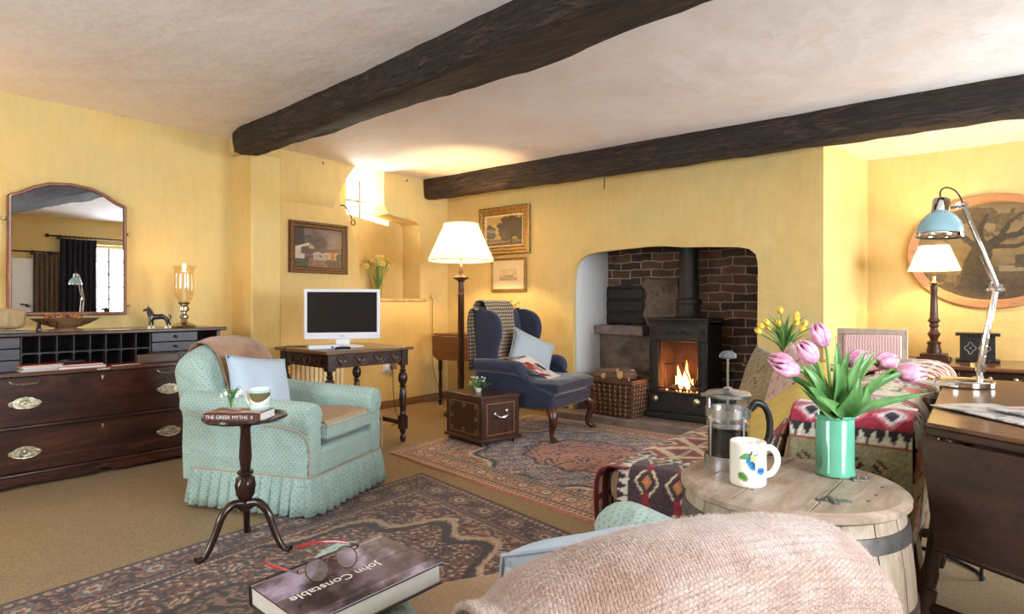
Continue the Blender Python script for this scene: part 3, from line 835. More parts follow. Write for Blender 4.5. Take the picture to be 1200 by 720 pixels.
for s in (-1, 1):
    for x in (.046+.0144*s, -.052+.0144*s):
        MB().lathe([(.010, 0), (.0105, .006), (.007, .020)], (x, s*.012, 0), 10).build('hoof', wt, t)
# hurricane candle
t = A('hurricane_lamp', 'lit candle in a glass storm shade on a turned metal foot', 'candle holder', (-4.50, 1.93, ZT))
met = plain('aged_silver', (.42, .36, .26, 1), .2, 1)
t.scale = (1.3, 1.3, 1.52)
MB().lathe([(.058, 0), (.060, .006), (.05, .014), (.02, .024), (.013, .036), (.022, .046), (.022, .054), (.012, .064), (.012, .07), (.026, .078), (.024, .094), (.016, .10), (.032, .112), (.03, .116)], n=28).build('foot', met, t)
MB().shell([(.012, .112), (.034, .122), (.047, .150), (.049, .19), (.046, .24), (.048, .262), (.060, .278), (.066, .282)], n=32).build('glass_shade', M['amber'], t)
cd = MB(); cd.lathe([(.017, .114), (.017, .255), (.012, .258), (.001, .256)], n=16); cd = cd.build('candle', plain('candle_wax', S(244, 214, 160), .5, Subsurface_Weight=.3), t)
MB().sphere((0, 0, .277), .0075, 10, (1, 1, 2.1)).build('flame', emit('candle_flame', (1, .62, .22, 1), 60), cd)
def point(name, loc, e, c, r=.03, parent=None):
    l = bpy.data.lights.new(name, 'POINT'); l.energy = e; l.color = c; l.shadow_soft_size = r
    o = bpy.data.objects.new(name, l); o.location = loc; C.objects.link(o); 
    if parent: o.parent = parent
    return o
WARM = (1.0, .62, .28)
point('candle_light', (0, 0, .30), 2.2, (1, .55, .2), .01, t)

# magazines and books on the writing flap
def book(name, label, cat, loc, rz, w, d, h, cover, pages=True, group=None, spine='left'):
    t = thing(name, label, cat, loc, rz, group)
    th = min(.003, h*.2)
    c = MB(); c.box(-w/2, w/2, -d/2, d/2, 0, th); c.box(-w/2, w/2, -d/2, d/2, h-th, h); c.box(-w/2, -w/2+th, -d/2, d/2, 0, h)
    c.build('cover', cover, t, True, bevel=.0008)
    MB().box(-w/2+th, w/2-.003, -d/2+.003, d/2-.003, th, h-th).build('pages', M['paper'], t, False)
    return t
zf = .655
cols = [S(196, 150, 90), S(210, 206, 196), S(150, 160, 176), S(200, 198, 200), S(222, 180, 120), S(184, 60, 50)]
for k in range(6):
    book('magazine', '%s magazine in the left-hand pile on the writing flap' % ['', 'pale grey second-lowest', 'blue-grey middle', 'light grey third-from-top', 'sand-coloured second-from-top', ''][k] if 0 < k < 5 else ('cream magazine at the bottom of the left-hand pile on the writing flap' if k == 0 else 'red-covered magazine topmost of the left-hand pile on the writing flap'),
         'magazine', (-4.425+random.uniform(-.006, .006), 1.08+random.uniform(-.008, .008), zf+k*.0062), PI/2+random.uniform(-.08, .08), .20, .16, .006, plain('mag%d' % k, cols[k], .35), group='magazines piled at the left of the flap')
redc = plain('red_cover', S(170, 56, 48), .35); pinkc = plain('pink_cover', S(206, 150, 140), .35)
book('book', 'thick pinkish book under the red book left of the flap middle', 'book', (-4.42, 1.275, zf), PI/2+.04, .25, .16, .016, pinkc)
book('book', 'red book lying on the pinkish book with a handset on top', 'book', (-4.425, 1.27, zf+.0165), PI/2-.03, .24, .15, .010, redc)
book('booklet', 'flat red booklet alone at the middle of the writing flap', 'booklet', (-4.42, 1.515, zf), PI/2+.12, .20, .15, .008, redc)
t = A('telephone_handset', 'black handset lying on top of the red book', 'handset', (-4.44, 1.24, zf+.027), PI/2)
MB().cbox((0, 0, .011), (.15, .045, .022)).build('body', M['black'], t, True, bevel=.008, seg=3)
mb = MB(); mb.cbox((-.03, 0, .0225), (.04, .03, .002)); mb.build('screen', plain('lcd', S(120, 130, 130), .2), t, False)
# table lamp at the out-of-frame end of the bureau (it lights the wall)
t = A('table_lamp', 'table lamp at the far left end of the bureau', 'table lamp', (-4.62, .70, ZT))
MB().lathe([(.06, 0), (.06, .015), (.02, .03), (.03, .10), (.045, .16), (.02, .24), (.012, .30), (.012, .36)], n=24).build('base', M['brass'], t)
MB().shell([(.14, .32), (.08, .50)], n=32).build('lamp_shade', shade_mat('cream_shade_b', S(250, 236, 205)), t)
t.location = (-4.62, .62, ZT)
point('bureau_lamp_light', (0, 0, .42), 9, WARM, .03, t)

# ================================================================ ARMCHAIRS
def make_armchair(bh=.325, arch=.085, ah=.585, lean=0, loc=(0, 0, 0), rz=0, sc=(1, 1, 1), label=''):
    t = thing('armchair', label, 'armchair', loc, rz); t.scale = sc
    mt = M['mint']
    # seat base
    MB().box(-.36, .37, -.33, .33, .10, .33).build('seat_base', mt, t, True, bevel=.03, seg=4)
    # back: sections across y
    secs = []
    ys = [bh*q for q in (-1, -.985, -.92, -.8, -.55, -.28, 0, .28, .55, .8, .92, .985, 1)]
    prof = [(-.20, .18), (-.22, .40), (-.25, .60), (-.30, .755), (-.335, .805), (-.39, .835), (-.45, .825), (-.49, .785), (-.50, .72), (-.47, .50), (-.43, .30), (-.40, .18)]
    for y in ys:
        a = abs(y)/bh; k = 1-.0*a
        e = {1: .55, .985: .82, .92: .95}.get(round(a, 3), 1.0)
        drop = arch*a**2.6
        cx = -.36; s = []
        for x, z in prof:
            zz = z-drop*max(0, (z-.18)/.655)
            mid = -.31-(zz-.18)*.19
            s.append((mid+(x-mid)*e-lean*max(0, z-.25)/.6, y, zz-(1-e)*.06*max(0, (z-.5)/.35)))
        secs.append([tuple(p) for p in cr(s, 3, ring=True)])
    MB().loft(secs).build('backrest', mt, t, True, ang=70)
    for sgn in (-1, 1):
        secs = []
        xs = [-.44, -.40, -.2, .0, .2, .30, .355, .375, .38]
        for x in xs:
            yo = .385*sgn; yi = .245*sgn; tz = ah-.03*(x+.4)/.8+.03*max(0, -x-.1)
            e = {.38: .8, .375: .93, .355: .99}.get(x, 1)
            c = (.315*sgn); cz_ = tz-.075; rr = .078
            pts = [(yo-.02*sgn, .14), (yo-.012*sgn, .30), (yo-.018*sgn, tz-.12)]
            for a in range(0, 181, 22):
                aa = math.radians(a-12); pts.append((c+sgn*rr*math.cos(aa), cz_+rr*math.sin(aa)))
            pts += [(yi+.01*sgn, tz-.13), (yi+.01*sgn, .14)]
            cc = (c, .36); secs.append([(x, cc[0]+(p[0]-cc[0])*e, cc[1]+(p[1]-cc[1])*(e*.35+.65)) for p in pts])
        MB().loft(secs).build('arm', mt, t, True, ang=60)
        # welt along the outside of the arm and down its front
        yw = .392*sgn
        MB().tube(cr([(-.43, .375*sgn, .50), (-.30, .390*sgn, .475), (0, .394*sgn, .465), (.24, .392*sgn, .445), (.345, .385*sgn, .42), (.385, .375*sgn, .36), (.388, .375*sgn, .21)], 6), .0042, 6).build('piping', M['pipeb'], t)
    for sgn in (-1, 1):
        q = bh/.325
        lk = lambda P_: [(x-lean*max(0, z-.25)/.6, y, z) for x, y, z in P_]
        MB().tube(cr(lk([(-.43, .318*sgn*q, .80-arch), (-.46, .318*sgn*q, .77-arch), (-.478, .318*sgn*q, .62), (-.46, .320*sgn*q, .45), (-.43, .322*sgn*q, .25)]), 6), .0042, 6).build('piping', M['pipeb'], t)
    # seat cushion
    mb = MB()
    def cush(a, b, top):
        u = 2*a-1; v = 2*b-1; k = max(0, (1-abs(u)**5)*(1-abs(v)**5))**.4
        return (.09+.31*u, .238*v, .40+(1 if top else -1)*(.028+.034*k)+(.008*mnoise.noise(Vector((u*2, v*2, 1))) if top else 0))
    for top in (0, 1): mb.grid(lambda a, b: cush(a, b, top), 18, 14)
    per = [(a, 0) for a in np.linspace(0, 1, 15)]+[(1, b) for b in np.linspace(0, 1, 12)[1:]]+[(a, 1) for a in np.linspace(1, 0, 15)[1:]]+[(0, b) for b in np.linspace(1, 0, 12)[1:-1]]
    ring = [[cush(a, b, 0), cush(a, b, 1)] for a, b in per]
    mb.loft(ring, False, False, ring=True)
    sc = mb.build('seat_cushion', mt, t, True, ang=80)
    MB().tube([(p[1][0], p[1][1], p[1][2]) for p in ring], .004, 6, ring=True).build('piping', M['pipeb'], sc)
    # folded beige cloth covering the cushion top
    mb = MB()
    mb.grid(lambda a, b: (-.18+.575*a, -.222+.44*b, cush(.06+.93*a, .05+.9*b, 1)[2]+.004 if a < .995 else .42), 24, 16)
    plab(mb.build('seat_cloth', plain('brown_seat_cloth', S(178, 150, 122), .95, 0, .3, 300, .1), t, True, solid=.004), 'beige cloth tucked over the seat cushion')
    # pleated skirt
    path = []
    R = .06; x0, x1, y1 = -.405, .395, .375
    L = []
    def arcp(cx, cy, a0, a1): return [(cx+R*math.cos(a), cy+R*math.sin(a)) for a in np.linspace(a0, a1, 8)]
    L = arcp(x1-R, y1-R, 0, PI/2)+arcp(x0+R, y1-R, PI/2, PI)+arcp(x0+R, -y1+R, PI, 1.5*PI)+arcp(x1-R, -y1+R, 1.5*PI, 2*PI)
    L.append(L[0]); L = [Vector((a, b, 0)) for a, b in L]
    # resample
    dist = [0]
    for i in range(1, len(L)): dist.append(dist[-1]+(L[i]-L[i-1]).length)
    tot = dist[-1]; npl = 46; secs = []
    for k in range(npl*6):
        s = tot*k/(npl*6); i = max(j for j in range(len(dist)-1) if dist[j] <= s)
        q = (s-dist[i])/max(dist[i+1]-dist[i], 1e-9); p = L[i].lerp(L[i+1], q); tg = (L[i+1]-L[i]).normalized(); nr = Vector((tg.y, -tg.x, 0))
        if nr.dot(p) < 0: nr = -nr
        ph = (k % 6)/6; saw = (.020*(1-ph) if ph > .17 else -.012); rnd = .008*mnoise.noise(Vector((k*.09, 0, 3)))
        col = []
        for z, amp, fl_ in ((.205, .05, 0), (.19, .45, .003), (.14, .8, .010), (.08, 1.0, .018), (.022+.004*(k % 2), 1.15, .026)):
            d = nr*(saw*amp+fl_+rnd*amp); col.append((p.x+d.x, p.y+d.y, z))
        secs.append(col)
    MB().loft(secs, False, False, ring=True).build('skirt', mt, t, True, ang=50, solid=.003)
    MB().tube([(q.x*1.008, q.y*1.008, .205) for q in L[:-1]], .0048, 6, ring=True).build('skirt_piping', M['pipeb'], t)
    for x, y in ((-.34, -.31), (-.34, .31), (.33, -.31), (.33, .31)):
        MB().lathe([(.02, -.010), (.024, 0), (.02, .010)], (0, 0, 0), 14, Matrix.Translation((x, y, .0245)) @ Matrix.Rotation(PI/2, 4, 'X')).build('caster', M['black'], t)
    return t
ANG1 = math.radians(21.5)
ch1 = make_armchair(.325, .085, .585, .075, (-3.085, 1.895, 0), ANG1, (.93, .93, 1), 'mint green skirted armchair beside the bureau with a pale blue cushion')
ANG2 = math.radians(151.66)
ch2 = make_armchair(.23, .04, .635, 0, (-.657, .964, 0), ANG2, (.935, 1.113, .879), 'mint green armchair in the foreground seen from behind, near the barrel')

# throws -----------------------------------------------------------
def fur_mat(name, c1, c2, c3):
    m = N(name); v = m.coord()
    n1 = m.noise(v, 4.5, 6, .62)
    c = m.ramp(n1, [(.34, c1), (.5, c2), (.64, c3)])
    tc = m.new('ShaderNodeTexCoord'); wv = m.new('ShaderNodeTexBrick'); mp = m.new('ShaderNodeMapping'); m.link(tc.outputs['UV'], mp.inputs[0]); mp.inputs['Rotation'].default_value = (0, 0, .2)
    m.link(mp.outputs[0], wv.inputs['Vector']); wv.inputs['Scale'].default_value = 1; wv.inputs['Brick Width'].default_value = .007; wv.inputs['Row Height'].default_value = .0042; wv.inputs['Mortar Size'].default_value = .0012; wv.inputs['Mortar Smooth'].default_value = 1
    wv.inputs['Color1'].default_value = (1, 1, 1, 1); wv.inputs['Color2'].default_value = (.86, .83, .82, 1); wv.inputs['Mortar'].default_value = (.55, .47, .42, 1)
    n2 = m.noise(v, 190, 3)
    c = m.mix(.38, c, wv.outputs['Color'], 'MULTIPLY'); c = m.mix(.3, c, m.ramp(n2, [(.35, (.5, .45, .42, 1)), (.6, (1, 1, 1, 1))]), 'MULTIPLY')
    m.col(c); m.set(Roughness=1.0, Sheen_Weight=.5, Sheen_Roughness=.4)
    m.bump(m.math('ADD', m.math('MULTIPLY', wv.outputs['Fac'], -.3), m.math('ADD', n2, m.math('MULTIPLY', m.noise(v, 40, 4), .6))), .6, .006); return m.m
def throw_on_back(name, label, ch, bh, arch, lean, y0, y1, mat, zf_, zb_, fibres, seed, warm, n=70, over=0):
    """blanket over the chair back: local frame of the chair"""
    t = thing(name, label, 'throw', tuple(ch.location), ch.rotation_euler[2]); t.scale = ch.scale
    back_top = lambda y: arch*min(1, abs(y)/bh)**2.6
    g = .012
    path = [(-.175-g*0, zf_), (-.215, .50), (-.235, .60), (-.282, .755), (-.322, .82), (-.39, .85), (-.455, .842), (-.508, .79), (-.518, .72), (-.492, .52), (-.455, zb_)]
    path = cr([(a-lean*max(0, b-.25)/.6, 0, b) for a, b in path], 6)
    m = len(path)-1
    def P(a, b):
        q = path[min(m, int(round(b*m)))]; y = y0+(y1-y0)*a
        z = q[2]; dr = back_top(y)*max(0, (z-.18)/.655)
        x = q[0]; w = .010*mnoise.noise(Vector((x*5, y*6+seed, z*4)))+.004*mnoise.noise(Vector((x*30, y*30, z*30)))
        # ends sag over the shoulder of the back
        e = max(0, abs(y)-bh*.88)/(bh*.14) if over else 0; e = min(e, 1.3)
        dz = -.012*e*e
        cx = -.36-(z-.5)*.18-lean*max(0, z-.25)/.6
        edge = .012*math.sin(y*37+seed)*(b if b > .97 else (b < .03))
        nx = 1 if q[0] > cx else -1
        yy = y
        shr = 1-.10*min(1, e*.8)
        return (cx+(x-cx)*shr+nx*w*.6, yy, z-dr+dz+abs(w)*.5+edge+.004)
    o = MB().grid(P, n, m).build('blanket', mat, t, True, solid=.009)
    fm = plain('fibre', warm, .9, Sheen_Weight=.5)
    v = []; f = []; rn = random.Random(seed)
    for k in range(fibres):
        a = rn.random(); b = rn.random(); p = Vector(P(a, b)); 
        p2 = Vector(P(min(1, a+.02), b)); p3 = Vector(P(a, min(1, b+.03)))
        nrm = (p2-p).cross(p3-p)
        if nrm.length < 1e-9: continue
        nrm.normalize()
        if nrm.dot(p-Vector((-.36, p.y, .5))) < 0: nrm = -nrm
        L = rn.uniform(.003, .010); d = (nrm*.55+Vector((rn.uniform(-1, 1), rn.uniform(-1, 1), rn.uniform(-.9, .5)))*.7).normalized()
        s = Vector((rn.uniform(-1, 1), rn.uniform(-1, 1), rn.uniform(-1, 1))).normalized()*.00022
        p = p+nrm*.004; mid = p+d*L*.5; tip = p+d*L+Vector((rn.uniform(-1, 1), rn.uniform(-1, 1), -1))*L*.3
        i = len(v); v += [tuple(p-s), tuple(p+s), tuple(mid+s*.8), tuple(mid-s*.8), tuple(tip)]; f += [(i, i+1, i+2, i+3), (i+3, i+2, i+4)]
    mb = MB(); mb.v = v; mb.f = f
    me = bpy.data.meshes.new('fuzz'); me.from_pydata(v, [], f); me.materials.append(fm)
    fo = bpy.data.objects.new('fuzz', me); link(fo, t); fo['kind'] = 'stuff'
    return t, P
brown = fur_mat('mohair_brown', S(140, 100, 70), S(168, 126, 92), S(188, 150, 116))
rosy = fur_mat('mohair_rosy', S(150, 116, 96), S(186, 162, 152), S(208, 194, 190))
throw_on_back('throw_blanket', 'brown woven throw over the back of the armchair beside the bureau', ch1, .325, .085, .075, -.20, .25, brown, .43, .30, 5000, 3, S(186, 146, 112), 50)
t, P_ = throw_on_back('throw_blanket', 'fuzzy rosy brown blanket over the foreground armchair back', ch2, .23, .04, 0, -.222, .275, rosy, .44, .22, 60000, 5, S(206, 188, 178), 110, over=1)
# fringe hanging behind the first chair's back
mb = MB()
for k in range(60):
    y = -.20+.45*k/60; mb.tube([(-.468, y, .31), (-.475, y+random.uniform(-.008, .008), .28), (-.47, y+random.uniform(-.012, .012), .25)], .0022, 4)

# cushions
def cushion(name, label, w, h, t, mat, loc, rot, pipe=None, seed=0, group=None):
    mb = MB(); mb.pillow(w, h, t, 16, seed=seed)
    c = thing(name, label, 'cushion', loc, 0, group); c.rotation_euler = rot
    o = mb.build('cover', mat, c, True, merge=.0008, ang=80)
    if pipe:
        pts = []
        n = 12
        for (ux, uz, vx, vz) in ((-1, -1, 1, -1), (1, -1, 1, 1), (1, 1, -1, 1), (-1, 1, -1, -1)):
            for k in range(n):
                u = ux+(vx-ux)*k/n; v = uz+(vz-uz)*k/n
                pts.append((u*w/2*(1-.06*(1-v*v)*abs(u)**3), 0, v*h/2*(1-.06*(1-u*u)*abs(v)**3)))
        MB().tube(pts, .004, 6, ring=True).build('piping', pipe, c)
    return c
def local(ch, p):
    a = ch.rotation_euler[2]; c, s = math.cos(a), math.sin(a); L = ch.location; p = [p[i]*ch.scale[i] for i in range(3)]
    return (L[0]+p[0]*c-p[1]*s, L[1]+p[0]*s+p[1]*c, p[2])
cushion('cushion', 'pale blue piped cushion leaning in the armchair beside the bureau', .36, .36, .13, M['blue'], local(ch1, (-.15, -.09, .585)), (math.radians(-24), math.radians(8), ANG1+PI/2-.30), plain('blue_piping', S(160, 176, 196), .9), 2)
cushion('cushion', 'pale blue cushion peeping over the blanket of the foreground armchair', .38, .29, .14, M['blue'], local(ch2, (-.09, -.01, .597)), (math.radians(-24), 0, ANG2+PI/2), plain('blue_piping2', S(170, 184, 200), .9), 4)

# ================================================================ PEDESTAL TABLE
PT = (-2.53, 1.335)
t = thing('pedestal_table', 'small mahogany tripod table with pie-crust top before the mint armchair', 'table', (PT[0], PT[1], 0), 0)
mh = M['mahog_d']
TH = .56
mb = MB(); n = 64; secs = []
for r, z in ((.01, TH-.012), (.09, TH-.014), (.155, TH-.004), (.165, TH+.006), (.162, TH+.014), (.152, TH+.012), (.145, TH+.003), (.01, TH+.003)):
    secs.append([(r*(1+(.035*abs(math.sin(a*5)) if r > .14 else 0))*math.cos(a), r*(1+(.035*abs(math.sin(a*5)) if r > .14 else 0))*math.sin(a), z) for a in [2*PI*k/n for k in range(n)]])
mb.loft(secs); mb.build('table_top', mh, t)
zk = .56/.63; mb = MB(); mb.lathe([(r_, z_*zk if z_ > .21 else z_) for r_, z_ in [(.02, .17), (.032, .18), (.034, .20), (.024, .215), (.03, .225), (.021, .235), (.036, .27), (.041, .31), (.036, .345), (.022, .36), (.033, .368), (.033, .378), (.02, .388), (.022, .41), (.026, .45), (.02, .58), (.026, .60), (.045, .608), (.046, .617)]], n=40, rip=lambda a, z: .06*math.cos(a*14+z*60) if .21 < z < .315 else 0)
mb.build('column', mh, t)
for a in (math.radians(-90), math.radians(30), math.radians(150)):
    c, s = math.cos(a), math.sin(a)
    pts = cr([(.018, 0, .20), (.06, 0, .205), (.10, 0, .17), (.125, 0, .11), (.15, 0, .055), (.175, 0, .022), (.205, 0, .016)], 5)
    m_ = len(pts); rr = [.019-.008*(k/m_) if k < m_*.8 else .011+.010*(k/m_-.8)/.2 for k in range(m_)]
    MB().tube([(x*c, x*s, z) for x, _, z in pts], rr, 10).build('leg', mh, t)
# things on it
tt = TH+.004
bk = thing('book', 'dark brown paperback with THE GREEK MYTHS II on its spine, on the pedestal table', 'book', (PT[0]+.012, PT[1]-.03, tt), math.radians(37))
w, d, h = .235, .14, .034
br_ = plain('brown_cover', S(88, 50, 42), .35)
c = MB(); c.box(-w/2, w/2, -d/2, d/2, 0, .0015); c.box(-w/2, w/2, -d/2, d/2, h-.0015, h); c.box(-w/2, w/2, -d/2, -d/2+.0015, 0, h); c.build('cover', br_, bk, False)
MB().box(-w/2+.002, w/2-.0005, -d/2+.0015, d/2-.001, .0015, h-.0015).build('pages', M['paper'], bk, False)
wh = plain('white_ink', S(236, 232, 224), .5)
font('THE GREEK MYTHS  II', .0205, wh, bk, (-.012, -d/2-.0004, h/2), (PI/2, 0, 0), .0002)
v_, f_ = sheet(w-.01, d-.01, 60, 40)
o = np_obj('cover_picture', v_, f_, M['print'], bk, (-w/2+.005, -d/2+.005, h+.0006))
def cov(co):
    n = len(co); x, y = co[:, 0]/.19, co[:, 1]/.12; c = rgb(n, (120, 62, 52)); k = fbm(x*4, y*3, 4)
    sel(c, k > .52, (176, 110, 88)); sel(c, k > .6, (210, 170, 150)); sel(c, k < .36, (66, 40, 40)); return c
paint(o, cov)
def mug(name, label, loc, rz, r, h, colfn, hand=1):
    t = thing(name, label, 'mug', loc, rz)
    mb = MB(); n = 72
    prof = [(r*.90, 0), (r*.97, .002), (r, .008)]+[(r, .008+(h-.012)*k/30) for k in range(1, 31)]+[(r-.001, h), (r-.003, h+.001), (r-.005, h-.002), (r-.0055, h*.5), (r-.006, .008), (.001, .006)]
    mb.lathe(prof, n=n); o = mb.build('body', N_attr_glaze, t, True, ang=60); paint(o, colfn)
    MB().tube(cr([(r-.003, 0, h*.82), (r+.012, 0, h*.84), (r+.026, 0, h*.70), (r+.028, 0, h*.48), (r+.016, 0, h*.26), (r-.003, 0, h*.20)], 5), .0052, 10, flat=1.5).build('handle', M['ceramic'], t)
    return t
N_attr_glaze = (lambda m: m)(None) or attr_mat('glaze_pattern', .1, 0, 200, 0, .0, 60)
def landscape_mug(co):
    n = len(co); a = np.arctan2(co[:, 1], co[:, 0]); z = co[:, 2]; r = np.hypot(co[:, 0], co[:, 1])
    c = rgb(n, (240, 240, 234)); out_ = r > .0385
    hill = .050+.012*np.sin(a*2.0+.6); low = .034+.012*np.sin(a*2+.2)
    sel(c, out_ & (z > .016) & (z < low), (196, 222, 214)); sel(c, out_ & (z > .072) & (z < .084), (176, 214, 214))
    sel(c, out_ & (z > hill-.004) & (z < .072), (110, 104, 70)); sel(c, out_ & (z > low+.016) & (z < hill), (90, 84, 56)); sel(c, out_ & (z < .014), (170, 206, 206)); return c
mug('mug', 'white mug with a green landscape band on the pedestal table', (PT[0]+.055, PT[1]+.035, tt+.0352), math.radians(200), .041, .088, landscape_mug)
# snowdrops
def droplet_flowers(name, label, loc, n, seed):
    t = thing(name, label, 'flowers', loc)
    MB().shell([(.001, .001), (.012, .001), (.013, .01), (.012, .045), (.014, .052)], n=18).build('glass_jar', M['glass'], t)
    mb = MB(); fm = MB(); rn = random.Random(seed)
    for k in range(n):
        a = rn.uniform(0, 2*PI); l = rn.uniform(.02, .05); h = rn.uniform(.075, .10)
        p = [(0, 0, .006), (.006*math.cos(a), .006*math.sin(a), .05), (l*.7*math.cos(a), l*.7*math.sin(a), h), (l*math.cos(a), l*math.sin(a), h-.008)]
        mb.tube(cr(p, 4), .0013, 5)
        fm.lathe([(.001, 0), (.004, -.004), (.0065, -.012), (.005, -.018), (.001, -.017)], p[-1], 8)
        b = a+1; mb.tube(cr([(0, 0, .01), (.01*math.cos(b), .01*math.sin(b), .055), (.028*math.cos(b), .028*math.sin(b), .085)], 3), [.003]*6+[.001], 4, flat=.3)
    mb.build('stems', M['leafm'], t); fm.build('blossoms', plain('snow_petals', S(242, 242, 236), .5), t)
    return t
droplet_flowers('snowdrops', 'tiny jar of snowdrops on the left of the pedestal table', (PT[0]-.035, PT[1]-.045, tt+.0354), 8, 3)

# ================================================================ TELEVISION TABLE
tv_rz = math.radians(90-8)
t = thing('side_table', 'carved dark oak side table under the television', 'table', (-3.90, 2.83, 0), PI/2-.06)
# local x along the front (world Y), -y toward the room
hw, hd = .335, .33
MB().box(-hw-.035, hw+.035, -hd-.035, hd+.03, .698, .722).build('table_top', wood('oak_board', S(92, 62, 42), S(142, 104, 72), axis=0, scale=5, rough=.35, coat=.2), t, True, bevel=.005)
od = M['oak_tab']
mb = MB(); mb.box(-hw+.02, hw-.02, -hd+.012, -hd+.032, .60, .698); mb.box(-hw+.02, hw-.02, hd-.032, hd-.012, .60, .698); mb.box(-hw+.012, -hw+.032, -hd+.02, hd-.02, .60, .698); mb.box(hw-.032, hw-.012, -hd+.02, hd-.02, .60, .698)
ap_ = mb.build('frieze', od, t, True, bevel=.003)
mb = MB()
for k in range(4):
    cx = -.225+.15*k
    mb.tube([(cx+.060*math.cos(a), -hd+.01, .648+.036*math.sin(a)) for a in [2*PI*q/20 for q in range(20)]], .004, 5, ring=True)
    for a in (-1.0, -.5, 0, .5, 1.0):
        mb.tube(cr([(cx, -hd+.008, .615), (cx+.025*math.sin(a), -hd+.005, .645), (cx+.05*math.sin(a), -hd+.010, .672)], 3), [.003, .006, .007, .007, .006, .004, .002], 6)
for k in range(3):
    cy = -.2+.2*k
    mb.tube([(-hw+.010, cy+.08*math.cos(a), .648+.036*math.sin(a)) for a in [2*PI*q/20 for q in range(20)]], .004, 5, ring=True)
    for a in (-.8, 0, .8): mb.tube([(-hw+.008, cy, .615), (-hw+.006, cy+.05*math.sin(a), .675)], [.004, .006], 6)
plab(mb.build('carving', plain('polished_carving', S(84, 58, 44), .3), t), 'carved interlaced leaf band on the frieze')
for sx in (-1, 1):
    for sy in (-1, 1):
        x, y = sx*(hw-.025), sy*(hd-.025)
        mb = MB(); mb.cbox((x, y, .64), (.055, .055, .116)); mb.cbox((x, y, .15), (.052, .052, .10))
        mb.lathe([(.020, .2), (.027, .21), (.02, .222), (.022, .24), (.028, .33), (.022, .40), (.018, .41), (.03, .42), (.018, .432), (.032, .455), (.037, .485), (.030, .515), (.018, .53), (.026, .542), (.016, .555), (.022, .585)], (x, y, 0), 20)
        mb.lathe([(.014, 0), (.022, .02), (.024, .04), (.014, .06), (.024, .085), (.024, .10)], (x, y, 0), 18)
        mb.build('leg', od, t, True)
mb = MB(); mb.box(-hw+.03, -hw+.05+.0, -hd+.03, hd-.03, .13, .165); mb.box(hw-.045, hw-.015, -hd+.03, hd-.03, .13, .165); mb.box(-hw+.02, hw-.02, -.015, .015, .132, .16)
mb.build('stretcher', od, t, True, bevel=.006)
# television
tv = thing('television', 'white framed flat television, switched off, on the carved oak table', 'television', (-3.84, 2.77, .722), math.radians(52)); tv.scale = (1.06, 1.06, 1.1)
# local -y is the screen side: toward the camera
wv_, hv = .51, .335
MB().box(-wv_/2, wv_/2, -.018, .02, .055, .055+hv).build('casing', M['whitep'], tv, True, bevel=.006, seg=3)
MB().box(-wv_/2+.022, wv_/2-.022, -.0195, -.017, .055+.045, .055+hv-.020).build('screen', plain('lcd_black', (.012, .013, .016, 1), .12), tv, False)
MB().cbox((.0, -.019, .076), (.03, .002, .005)).build('badge', plain('grey_badge', S(150, 150, 156), .4), tv, False)
MB().cbox((.235, -.019, .078), (.006, .002, .004)).build('indicator', M['black'], tv, False)
MB().box(-.05, .05, -.01, .025, .015, .075).build('neck', M['whitep'], tv, True, bevel=.01, seg=3)
mb = MB(); mb.lathe([(.14, 0), (.145, .004), (.14, .010), (.05, .020), (.03, .022)], n=40, M=Matrix.Diagonal((1, .6, 1, 1))); mb.build('stand', M['whitep'], tv)
bx_ = thing('set_top_box', 'flat white set-top box left of the television stand', 'set-top box', (-3.80, 2.575, .722), math.radians(60))
MB().cbox((0, 0, .016), (.20, .13, .03)).build('casing', M['whitep'], bx_, True, bevel=.004); MB().cbox((.06, -.0655, .016), (.02, .001, .01)).build('display', M['black'], bx_, False)
o = MB().tube(cr([(-.05, .0, .012), (-.02, -.005, .016), (.03, .0, .015), (.05, .002, .012)], 4), .013, 8, flat=.7).build('remote_control', M['black']); o.location = (-3.60, 2.60, .722); o.rotation_euler[2] = .9
tag(o, 'black remote control lying in front of the white box', 'remote control')
def cable(name, label, pts, r=.0035, mat=None, cat='cable'):
    o = MB().tube(cr(pts, 8), r, 7).build(name, mat or M['black']); tag(o, label, cat); return o
cable('power_cable', 'black cables hanging behind the left corner of the carved oak table', [(-3.92, 2.52, .735), (-3.98, 2.45, .738), (-4.06, 2.435, .72), (-4.07, 2.43, .55), (-4.05, 2.44, .40), (-4.09, 2.45, .2), (-4.1, 2.5, .005)])
cable('power_cable', 'black lead curling from the wall socket down beside the carved table', [(-4.815, 4.04, .42), (-4.79, 4.05, .36), (-4.72, 4.0, .16), (-4.5, 3.85, .006), (-4.2, 3.7, .006), (-4.1, 3.45, .006)])
# radiator behind the table
t = thing('radiator', 'cream ribbed radiator on the wall behind the carved table', 'radiator', (-4.79, 3.05, .14), PI/2)
mb = MB()
for k in range(18): mb.box(-.40+.045*k, -.40+.045*k+.034, -.035, .02, .0, .42)
mb.build('panel', plain('cream_enamel', S(232, 214, 168), .4), t, True, bevel=.010, seg=3)
MB().box(-.41, .41, -.02, .04, .01, .03).build('rail', plain('cream_enamel2', S(232, 214, 168), .4), t)
mb = MB(); mb.tube([(.42, 0, .04), (.46, 0, .04), (.46, 0, -.13)], .009); mb.tube([(-.40, 0, .04), (-.43, 0, .04), (-.43, 0, -.13)], .009); mb.build('pipe', M['steel'], t)
t = thing('wall_socket', 'white double wall socket with a plugged-in adaptor right of the radiator', 'socket', (-4.845, 4.04, .40), PI/2)
MB().cbox((0, -.005, 0), (.145, .012, .085)).build('plate', M['whitep'], t, True, bevel=.004); MB().cbox((.035, -.035, .03), (.05, .05, .09)).build('adaptor', plain('grey_plug', S(120, 116, 110), .5), t, True, bevel=.008)
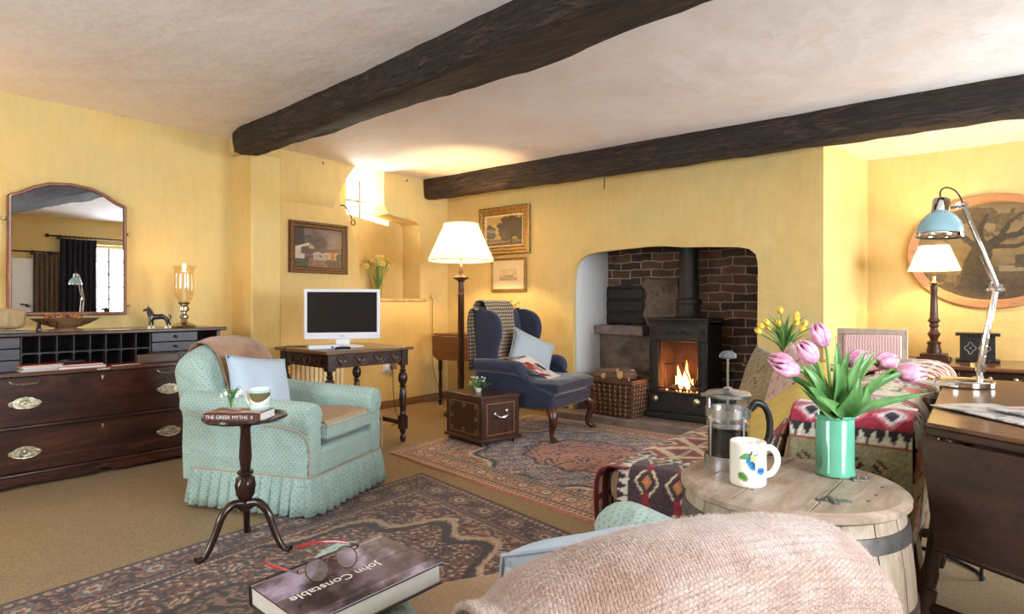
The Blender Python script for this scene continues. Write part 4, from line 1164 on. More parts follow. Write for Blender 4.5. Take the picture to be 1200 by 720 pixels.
MB().cbox((-.035, -.025, .0), (.045, .03, .045)).build('plug', M['whitep'], t, True, bevel=.006)

# pictures ----------------------------------------------------------
def rframe(mb, w, h, prof):
    """prof: (offset inward, y)"""
    secs = []
    for sx, sz in ((-1, -1), (1, -1), (1, 1), (-1, 1)):
        secs.append([(sx*(w/2-d), y, sz*(h/2-d)) for d, y in prof])
    mb.loft(secs, True, False, ring=True); return mb
def picture(name, label, w, h, fw, loc, rz, fmat, colfn, mount=0, nx=110, inner=None, deep=.03, tilt=0):
    t = thing(name, label, 'picture', loc, rz); t.rotation_euler[0] = tilt
    rframe(MB(), w, h, [(0, .0), (0, -deep*.6), (fw*.12, -deep), (fw*.35, -deep*.95), (fw*.5, -deep*.55), (fw*.8, -deep*.5), (fw*.86, -deep*.62), (fw, -deep*.4), (fw, 0)]).build('frame', fmat, t, True, ang=25)
    if inner: rframe(MB(), w-2*fw+.002, h-2*fw+.002, [(0, -.002), (0, -deep*.42), (.012, -deep*.3), (.012, -.002)]).build('slip', inner, t, False)
    iw, ih = w-2*fw, h-2*fw
    if mount:
        MB().box(-iw/2, iw/2, -.006, -.002, -ih/2, ih/2).build('mount', plain('cream_mount', S(226, 204, 160), .8), t, False)
        iw -= 2*mount; ih -= 2*mount
    ny = int(nx*ih/iw); v, f = sheet(iw, ih, nx, ny)
    v = np.stack([v[:, 0]-iw/2, np.full(len(v), -.0075), v[:, 1]-ih/2], 1)
    o = np_obj('canvas', v, f, M['paint'], t)
    paint(o, lambda co: colfn((co[:, 0]+iw/2)/iw, (co[:, 2]+ih/2)/ih)); return t
def farm(x, y):
    n = len(x); c = rgb(n, (112, 96, 90)); k = fbm(x*5, y*5, 5)
    c += ((k-.5)*70)[:, None]
    def P(m, col, v=18):
        cc = rgb(n, col)+((fbm(x*22, y*22, 3)-.5)*v*2)[:, None]; c[m] = cc[m]
    P((np.hypot((x-.38)/1.3, y-.62) < .2+.05*k) & (k > .36), (78, 70, 62)); P((x < .16+.06*k) & (y > .5), (46, 42, 40))
    P(y < .24+.03*np.sin(x*6), (70, 68, 44)); P((y < .24) & (np.abs(x-.42-(.24-y)*.3) < .13+(.24-y)*.4), (130, 96, 74))
    P((y > .2) & (y < .46-.0*x) & (x < .2), (186, 178, 172)); P((y > .40+.35*(x-.0)) & (y < .5+.45*x) & (x < .3), (200, 186, 160))
    P((x > .12) & (x < .46) & (y > .33) & (y < .50-abs(.0)+.1*np.minimum(1, (x-.12)*3)-(x > .36)*(x-.36)*1.6), (92, 66, 58))
    P((x > .28) & (x < .40) & (y > .48) & (y < .6-(np.abs(x-.33)*1.4)), (176, 150, 112))
    P((x > .38) & (x < .66) & (y > .18) & (y < .34), (168, 150, 140)); P((x > .36) & (x < .7) & (y > .33) & (y < .38+.02*np.sin(x*30)), (186, 164, 146))
    P((x > .68) & (y > .2) & (y < .40), (168, 150, 100)); P((x > .76) & (x < .83) & (y > .18) & (y < .4), (158, 88, 54)); P((x > .64) & (y > .39) & (y < .40+.2*(x-.64)+.06), (104, 62, 50))
    P(np.hypot(x-.97, y-.28) < .11, (52, 50, 40)); P(np.hypot((x-.53)/1.3, y-.29) < .02, (60, 54, 52)); return c
picture('oil_painting', 'dark oil painting of white farm buildings in a bronze frame left of the window', .60, .455, .058, (-4.845+.0, 3.24, 1.54), PI/2, M['bronze'], farm)
def trees(x, y):
    n = len(x); k = fbm(x*9, y*9, 5); c = rgb(n, (176, 150, 92))+((fbm(x*3, y*6, 4)-.5)*50)[:, None]
    def P(m, col, v=20):
        cc = rgb(n, col)+((fbm(x*30, y*30, 3)-.5)*v*2)[:, None]; c[m] = cc[m]
    P((y < .22+.03*k), (112, 92, 54)); P((y < .12), (84, 68, 42)); P((y > .10+.1*k*(x)) & (y < .16) & (x < .6), (150, 124, 76))
    P((np.hypot((x-.12)/1.0, (y-.48)/1.4) < .10+.14*k), (70, 62, 40)); P((np.abs(x-.10) < .012) & (y < .45) & (y > .2), (60, 50, 36))
    P((np.hypot((x-.72)/1.25, (y-.58)/1.35) < .16+.26*k), (66, 56, 36)); P((np.hypot((x-.52), (y-.40)) < .05+.14*k), (76, 64, 40)); P((np.abs(x-.7-.1*(y-.2)) < .02) & (y < .5), (50, 40, 28)); return c
picture('framed_landscape', 'larger framed landscape with big trees, upper of the two right of the floor lamp', .665, .49, .085, (-4.03, 4.872, 1.785), 0, M['gold'], trees, inner=plain('cream_slip', S(226, 206, 160), .6))
def ship(x, y):
    n = len(x); c = rgb(n, (214, 190, 146))+((fbm(x*6, y*6, 4)-.5)*40)[:, None]
    def P(m, col): cc = rgb(n, col); c[m] = cc[m]
    P((y < .25+.05*fbm(x*8, y*8)), (182, 156, 118)); P((y > .3) & (y < .5) & (np.abs(x-.55) < .3-.2*(y-.3)) & (fbm(x*12, y*12) > .45), (160, 132, 96)); P((np.abs(x-.5) < .01) & (y > .4) & (y < .8), (170, 144, 108)); return c
picture('framed_print', 'smaller pale mounted print, lower of the two behind the wing chair', .455, .345, .028, (-3.975, 4.872, 1.335), 0, M['gold'], ship, mount=.085, nx=70, deep=.02)
# ================================================================ CORNER: LAMP, SIDE TABLE, WING CHAIR
# daffodils on the ledge
def blade(mb, base, mid, tip, w, nrm=(0, 0, 1), n=8, fold=.35, via=None):
    """strap leaf with a folded midrib"""
    c = cr([base]+([via] if via else [])+[mid, tip], n); m = len(c)
    P = [Vector(p) for p in c]
    secs = []
    for i, p in enumerate(P):
        t = (P[min(i+1, m-1)]-P[max(0, i-1)]).normalized(); s = t.cross(Vector(nrm))
        s = s.normalized() if s.length > 1e-4 else t.orthogonal()
        up = s.cross(t).normalized(); q = i/(m-1)
        ww = w*(math.sin(PI*min(1, .12+q*.95))**.7 if q < .999 else .02)
        ww = max(ww, .0004); d = ww*fold
        secs.append([tuple(p-s*ww+up*d), tuple(p-s*ww*.5+up*d*.3), tuple(p), tuple(p+s*ww*.5+up*d*.3), tuple(p+s*ww+up*d), tuple(p+s*ww*.5+up*(d*.3-.0012)), tuple(p-up*.0022), tuple(p-s*ww*.5+up*(d*.3-.0012))])
    mb.loft(secs)
t = thing('daffodil_vase', 'pale yellow daffodils in a glass vase on the ledge below the small window', 'vase of flowers', (-5.0, 4.03, 1.09))
MB().shell([(.035, .002), (.042, .004), (.042, .06), (.046, .13), (.05, .17), (.052, .172)], n=28).build('glass_vase', glass('green_glass', (.86, .92, .7, 1), .16), t)
MB().lathe([(.034, .005), (.036, .10)], n=20).build('water', glass('water', (.85, .9, .72, 1), .05), t)
rn = random.Random(5); st = MB(); pe = MB(); tr = MB(); lf = MB()
for k in range(30):
    a = rn.uniform(0, 2*PI); l = rn.uniform(.02, .14); h = rn.uniform(.33, .42)-.4*l*l
    tip = Vector((l*math.cos(a)*.9, l*math.sin(a)*1.15, h))
    st.tube(cr([(0, 0, .01), (tip.x*.25, tip.y*.25, .15), tuple(tip)], 4), .0028, 5)
    d = Vector((math.cos(a)+1.0, math.sin(a), .25)).normalized()
    R = d.to_track_quat('Z', 'Y').to_matrix().to_4x4(); MM = Matrix.Translation(tip) @ R
    for q in range(6):
        b = q*PI/3; pe.add([(0, 0, 0), (.020*math.cos(b-.42), .020*math.sin(b-.42), .003), (.036*math.cos(b), .036*math.sin(b), -.003), (.020*math.cos(b+.42), .020*math.sin(b+.42), .003)], [(0, 1, 2, 3)], MM)
    tr.lathe([(.006, 0), (.008, .012), (.011, .018), (.008, .017), (.004, .004)], n=10, M=MM)
for k in range(5):
    a = rn.uniform(0, 2*PI); blade(lf, (0, 0, .08), (.03*math.cos(a), .03*math.sin(a), .18), (.07*math.cos(a), .07*math.sin(a), .27), .006)
st.build('stems', M['stem'], t); lf.build('leaves', M['leafm'], t)
pe.build('petals', plain('daffodil_petal', S(242, 232, 150), .6), t, True, solid=.0008); tr.build('trumpets', plain('daffodil_trumpet', S(240, 206, 70), .6), t)
# window stay and ceiling hooks
o = MB().tube(cr([(-4.84, 3.47, 1.955), (-4.825, 3.50, 1.95), (-4.82, 3.55, 1.90), (-4.82, 3.58, 1.835)], 5), .006, 7); 
o.tube([(-4.82, 3.595+.022*math.cos(a), 1.805+.026*math.sin(a)) for a in [k*PI/7 for k in range(14)]], .005, 6, ring=True)
tag(o.build('window_stay', M['iron']), 'black iron window stay ending in a ring at the left edge of the small window', 'window stay')
for (x, y, z, l) in ((-4.78, 3.27, 2.30, 'iron hook under the ceiling above the farm painting'), (-4.80, 3.63, 2.31, 'iron hook at the top left corner of the small window'), (-4.80, 4.27, 2.30, 'iron hook under the ceiling right of the small window')):
    mb = MB(); mb.tube([(-4.86, y, z), (-4.825, y, z), (-4.82, y, z+.010), (-4.82, y, z+.018)], .0045, 6); tag(mb.build('ceiling_hook', M['iron']), l, 'hook')
t = thing('hanging_chain', 'short black chain hanging from the far beam above the fireplace', 'chain', (-2.76, 4.70, 2.14))
for k in range(5):
    MB().tube([((.006 if k % 2 else 0)*math.cos(a), (0 if k % 2 else .006)*math.cos(a), -.012-.02*k+.013*math.sin(a)) for a in [q*PI/5 for q in range(10)]], .0022, 5, ring=True).build('link', M['iron'], t)
# slim wire with a hook on the wall
mb = MB(); mb.tube(cr([(-4.82, 4.62, 1.10), (-4.82, 4.62, .6), (-4.81, 4.63, .3), (-4.80, 4.70, .14), (-4.75, 4.75, .02)], 6), .0035, 6)
w_ = mb.build('wall_cable', plain('wire', S(90, 70, 50), .5)); tag(w_, 'thin cable hanging down the corner wall left of the floor lamp', 'cable')
mb = MB(); mb.tube([(-4.82, 4.62, 1.10), (-4.82, 4.62, 1.14)], .005, 6); mb.tube([(-4.82, 4.58, 1.105), (-4.82, 4.66, 1.105)], .004, 6); mb.build('cable_end', M['brass'], w_)

# floor lamp
LX, LY = -3.99, 4.19
t = thing('floor_lamp', 'tall turned wood floor lamp with a pleated cream shade, lit', 'floor lamp', (LX, LY, 0))
lw_ = wood('lamp_walnut', S(52, 32, 24), S(96, 62, 44), axis=2, scale=5, rough=.35, coat=.2)
MB().lathe([(.155, 0), (.165, .012), (.165, .03), (.15, .045), (.11, .055), (.06, .065), (.045, .085)], n=40).build('base', lw_, t)
MB().lathe([(.032, .08), (.036, .10), (.028, .115), (.030, .30), (.030, 1.12), (.034, 1.13), (.028, 1.14), (.024, 1.24), (.040, 1.26), (.075, 1.275), (.078, 1.285), (.05, 1.295), (.022, 1.32), (.020, 1.38), (.014, 1.39)], n=24).build('pole', lw_, t)
MB().lathe([(.012, 1.38), (.012, 1.45), (.018, 1.455), (.018, 1.48)], n=14).build('bulb_holder', M['brass'], t)
cream = shade_mat('pleated_cream', S(248, 238, 214))
rp = lambda a, z: .018*math.sin(a*40)
sh = MB().shell([(.300, 1.44), (.295, 1.46), (.245, 1.57), (.200, 1.67), (.165, 1.75), (.155, 1.785)], n=320, rip=rp).build('lamp_shade', cream, t, True, ang=80)
mb = MB(); mb.tube([(.299*math.cos(a), .299*math.sin(a), 1.44) for a in [k*PI/40 for k in range(80)]], .006, 6, ring=True); mb2 = MB(); mb2.tube([(.156*math.cos(a), .156*math.sin(a), 1.785) for a in [k*PI/40 for k in range(80)]], .005, 6, ring=True); mb2.build('shade_binding', plain('shade_binding_top', S(240, 226, 196), .8), sh)
mb.build('shade_binding', plain('shade_binding', S(240, 226, 196), .8), sh)
MB().sphere((0, 0, 1.52), .032, 14, (1, 1, 1.3)).build('bulb', emit('bulb_glow', (1, .75, .42, 1), 12), t)
point('floor_lamp_light', (0, 0, 1.60), 36, (1, .66, .30), .035, t)
# drop-leaf table
t = thing('drop_leaf_table', 'small brown drop-leaf table between floor lamp and wing chair', 'table', (-4.38, 4.58, 0))
wd = wood('walnut_leaf', S(96, 60, 38), S(140, 94, 62), axis=0, scale=5, rough=.4)
MB().box(-.24, .5, -.14, .24, .715, .735).build('table_top', wd, t, True, bevel=.004)
MB().prism([(-.24, .712), (.5, .712), (.5, .52), (.46, .48), (-.18, .47), (-.225, .50), (-.24, .55)], -.155, -.14, 'y').build('drop_leaf', wd, t, True, bevel=.003)
for x in (-.19, .45):
    for y in (-.09, .19):
        MB().lathe([(.012, 0), (.016, .03), (.022, .06), (.014, .07), (.019, .2), (.014, .34), (.022, .36), (.022, .44), (.02, .715)], (x, y, 0), 14).build('leg', M['oak_tab'], t)

# wing chair
WA = math.radians(7)
wc = thing('wing_chair', 'navy blue wing-backed armchair with carved claw feet beside the hearth', 'armchair', (-3.03, 4.07, 0), WA)
nv = M['navy']
MB().box(-.36, .34, -.335, .335, .245, .345).build('seat_rail', nv, wc, True, bevel=.018, seg=3)
mb = MB()
def wcush(a, b, top):
    u = 2*a-1; v = 2*b-1; k = max(0, (1-abs(u)**5)*(1-abs(v)**5))**.4
    wide = .255+(.065 if u > .35 else .065*max(0, (u+.0)/.35) if u > 0 else 0)
    return (.05+.315*u, wide*v, .405+(1 if top else -1)*(.030+.030*k)+(.010*mnoise.noise(Vector((u*3, v*2, 5))) if top else 0))
for top in (0, 1): mb.grid(lambda a, b: wcush(a, b, top), 22, 16)
per = [(a, 0) for a in np.linspace(0, 1, 23)]+[(1, b) for b in np.linspace(0, 1, 17)[1:]]+[(a, 1) for a in np.linspace(1, 0, 23)[1:]]+[(0, b) for b in np.linspace(1, 0, 17)[1:-1]]
mb.loft([[wcush(a, b, 0), wcush(a, b, 1)] for a, b in per], False, False, ring=True)
o = mb.build('seat_cushion', nv, wc, True, ang=80)
for tp in (0, 1): MB().tube([wcush(a, b, tp) for a, b in per], .0045, 6, ring=True).build('piping', nv, o)
secs = []
prof = [(-.24, .34), (-.27, .60), (-.315, .95), (-.335, 1.02), (-.37, 1.045), (-.41, 1.03), (-.425, .96), (-.40, .60), (-.37, .30)]
for y in (-.285, -.27, -.22, -.1, 0, .1, .22, .27, .285):
    a = abs(y)/.285; e = .75 if a > .99 else .95 if a > .93 else 1
    s = [(-.335+(x+.335)*e, y, z-.055*a**2*max(0, (z-.5)/.5)) for x, z in prof]; secs.append([tuple(p) for p in cr(s, 3, ring=True)])
MB().loft(secs).build('backrest', nv, wc, True, ang=70)
# wings: rounded panels swept along their curving front edge
wo = [(-.34+(x_+.34)*.74, z_) for x_, z_ in [(-.34, .985), (-.24, .99), (-.15, .965), (-.085, .915), (-.055, .84), (-.065, .76), (-.10, .69), (-.115, .62), (-.11, .56)]]
for sg in (-1, 1):
    secs = []
    fr_ = cr([(x, 0, z) for x, z in wo], 5)
    for (x, _, z) in fr_:
        q = max(0, min(1, (x+.34)/.285)); yo = .275+.055*q; th = .030
        bx = -.375+(.0)*z; zb = z if z > .97 else z
        # horizontal slice from back to this edge point
        s = []
        s.append((bx, sg*(.25), z)); s.append((bx, sg*(.31), z))
        s.append((x-.035, sg*(yo+th), z)); s.append((x-.008, sg*(yo+th*.85), z+.004)); s.append((x, sg*yo, z+.006)); s.append((x-.010, sg*(yo-th*.9), z+.004)); s.append((x-.04, sg*(yo-th), z))
        secs.append(s)
    z0 = secs[0]; secs.insert(0, [(p[0]*.35+(-.33)*.65, p[1]*.9+sg*.03, 1.005) for p in z0])
    MB().loft(secs).build('wing', nv, wc, True, ang=70, bevel=0)
    # padded arm with rolled top sweeping down at the front
    secs = []
    for x, zt, r in ((-.36, .60, .052), (-.2, .605, .054), (-.08, .60, .056), (.02, .595, .058), (.065, .585, .057), (.088, .565, .048), (.098, .55, .03)):
        secs.append([(x, sg*.34+r*1.05*math.cos(a), zt-.05+r*math.sin(a)) for a in [2*PI*k/16 for k in range(16)]])
    mb = MB(); mb.loft(secs)
    mb2 = MB(); mb2.prism([(-.37, .26), (.33, .26), (.335, .36), (.28, .385), (.19, .41), (.12, .46), (.07, .54), (-.37, .57)], sg*.315-.022, sg*.315+.030, 'y')
    o = mb.build('arm', nv, wc, True, ang=70)
    mb2.build('arm_panel', nv, o, True, bevel=.016, seg=4)
wl = wood('walnut_leg', S(58, 28, 22), S(104, 56, 42), axis=2, scale=7, rough=.25, coat=.4)
for sg in (-1, 1):
    pts = cr([(.30, sg*.30, .27), (.325, sg*.325, .22), (.335, sg*.335, .16), (.315, sg*.315, .09), (.315, sg*.315, .05), (.335, sg*.335, .028), (.345, sg*.345, .022)], 4)
    rr = list(np.interp(np.linspace(0, 1, len(pts)), [0, .15, .35, .6, .75, .9, 1], [.036, .040, .032, .019, .018, .028, .016]))
    mb = MB(); mb.tube(pts, rr, 12)
    for a in (-.9, -.3, .3, .9):
        th = sg*PI/4+a; cx, cy = .335, sg*.335
        mb.tube([(cx+.005*math.cos(th), cy+.005*math.sin(th), .045), (cx+.03*math.cos(th), cy+.03*math.sin(th), .026), (cx+.036*math.cos(th), cy+.036*math.sin(th), .006)], [.008, .009, .006], 7)
    for q in range(5): mb.tube(cr([(.30+.03, sg*(.30+.01*q-.02), .235), (.335+.028, sg*(.335+.006*q-.012), .19), (.33+.02, sg*.335, .15)], 3), .004, 5)
    mb.build('leg', wl, wc)
    MB().tube(cr([(-.32, sg*.27, .26), (-.34, sg*.27, .12), (-.40, sg*.27, .005)], 4), .018, 8).build('leg', wl, wc)
# houndstooth check throw over its back
m = N('check_wool'); tc = m.new('ShaderNodeTexCoord')
def stripes(axis, pitch, duty):
    sp = m.new('ShaderNodeSeparateXYZ'); m.link(tc.outputs['UV'], sp.inputs[0])
    return m.math('LESS_THAN', m.math('FRACT', m.math('MULTIPLY', sp.outputs[axis], 1/pitch)), duty)
s1 = stripes(0, .030, .5); s2 = stripes(1, .030, .5)
m.col(m.ramp(m.math('MULTIPLY', m.math('ADD', s1, s2), .5), [(.2, S(206, 186, 152)), (.5, S(128, 106, 84)), (.9, S(40, 34, 36))])); m.set(Roughness=.95, Sheen_Weight=.3)
m.bump(m.noise(m.coord(), 180, 3), .5, .006)
def drape_strip(name, label, parent_ch, path, y0, y1, mat, seed=1, n=24, amp=.008, solid=.008, skew=0, cat='throw'):
    t = thing(name, label, cat, tuple(parent_ch.location), parent_ch.rotation_euler[2])
    path = cr([(a, 0, b) for a, b in path], 6); L = [0]
    for i in range(1, len(path)): L.append(L[-1]+(Vector(path[i])-Vector(path[i-1])).length)
    me_v = []; uvs = []
    for i in range(n+1):
        a = i/n
        for j, q in enumerate(path):
            y = y0+(y1-y0)*a+skew*L[j]
            w = amp*mnoise.noise(Vector((L[j]*6, y*8, seed)))
            me_v.append((q[0]+w*.7, y+w, q[2]+abs(w))); uvs.append((y, L[j]))
    k = len(path); f = [(i*k+j, (i+1)*k+j, (i+1)*k+j+1, i*k+j+1) for i in range(n) for j in range(k-1)]
    mb = MB(); mb.v = me_v; mb.f = f; o = mb.build('blanket', mat, t, True, solid=solid)
    u = o.data.uv_layers[0]
    for l in o.data.loops: u.data[l.index].uv = uvs[l.vertex_index]
    return t
drape_strip('check_blanket', 'cream and black checked wool blanket over the navy wing chair back', wc,
            [(-.20, .46), (-.245, .56), (-.275, .75), (-.305, .96), (-.33, 1.04), (-.37, 1.066), (-.42, 1.05), (-.44, .97), (-.425, .75), (-.41, .55)], -.245, .15, m.m, skew=-.03)
drape_strip('check_blanket', 'end of the checked blanket hanging behind the left wing of the navy chair', wc,
            [(-.36, .985), (-.41, 1.0), (-.44, .96), (-.45, .85), (-.445, .7), (-.44, .50)], -.33, -.20, m.m, seed=4)
cushion('cushion', 'pale grey-blue square cushion propped in the navy wing chair', .40, .40, .12, plain('grey_linen', S(172, 182, 190), .9, 0, .3, 400, .06), local(wc, (-.07, .03, .60)), (math.radians(-24), math.radians(24), math.radians(60)), plain('grey_pipe', S(160, 170, 180), .9), 6)
# newspaper supplement folded over the arm
t = thing('magazine', 'open colour magazine draped over the near arm of the wing chair', 'magazine', tuple(wc.location), WA)
def mg(a, b):
    s = -.30+.56*a; yy = -.40+.20*b if a < .4 else -.40+.20*b+.28*(a-.4)
    x = -.15+.42*a*.95; z = .612+.006*math.sin(a*9+b*4) - (0 if a < .42 else (a-.42)*.29)
    return (x, yy+.04, z+.01*b)
v = [mg(i/60, j/30) for i in range(61) for j in range(31)]
f = np.array([(i*31+j, (i+1)*31+j, (i+1)*31+j+1, i*31+j+1) for i in range(60) for j in range(30)])
o = np_obj('pages', np.array(v), f, M['print'], t)
def magcol(co):
    n = len(co); i = np.arange(n); a = (i//31)/60; b = (i % 31)/30; c = rgb(n, (226, 218, 208)); k = fbm(a*9, b*6, 4)
    m1 = (a < .36) & (k > .42); sel(c, m1, (176, 128, 116)); sel(c, (a < .36) & (k > .56), (120, 70, 70)); sel(c, (np.hypot(a-.33, (b-.75)*.6) < .09), (40, 46, 66))
    sel(c, (a > .5) & (a < .9) & (b < .62) & (k > .42), (156, 44, 52)); sel(c, (a > .52) & (a < .62) & (b > .5) & (b < .8) & (k > .4), (92, 110, 60)); sel(c, (a > .60) & (a < .76) & (b > .55) & (b < .85), (50, 64, 100)); sel(c, (a > .64) & (a < .80) & (b > .2) & (b < .45), (206, 140, 110)); return c
paint(o, magcol); o.modifiers.new('s', 'SOLIDIFY').thickness = .003
# dried leaves poking up behind the chair
t = thing('dried_leaf_sprig', 'sprig of dried leaves showing behind the wing chair top', 'dried leaves', (-3.62, 4.66, .735))
t.location = (-3.98, 4.70, .737)
MB().lathe([(.03, 0), (.045, .03), (.045, .09), (.025, .13), (.03, .15)], n=20).build('jar', plain('stoneware', S(150, 120, 84), .5), t)
mb = MB(); lf = MB()
for k in range(9):
    a = -.5+k*.32; l = .10+.03*(k % 3); p = cr([(0, 0, .1), (l*.5*math.cos(a), l*.3*math.sin(a), .22), (l*1.5*math.cos(a), l*math.sin(a), .27+.02*(k % 4))], 5)
    mb.tube(p, .002, 5)
    for q in range(4, len(p), 2):
        b = Vector(p[q]); lf.add([tuple(b), tuple(b+Vector((.012, .004, .012))), tuple(b+Vector((.030, .0, .006))), tuple(b+Vector((.014, -.006, -.010)))], [(0, 1, 2, 3)])
mb.build('stems', M['oak_tab'], t); lf.build('leaves', plain('dry_leaf', S(150, 120, 60), .7), t, True, solid=.001)

# inlaid box chest --------------------------------------------------
bx = thing('inlaid_chest', 'small inlaid dark wood cube chest standing in front of the wing chair', 'chest', (-3.143, 3.535, 0), math.radians(-11))
dw = wood('inlaid_walnut', S(38, 22, 18), S(78, 48, 38), S(96, 62, 46), axis=2, scale=5, rough=.3, coat=.3)
MB().box(-.225, .225, -.175, .175, .05, .345).build('body', dw, bx, True, bevel=.003)
MB().box(-.235, .235, -.185, .185, .345, .372).build('lid', dw, bx, True, bevel=.005)
MB().box(-.24, .24, -.19, .19, .035, .062).build('plinth', dw, bx, True, bevel=.006)
il = plain('boxwood_inlay', S(170, 132, 84), .4)
mb = MB()
def rectline(mb, plane, c, a0, a1, b0, b1, w=.004):
    for (p, q, r, s) in ((a0, a1, b0, b0+w), (a0, a1, b1-w, b1), (a0, a0+w, b0, b1), (a1-w, a1, b0, b1)):
        if plane == 'x': mb.box(c-.0008, c+.0008, p, q, r, s)
        else: mb.box(p, q, c-.0008, c+.0008, r, s)
rectline(mb, 'x', .2252, -.13, .13, .085, .315); rectline(mb, 'y', -.1752, -.18, .18, .085, .315)
for x in (-.15, 0, .15):
    for z in (.11, .20, .29):
        if x == 0 and z == .20: continue
        mb.tube([(x+.013*math.cos(a), -.1755, z+.013*math.sin(a)) for a in [q*PI/6 for q in range(12)]], .002, 4, ring=True)
mb.build('inlay', il, bx, False)
mb = MB(); mb.tube(cr([(.235, -.055, .235), (.262, -.035, .218), (.268, 0, .222), (.262, .035, .234), (.235, .055, .252)], 4), [.006, .009, .011, .013, .014, .014, .015, .016, .016, .015, .014, .013, .012, .010, .009, .008, .006], 8, flat=.7)
hd_ = mb.build('handle', plain('silver_handle', (.8, .8, .82, 1), .2, 1), bx)
mb = MB(); mb.sphere((.229, -.055, .235), .017, 10, (.4, 1, 1)); mb.sphere((.229, .055, .25), .017, 10, (.4, 1, 1)); mb.build('rosette', M['steel'], hd_)
for x in (-.2, .2):
    for y in (-.15, .15): MB().lathe([(.012, 0), (.022, .008), (.02, .026), (.012, .036)], (x, y, 0), 14).build('foot', dw, bx)
t = thing('pot_plant', 'little bright green leafy plant with white flowers on the inlaid chest', 'potted plant', (-3.155, 3.50, .372))
MB().lathe([(.020, 0), (.026, .018), (.028, .028), (.025, .028), (.018, .01)], n=20).build('pot', plain('white_pot', S(210, 210, 200), .3), t)
lf = MB(); fl_ = MB(); rn = random.Random(8)
for k in range(70):
    a = rn.uniform(0, 2*PI); e = rn.uniform(.1, 1.4); l = rn.uniform(.035, .085); c = Vector((math.cos(a)*math.cos(e)*l, math.sin(a)*math.cos(e)*l, .028+math.sin(e)*l)); d = Vector((math.cos(a), math.sin(a), rn.uniform(-.3, .7))).normalized()
    blade(lf, tuple(c), tuple(c+d*.014), tuple(c+d*.03-Vector((0, 0, .006))), .010, n=3)
    if k % 6 == 0:
        for q in range(5):
            b = q*2*PI/5; p = c+d*.015+Vector((0, 0, .012)); fl_.sphere((p.x+.005*math.cos(b), p.y+.005*math.sin(b), p.z), .004, 6)
lf.build('leaves', M['leafm'], t); fl_.build('blossoms', plain('white_flower', S(240, 240, 240), .5), t)

# ================================================================ HEARTH
HZ = .058
t = thing('log_basket', 'square woven willow basket of logs at the left of the hearth', 'basket', (-2.745, 4.945, HZ), math.radians(-4))
wk = plain('willow', S(88, 58, 44), .6, 0, .3, 60, .35); wk2 = plain('pale_willow', S(186, 158, 124), .5, 0, .3, 60, .2)
wb, db, hb = .25, .20, .30
def side_pts(z): 
    k = .9+.1*z/hb; return k
mb = MB()
for r_ in range(15):
    z = .012+r_*.0195; k = side_pts(z); pts = []
    for (ax, ay, bx_, by) in ((-1, -1, 1, -1), (1, -1, 1, 1), (1, 1, -1, 1), (-1, 1, -1, -1)):
        nn = 18
        for q in range(nn):
            u = q/nn; x = (ax+(bx_-ax)*u)*wb*k; y = (ay+(by-ay)*u)*db*k
            o_ = .007*(1 if (q+r_) % 2 else -1); 
            if ay == by: y += o_
            else: x += o_
            pts.append((x, y, z))
    mb.tube(pts, .0095, 5, ring=True)
mb.build('weave', wk, t)
mb = MB()
for (ax, ay, bx_, by) in ((-1, -1, 1, -1), (1, -1, 1, 1), (1, 1, -1, 1), (-1, 1, -1, -1)):
    for q in range(1, 9):
        u = q/9; k0, k1 = .9, 1.0
        x, y = (ax+(bx_-ax)*u), (ay+(by-ay)*u)
        mb.tube([(x*wb*.9*1.01, y*db*.9*1.01, .01), (x*wb*1.012, y*db*1.012, hb)], .006, 5)
mb.build('stakes', wk2, t)
mb = MB()
for dz, r_ in ((0, .014), (.018, .010)):
    mb.tube([(ax*wb*1.02, ay*db*1.02, hb+dz) for ax, ay in ((-1, -1), (0, -1), (1, -1), (1, 0), (1, 1), (0, 1), (-1, 1), (-1, 0))], r_, 7, ring=True)
mb.build('rim', wk, t)
bark = wood('log_bark', S(70, 54, 46), S(124, 100, 84), axis=0, scale=6, rough=.9); cut = plain('cut_wood', S(196, 158, 118), .8, 0, .2, 60, .15)
lgs = [(-.10, -.04, .30, .048, .1, 'fat round'), (.03, .03, .31, .045, -.3, 'rough-barked'), (.13, -.08, .30, .040, 1.4, 'pale cut-ended'), (-.17, .08, .29, .036, .5, 'thin'), (.06, -.12, .28, .034, .2, 'slim front'), (-.02, .12, .28, .04, .9, 'rear'), (-.15, -.12, .275, .032, -.5, 'front left')]
for i, (x, y, z, r_, a, nm) in enumerate(lgs):
    p = local(t, (x, y, 0)); l = thing('log', nm+' split log in the willow basket' + (' with its sawn end facing the room' if i == 2 else ''), 'log', (p[0], p[1], HZ+z+.055), a, 'logs in the willow basket')
    l.rotation_euler = (0, .12*(i % 3-1), a)
    pr = [(-.10, r_*.9), (-.05, r_), (.05, r_*1.05), (.10, r_*.93)]
    MB().loft([[(x_, r2*math.cos(b)*(1+.08*math.sin(b*3+i)), r2*math.sin(b)*(1+.08*math.cos(b*2+i))) for b in [2*PI*q/18 for q in range(18)]] for x_, r2 in pr]).build('bark', bark, l)
    mb = MB()
    for s in (-1, 1): mb.loft([[(s*(.1002+d_), r_*.84*math.cos(b)*(1+.08*math.sin(b*3+i)), r_*.84*math.sin(b)*(1+.08*math.cos(b*2+i))) for b in [2*PI*q/18 for q in range(18)]] for d_ in (0, .001)])
    mb.build('cut_end', cut, l)

# stove
sv = thing('wood_stove', 'black cast-iron open stove with a lit fire and tall flue', 'stove', (-2.215, 5.12, HZ))
ir = M['iron']; z0 = 0
sw = .262
mb = MB(); mb.box(-sw, sw, -.10, -.07, .27, .82); mb2 = mb
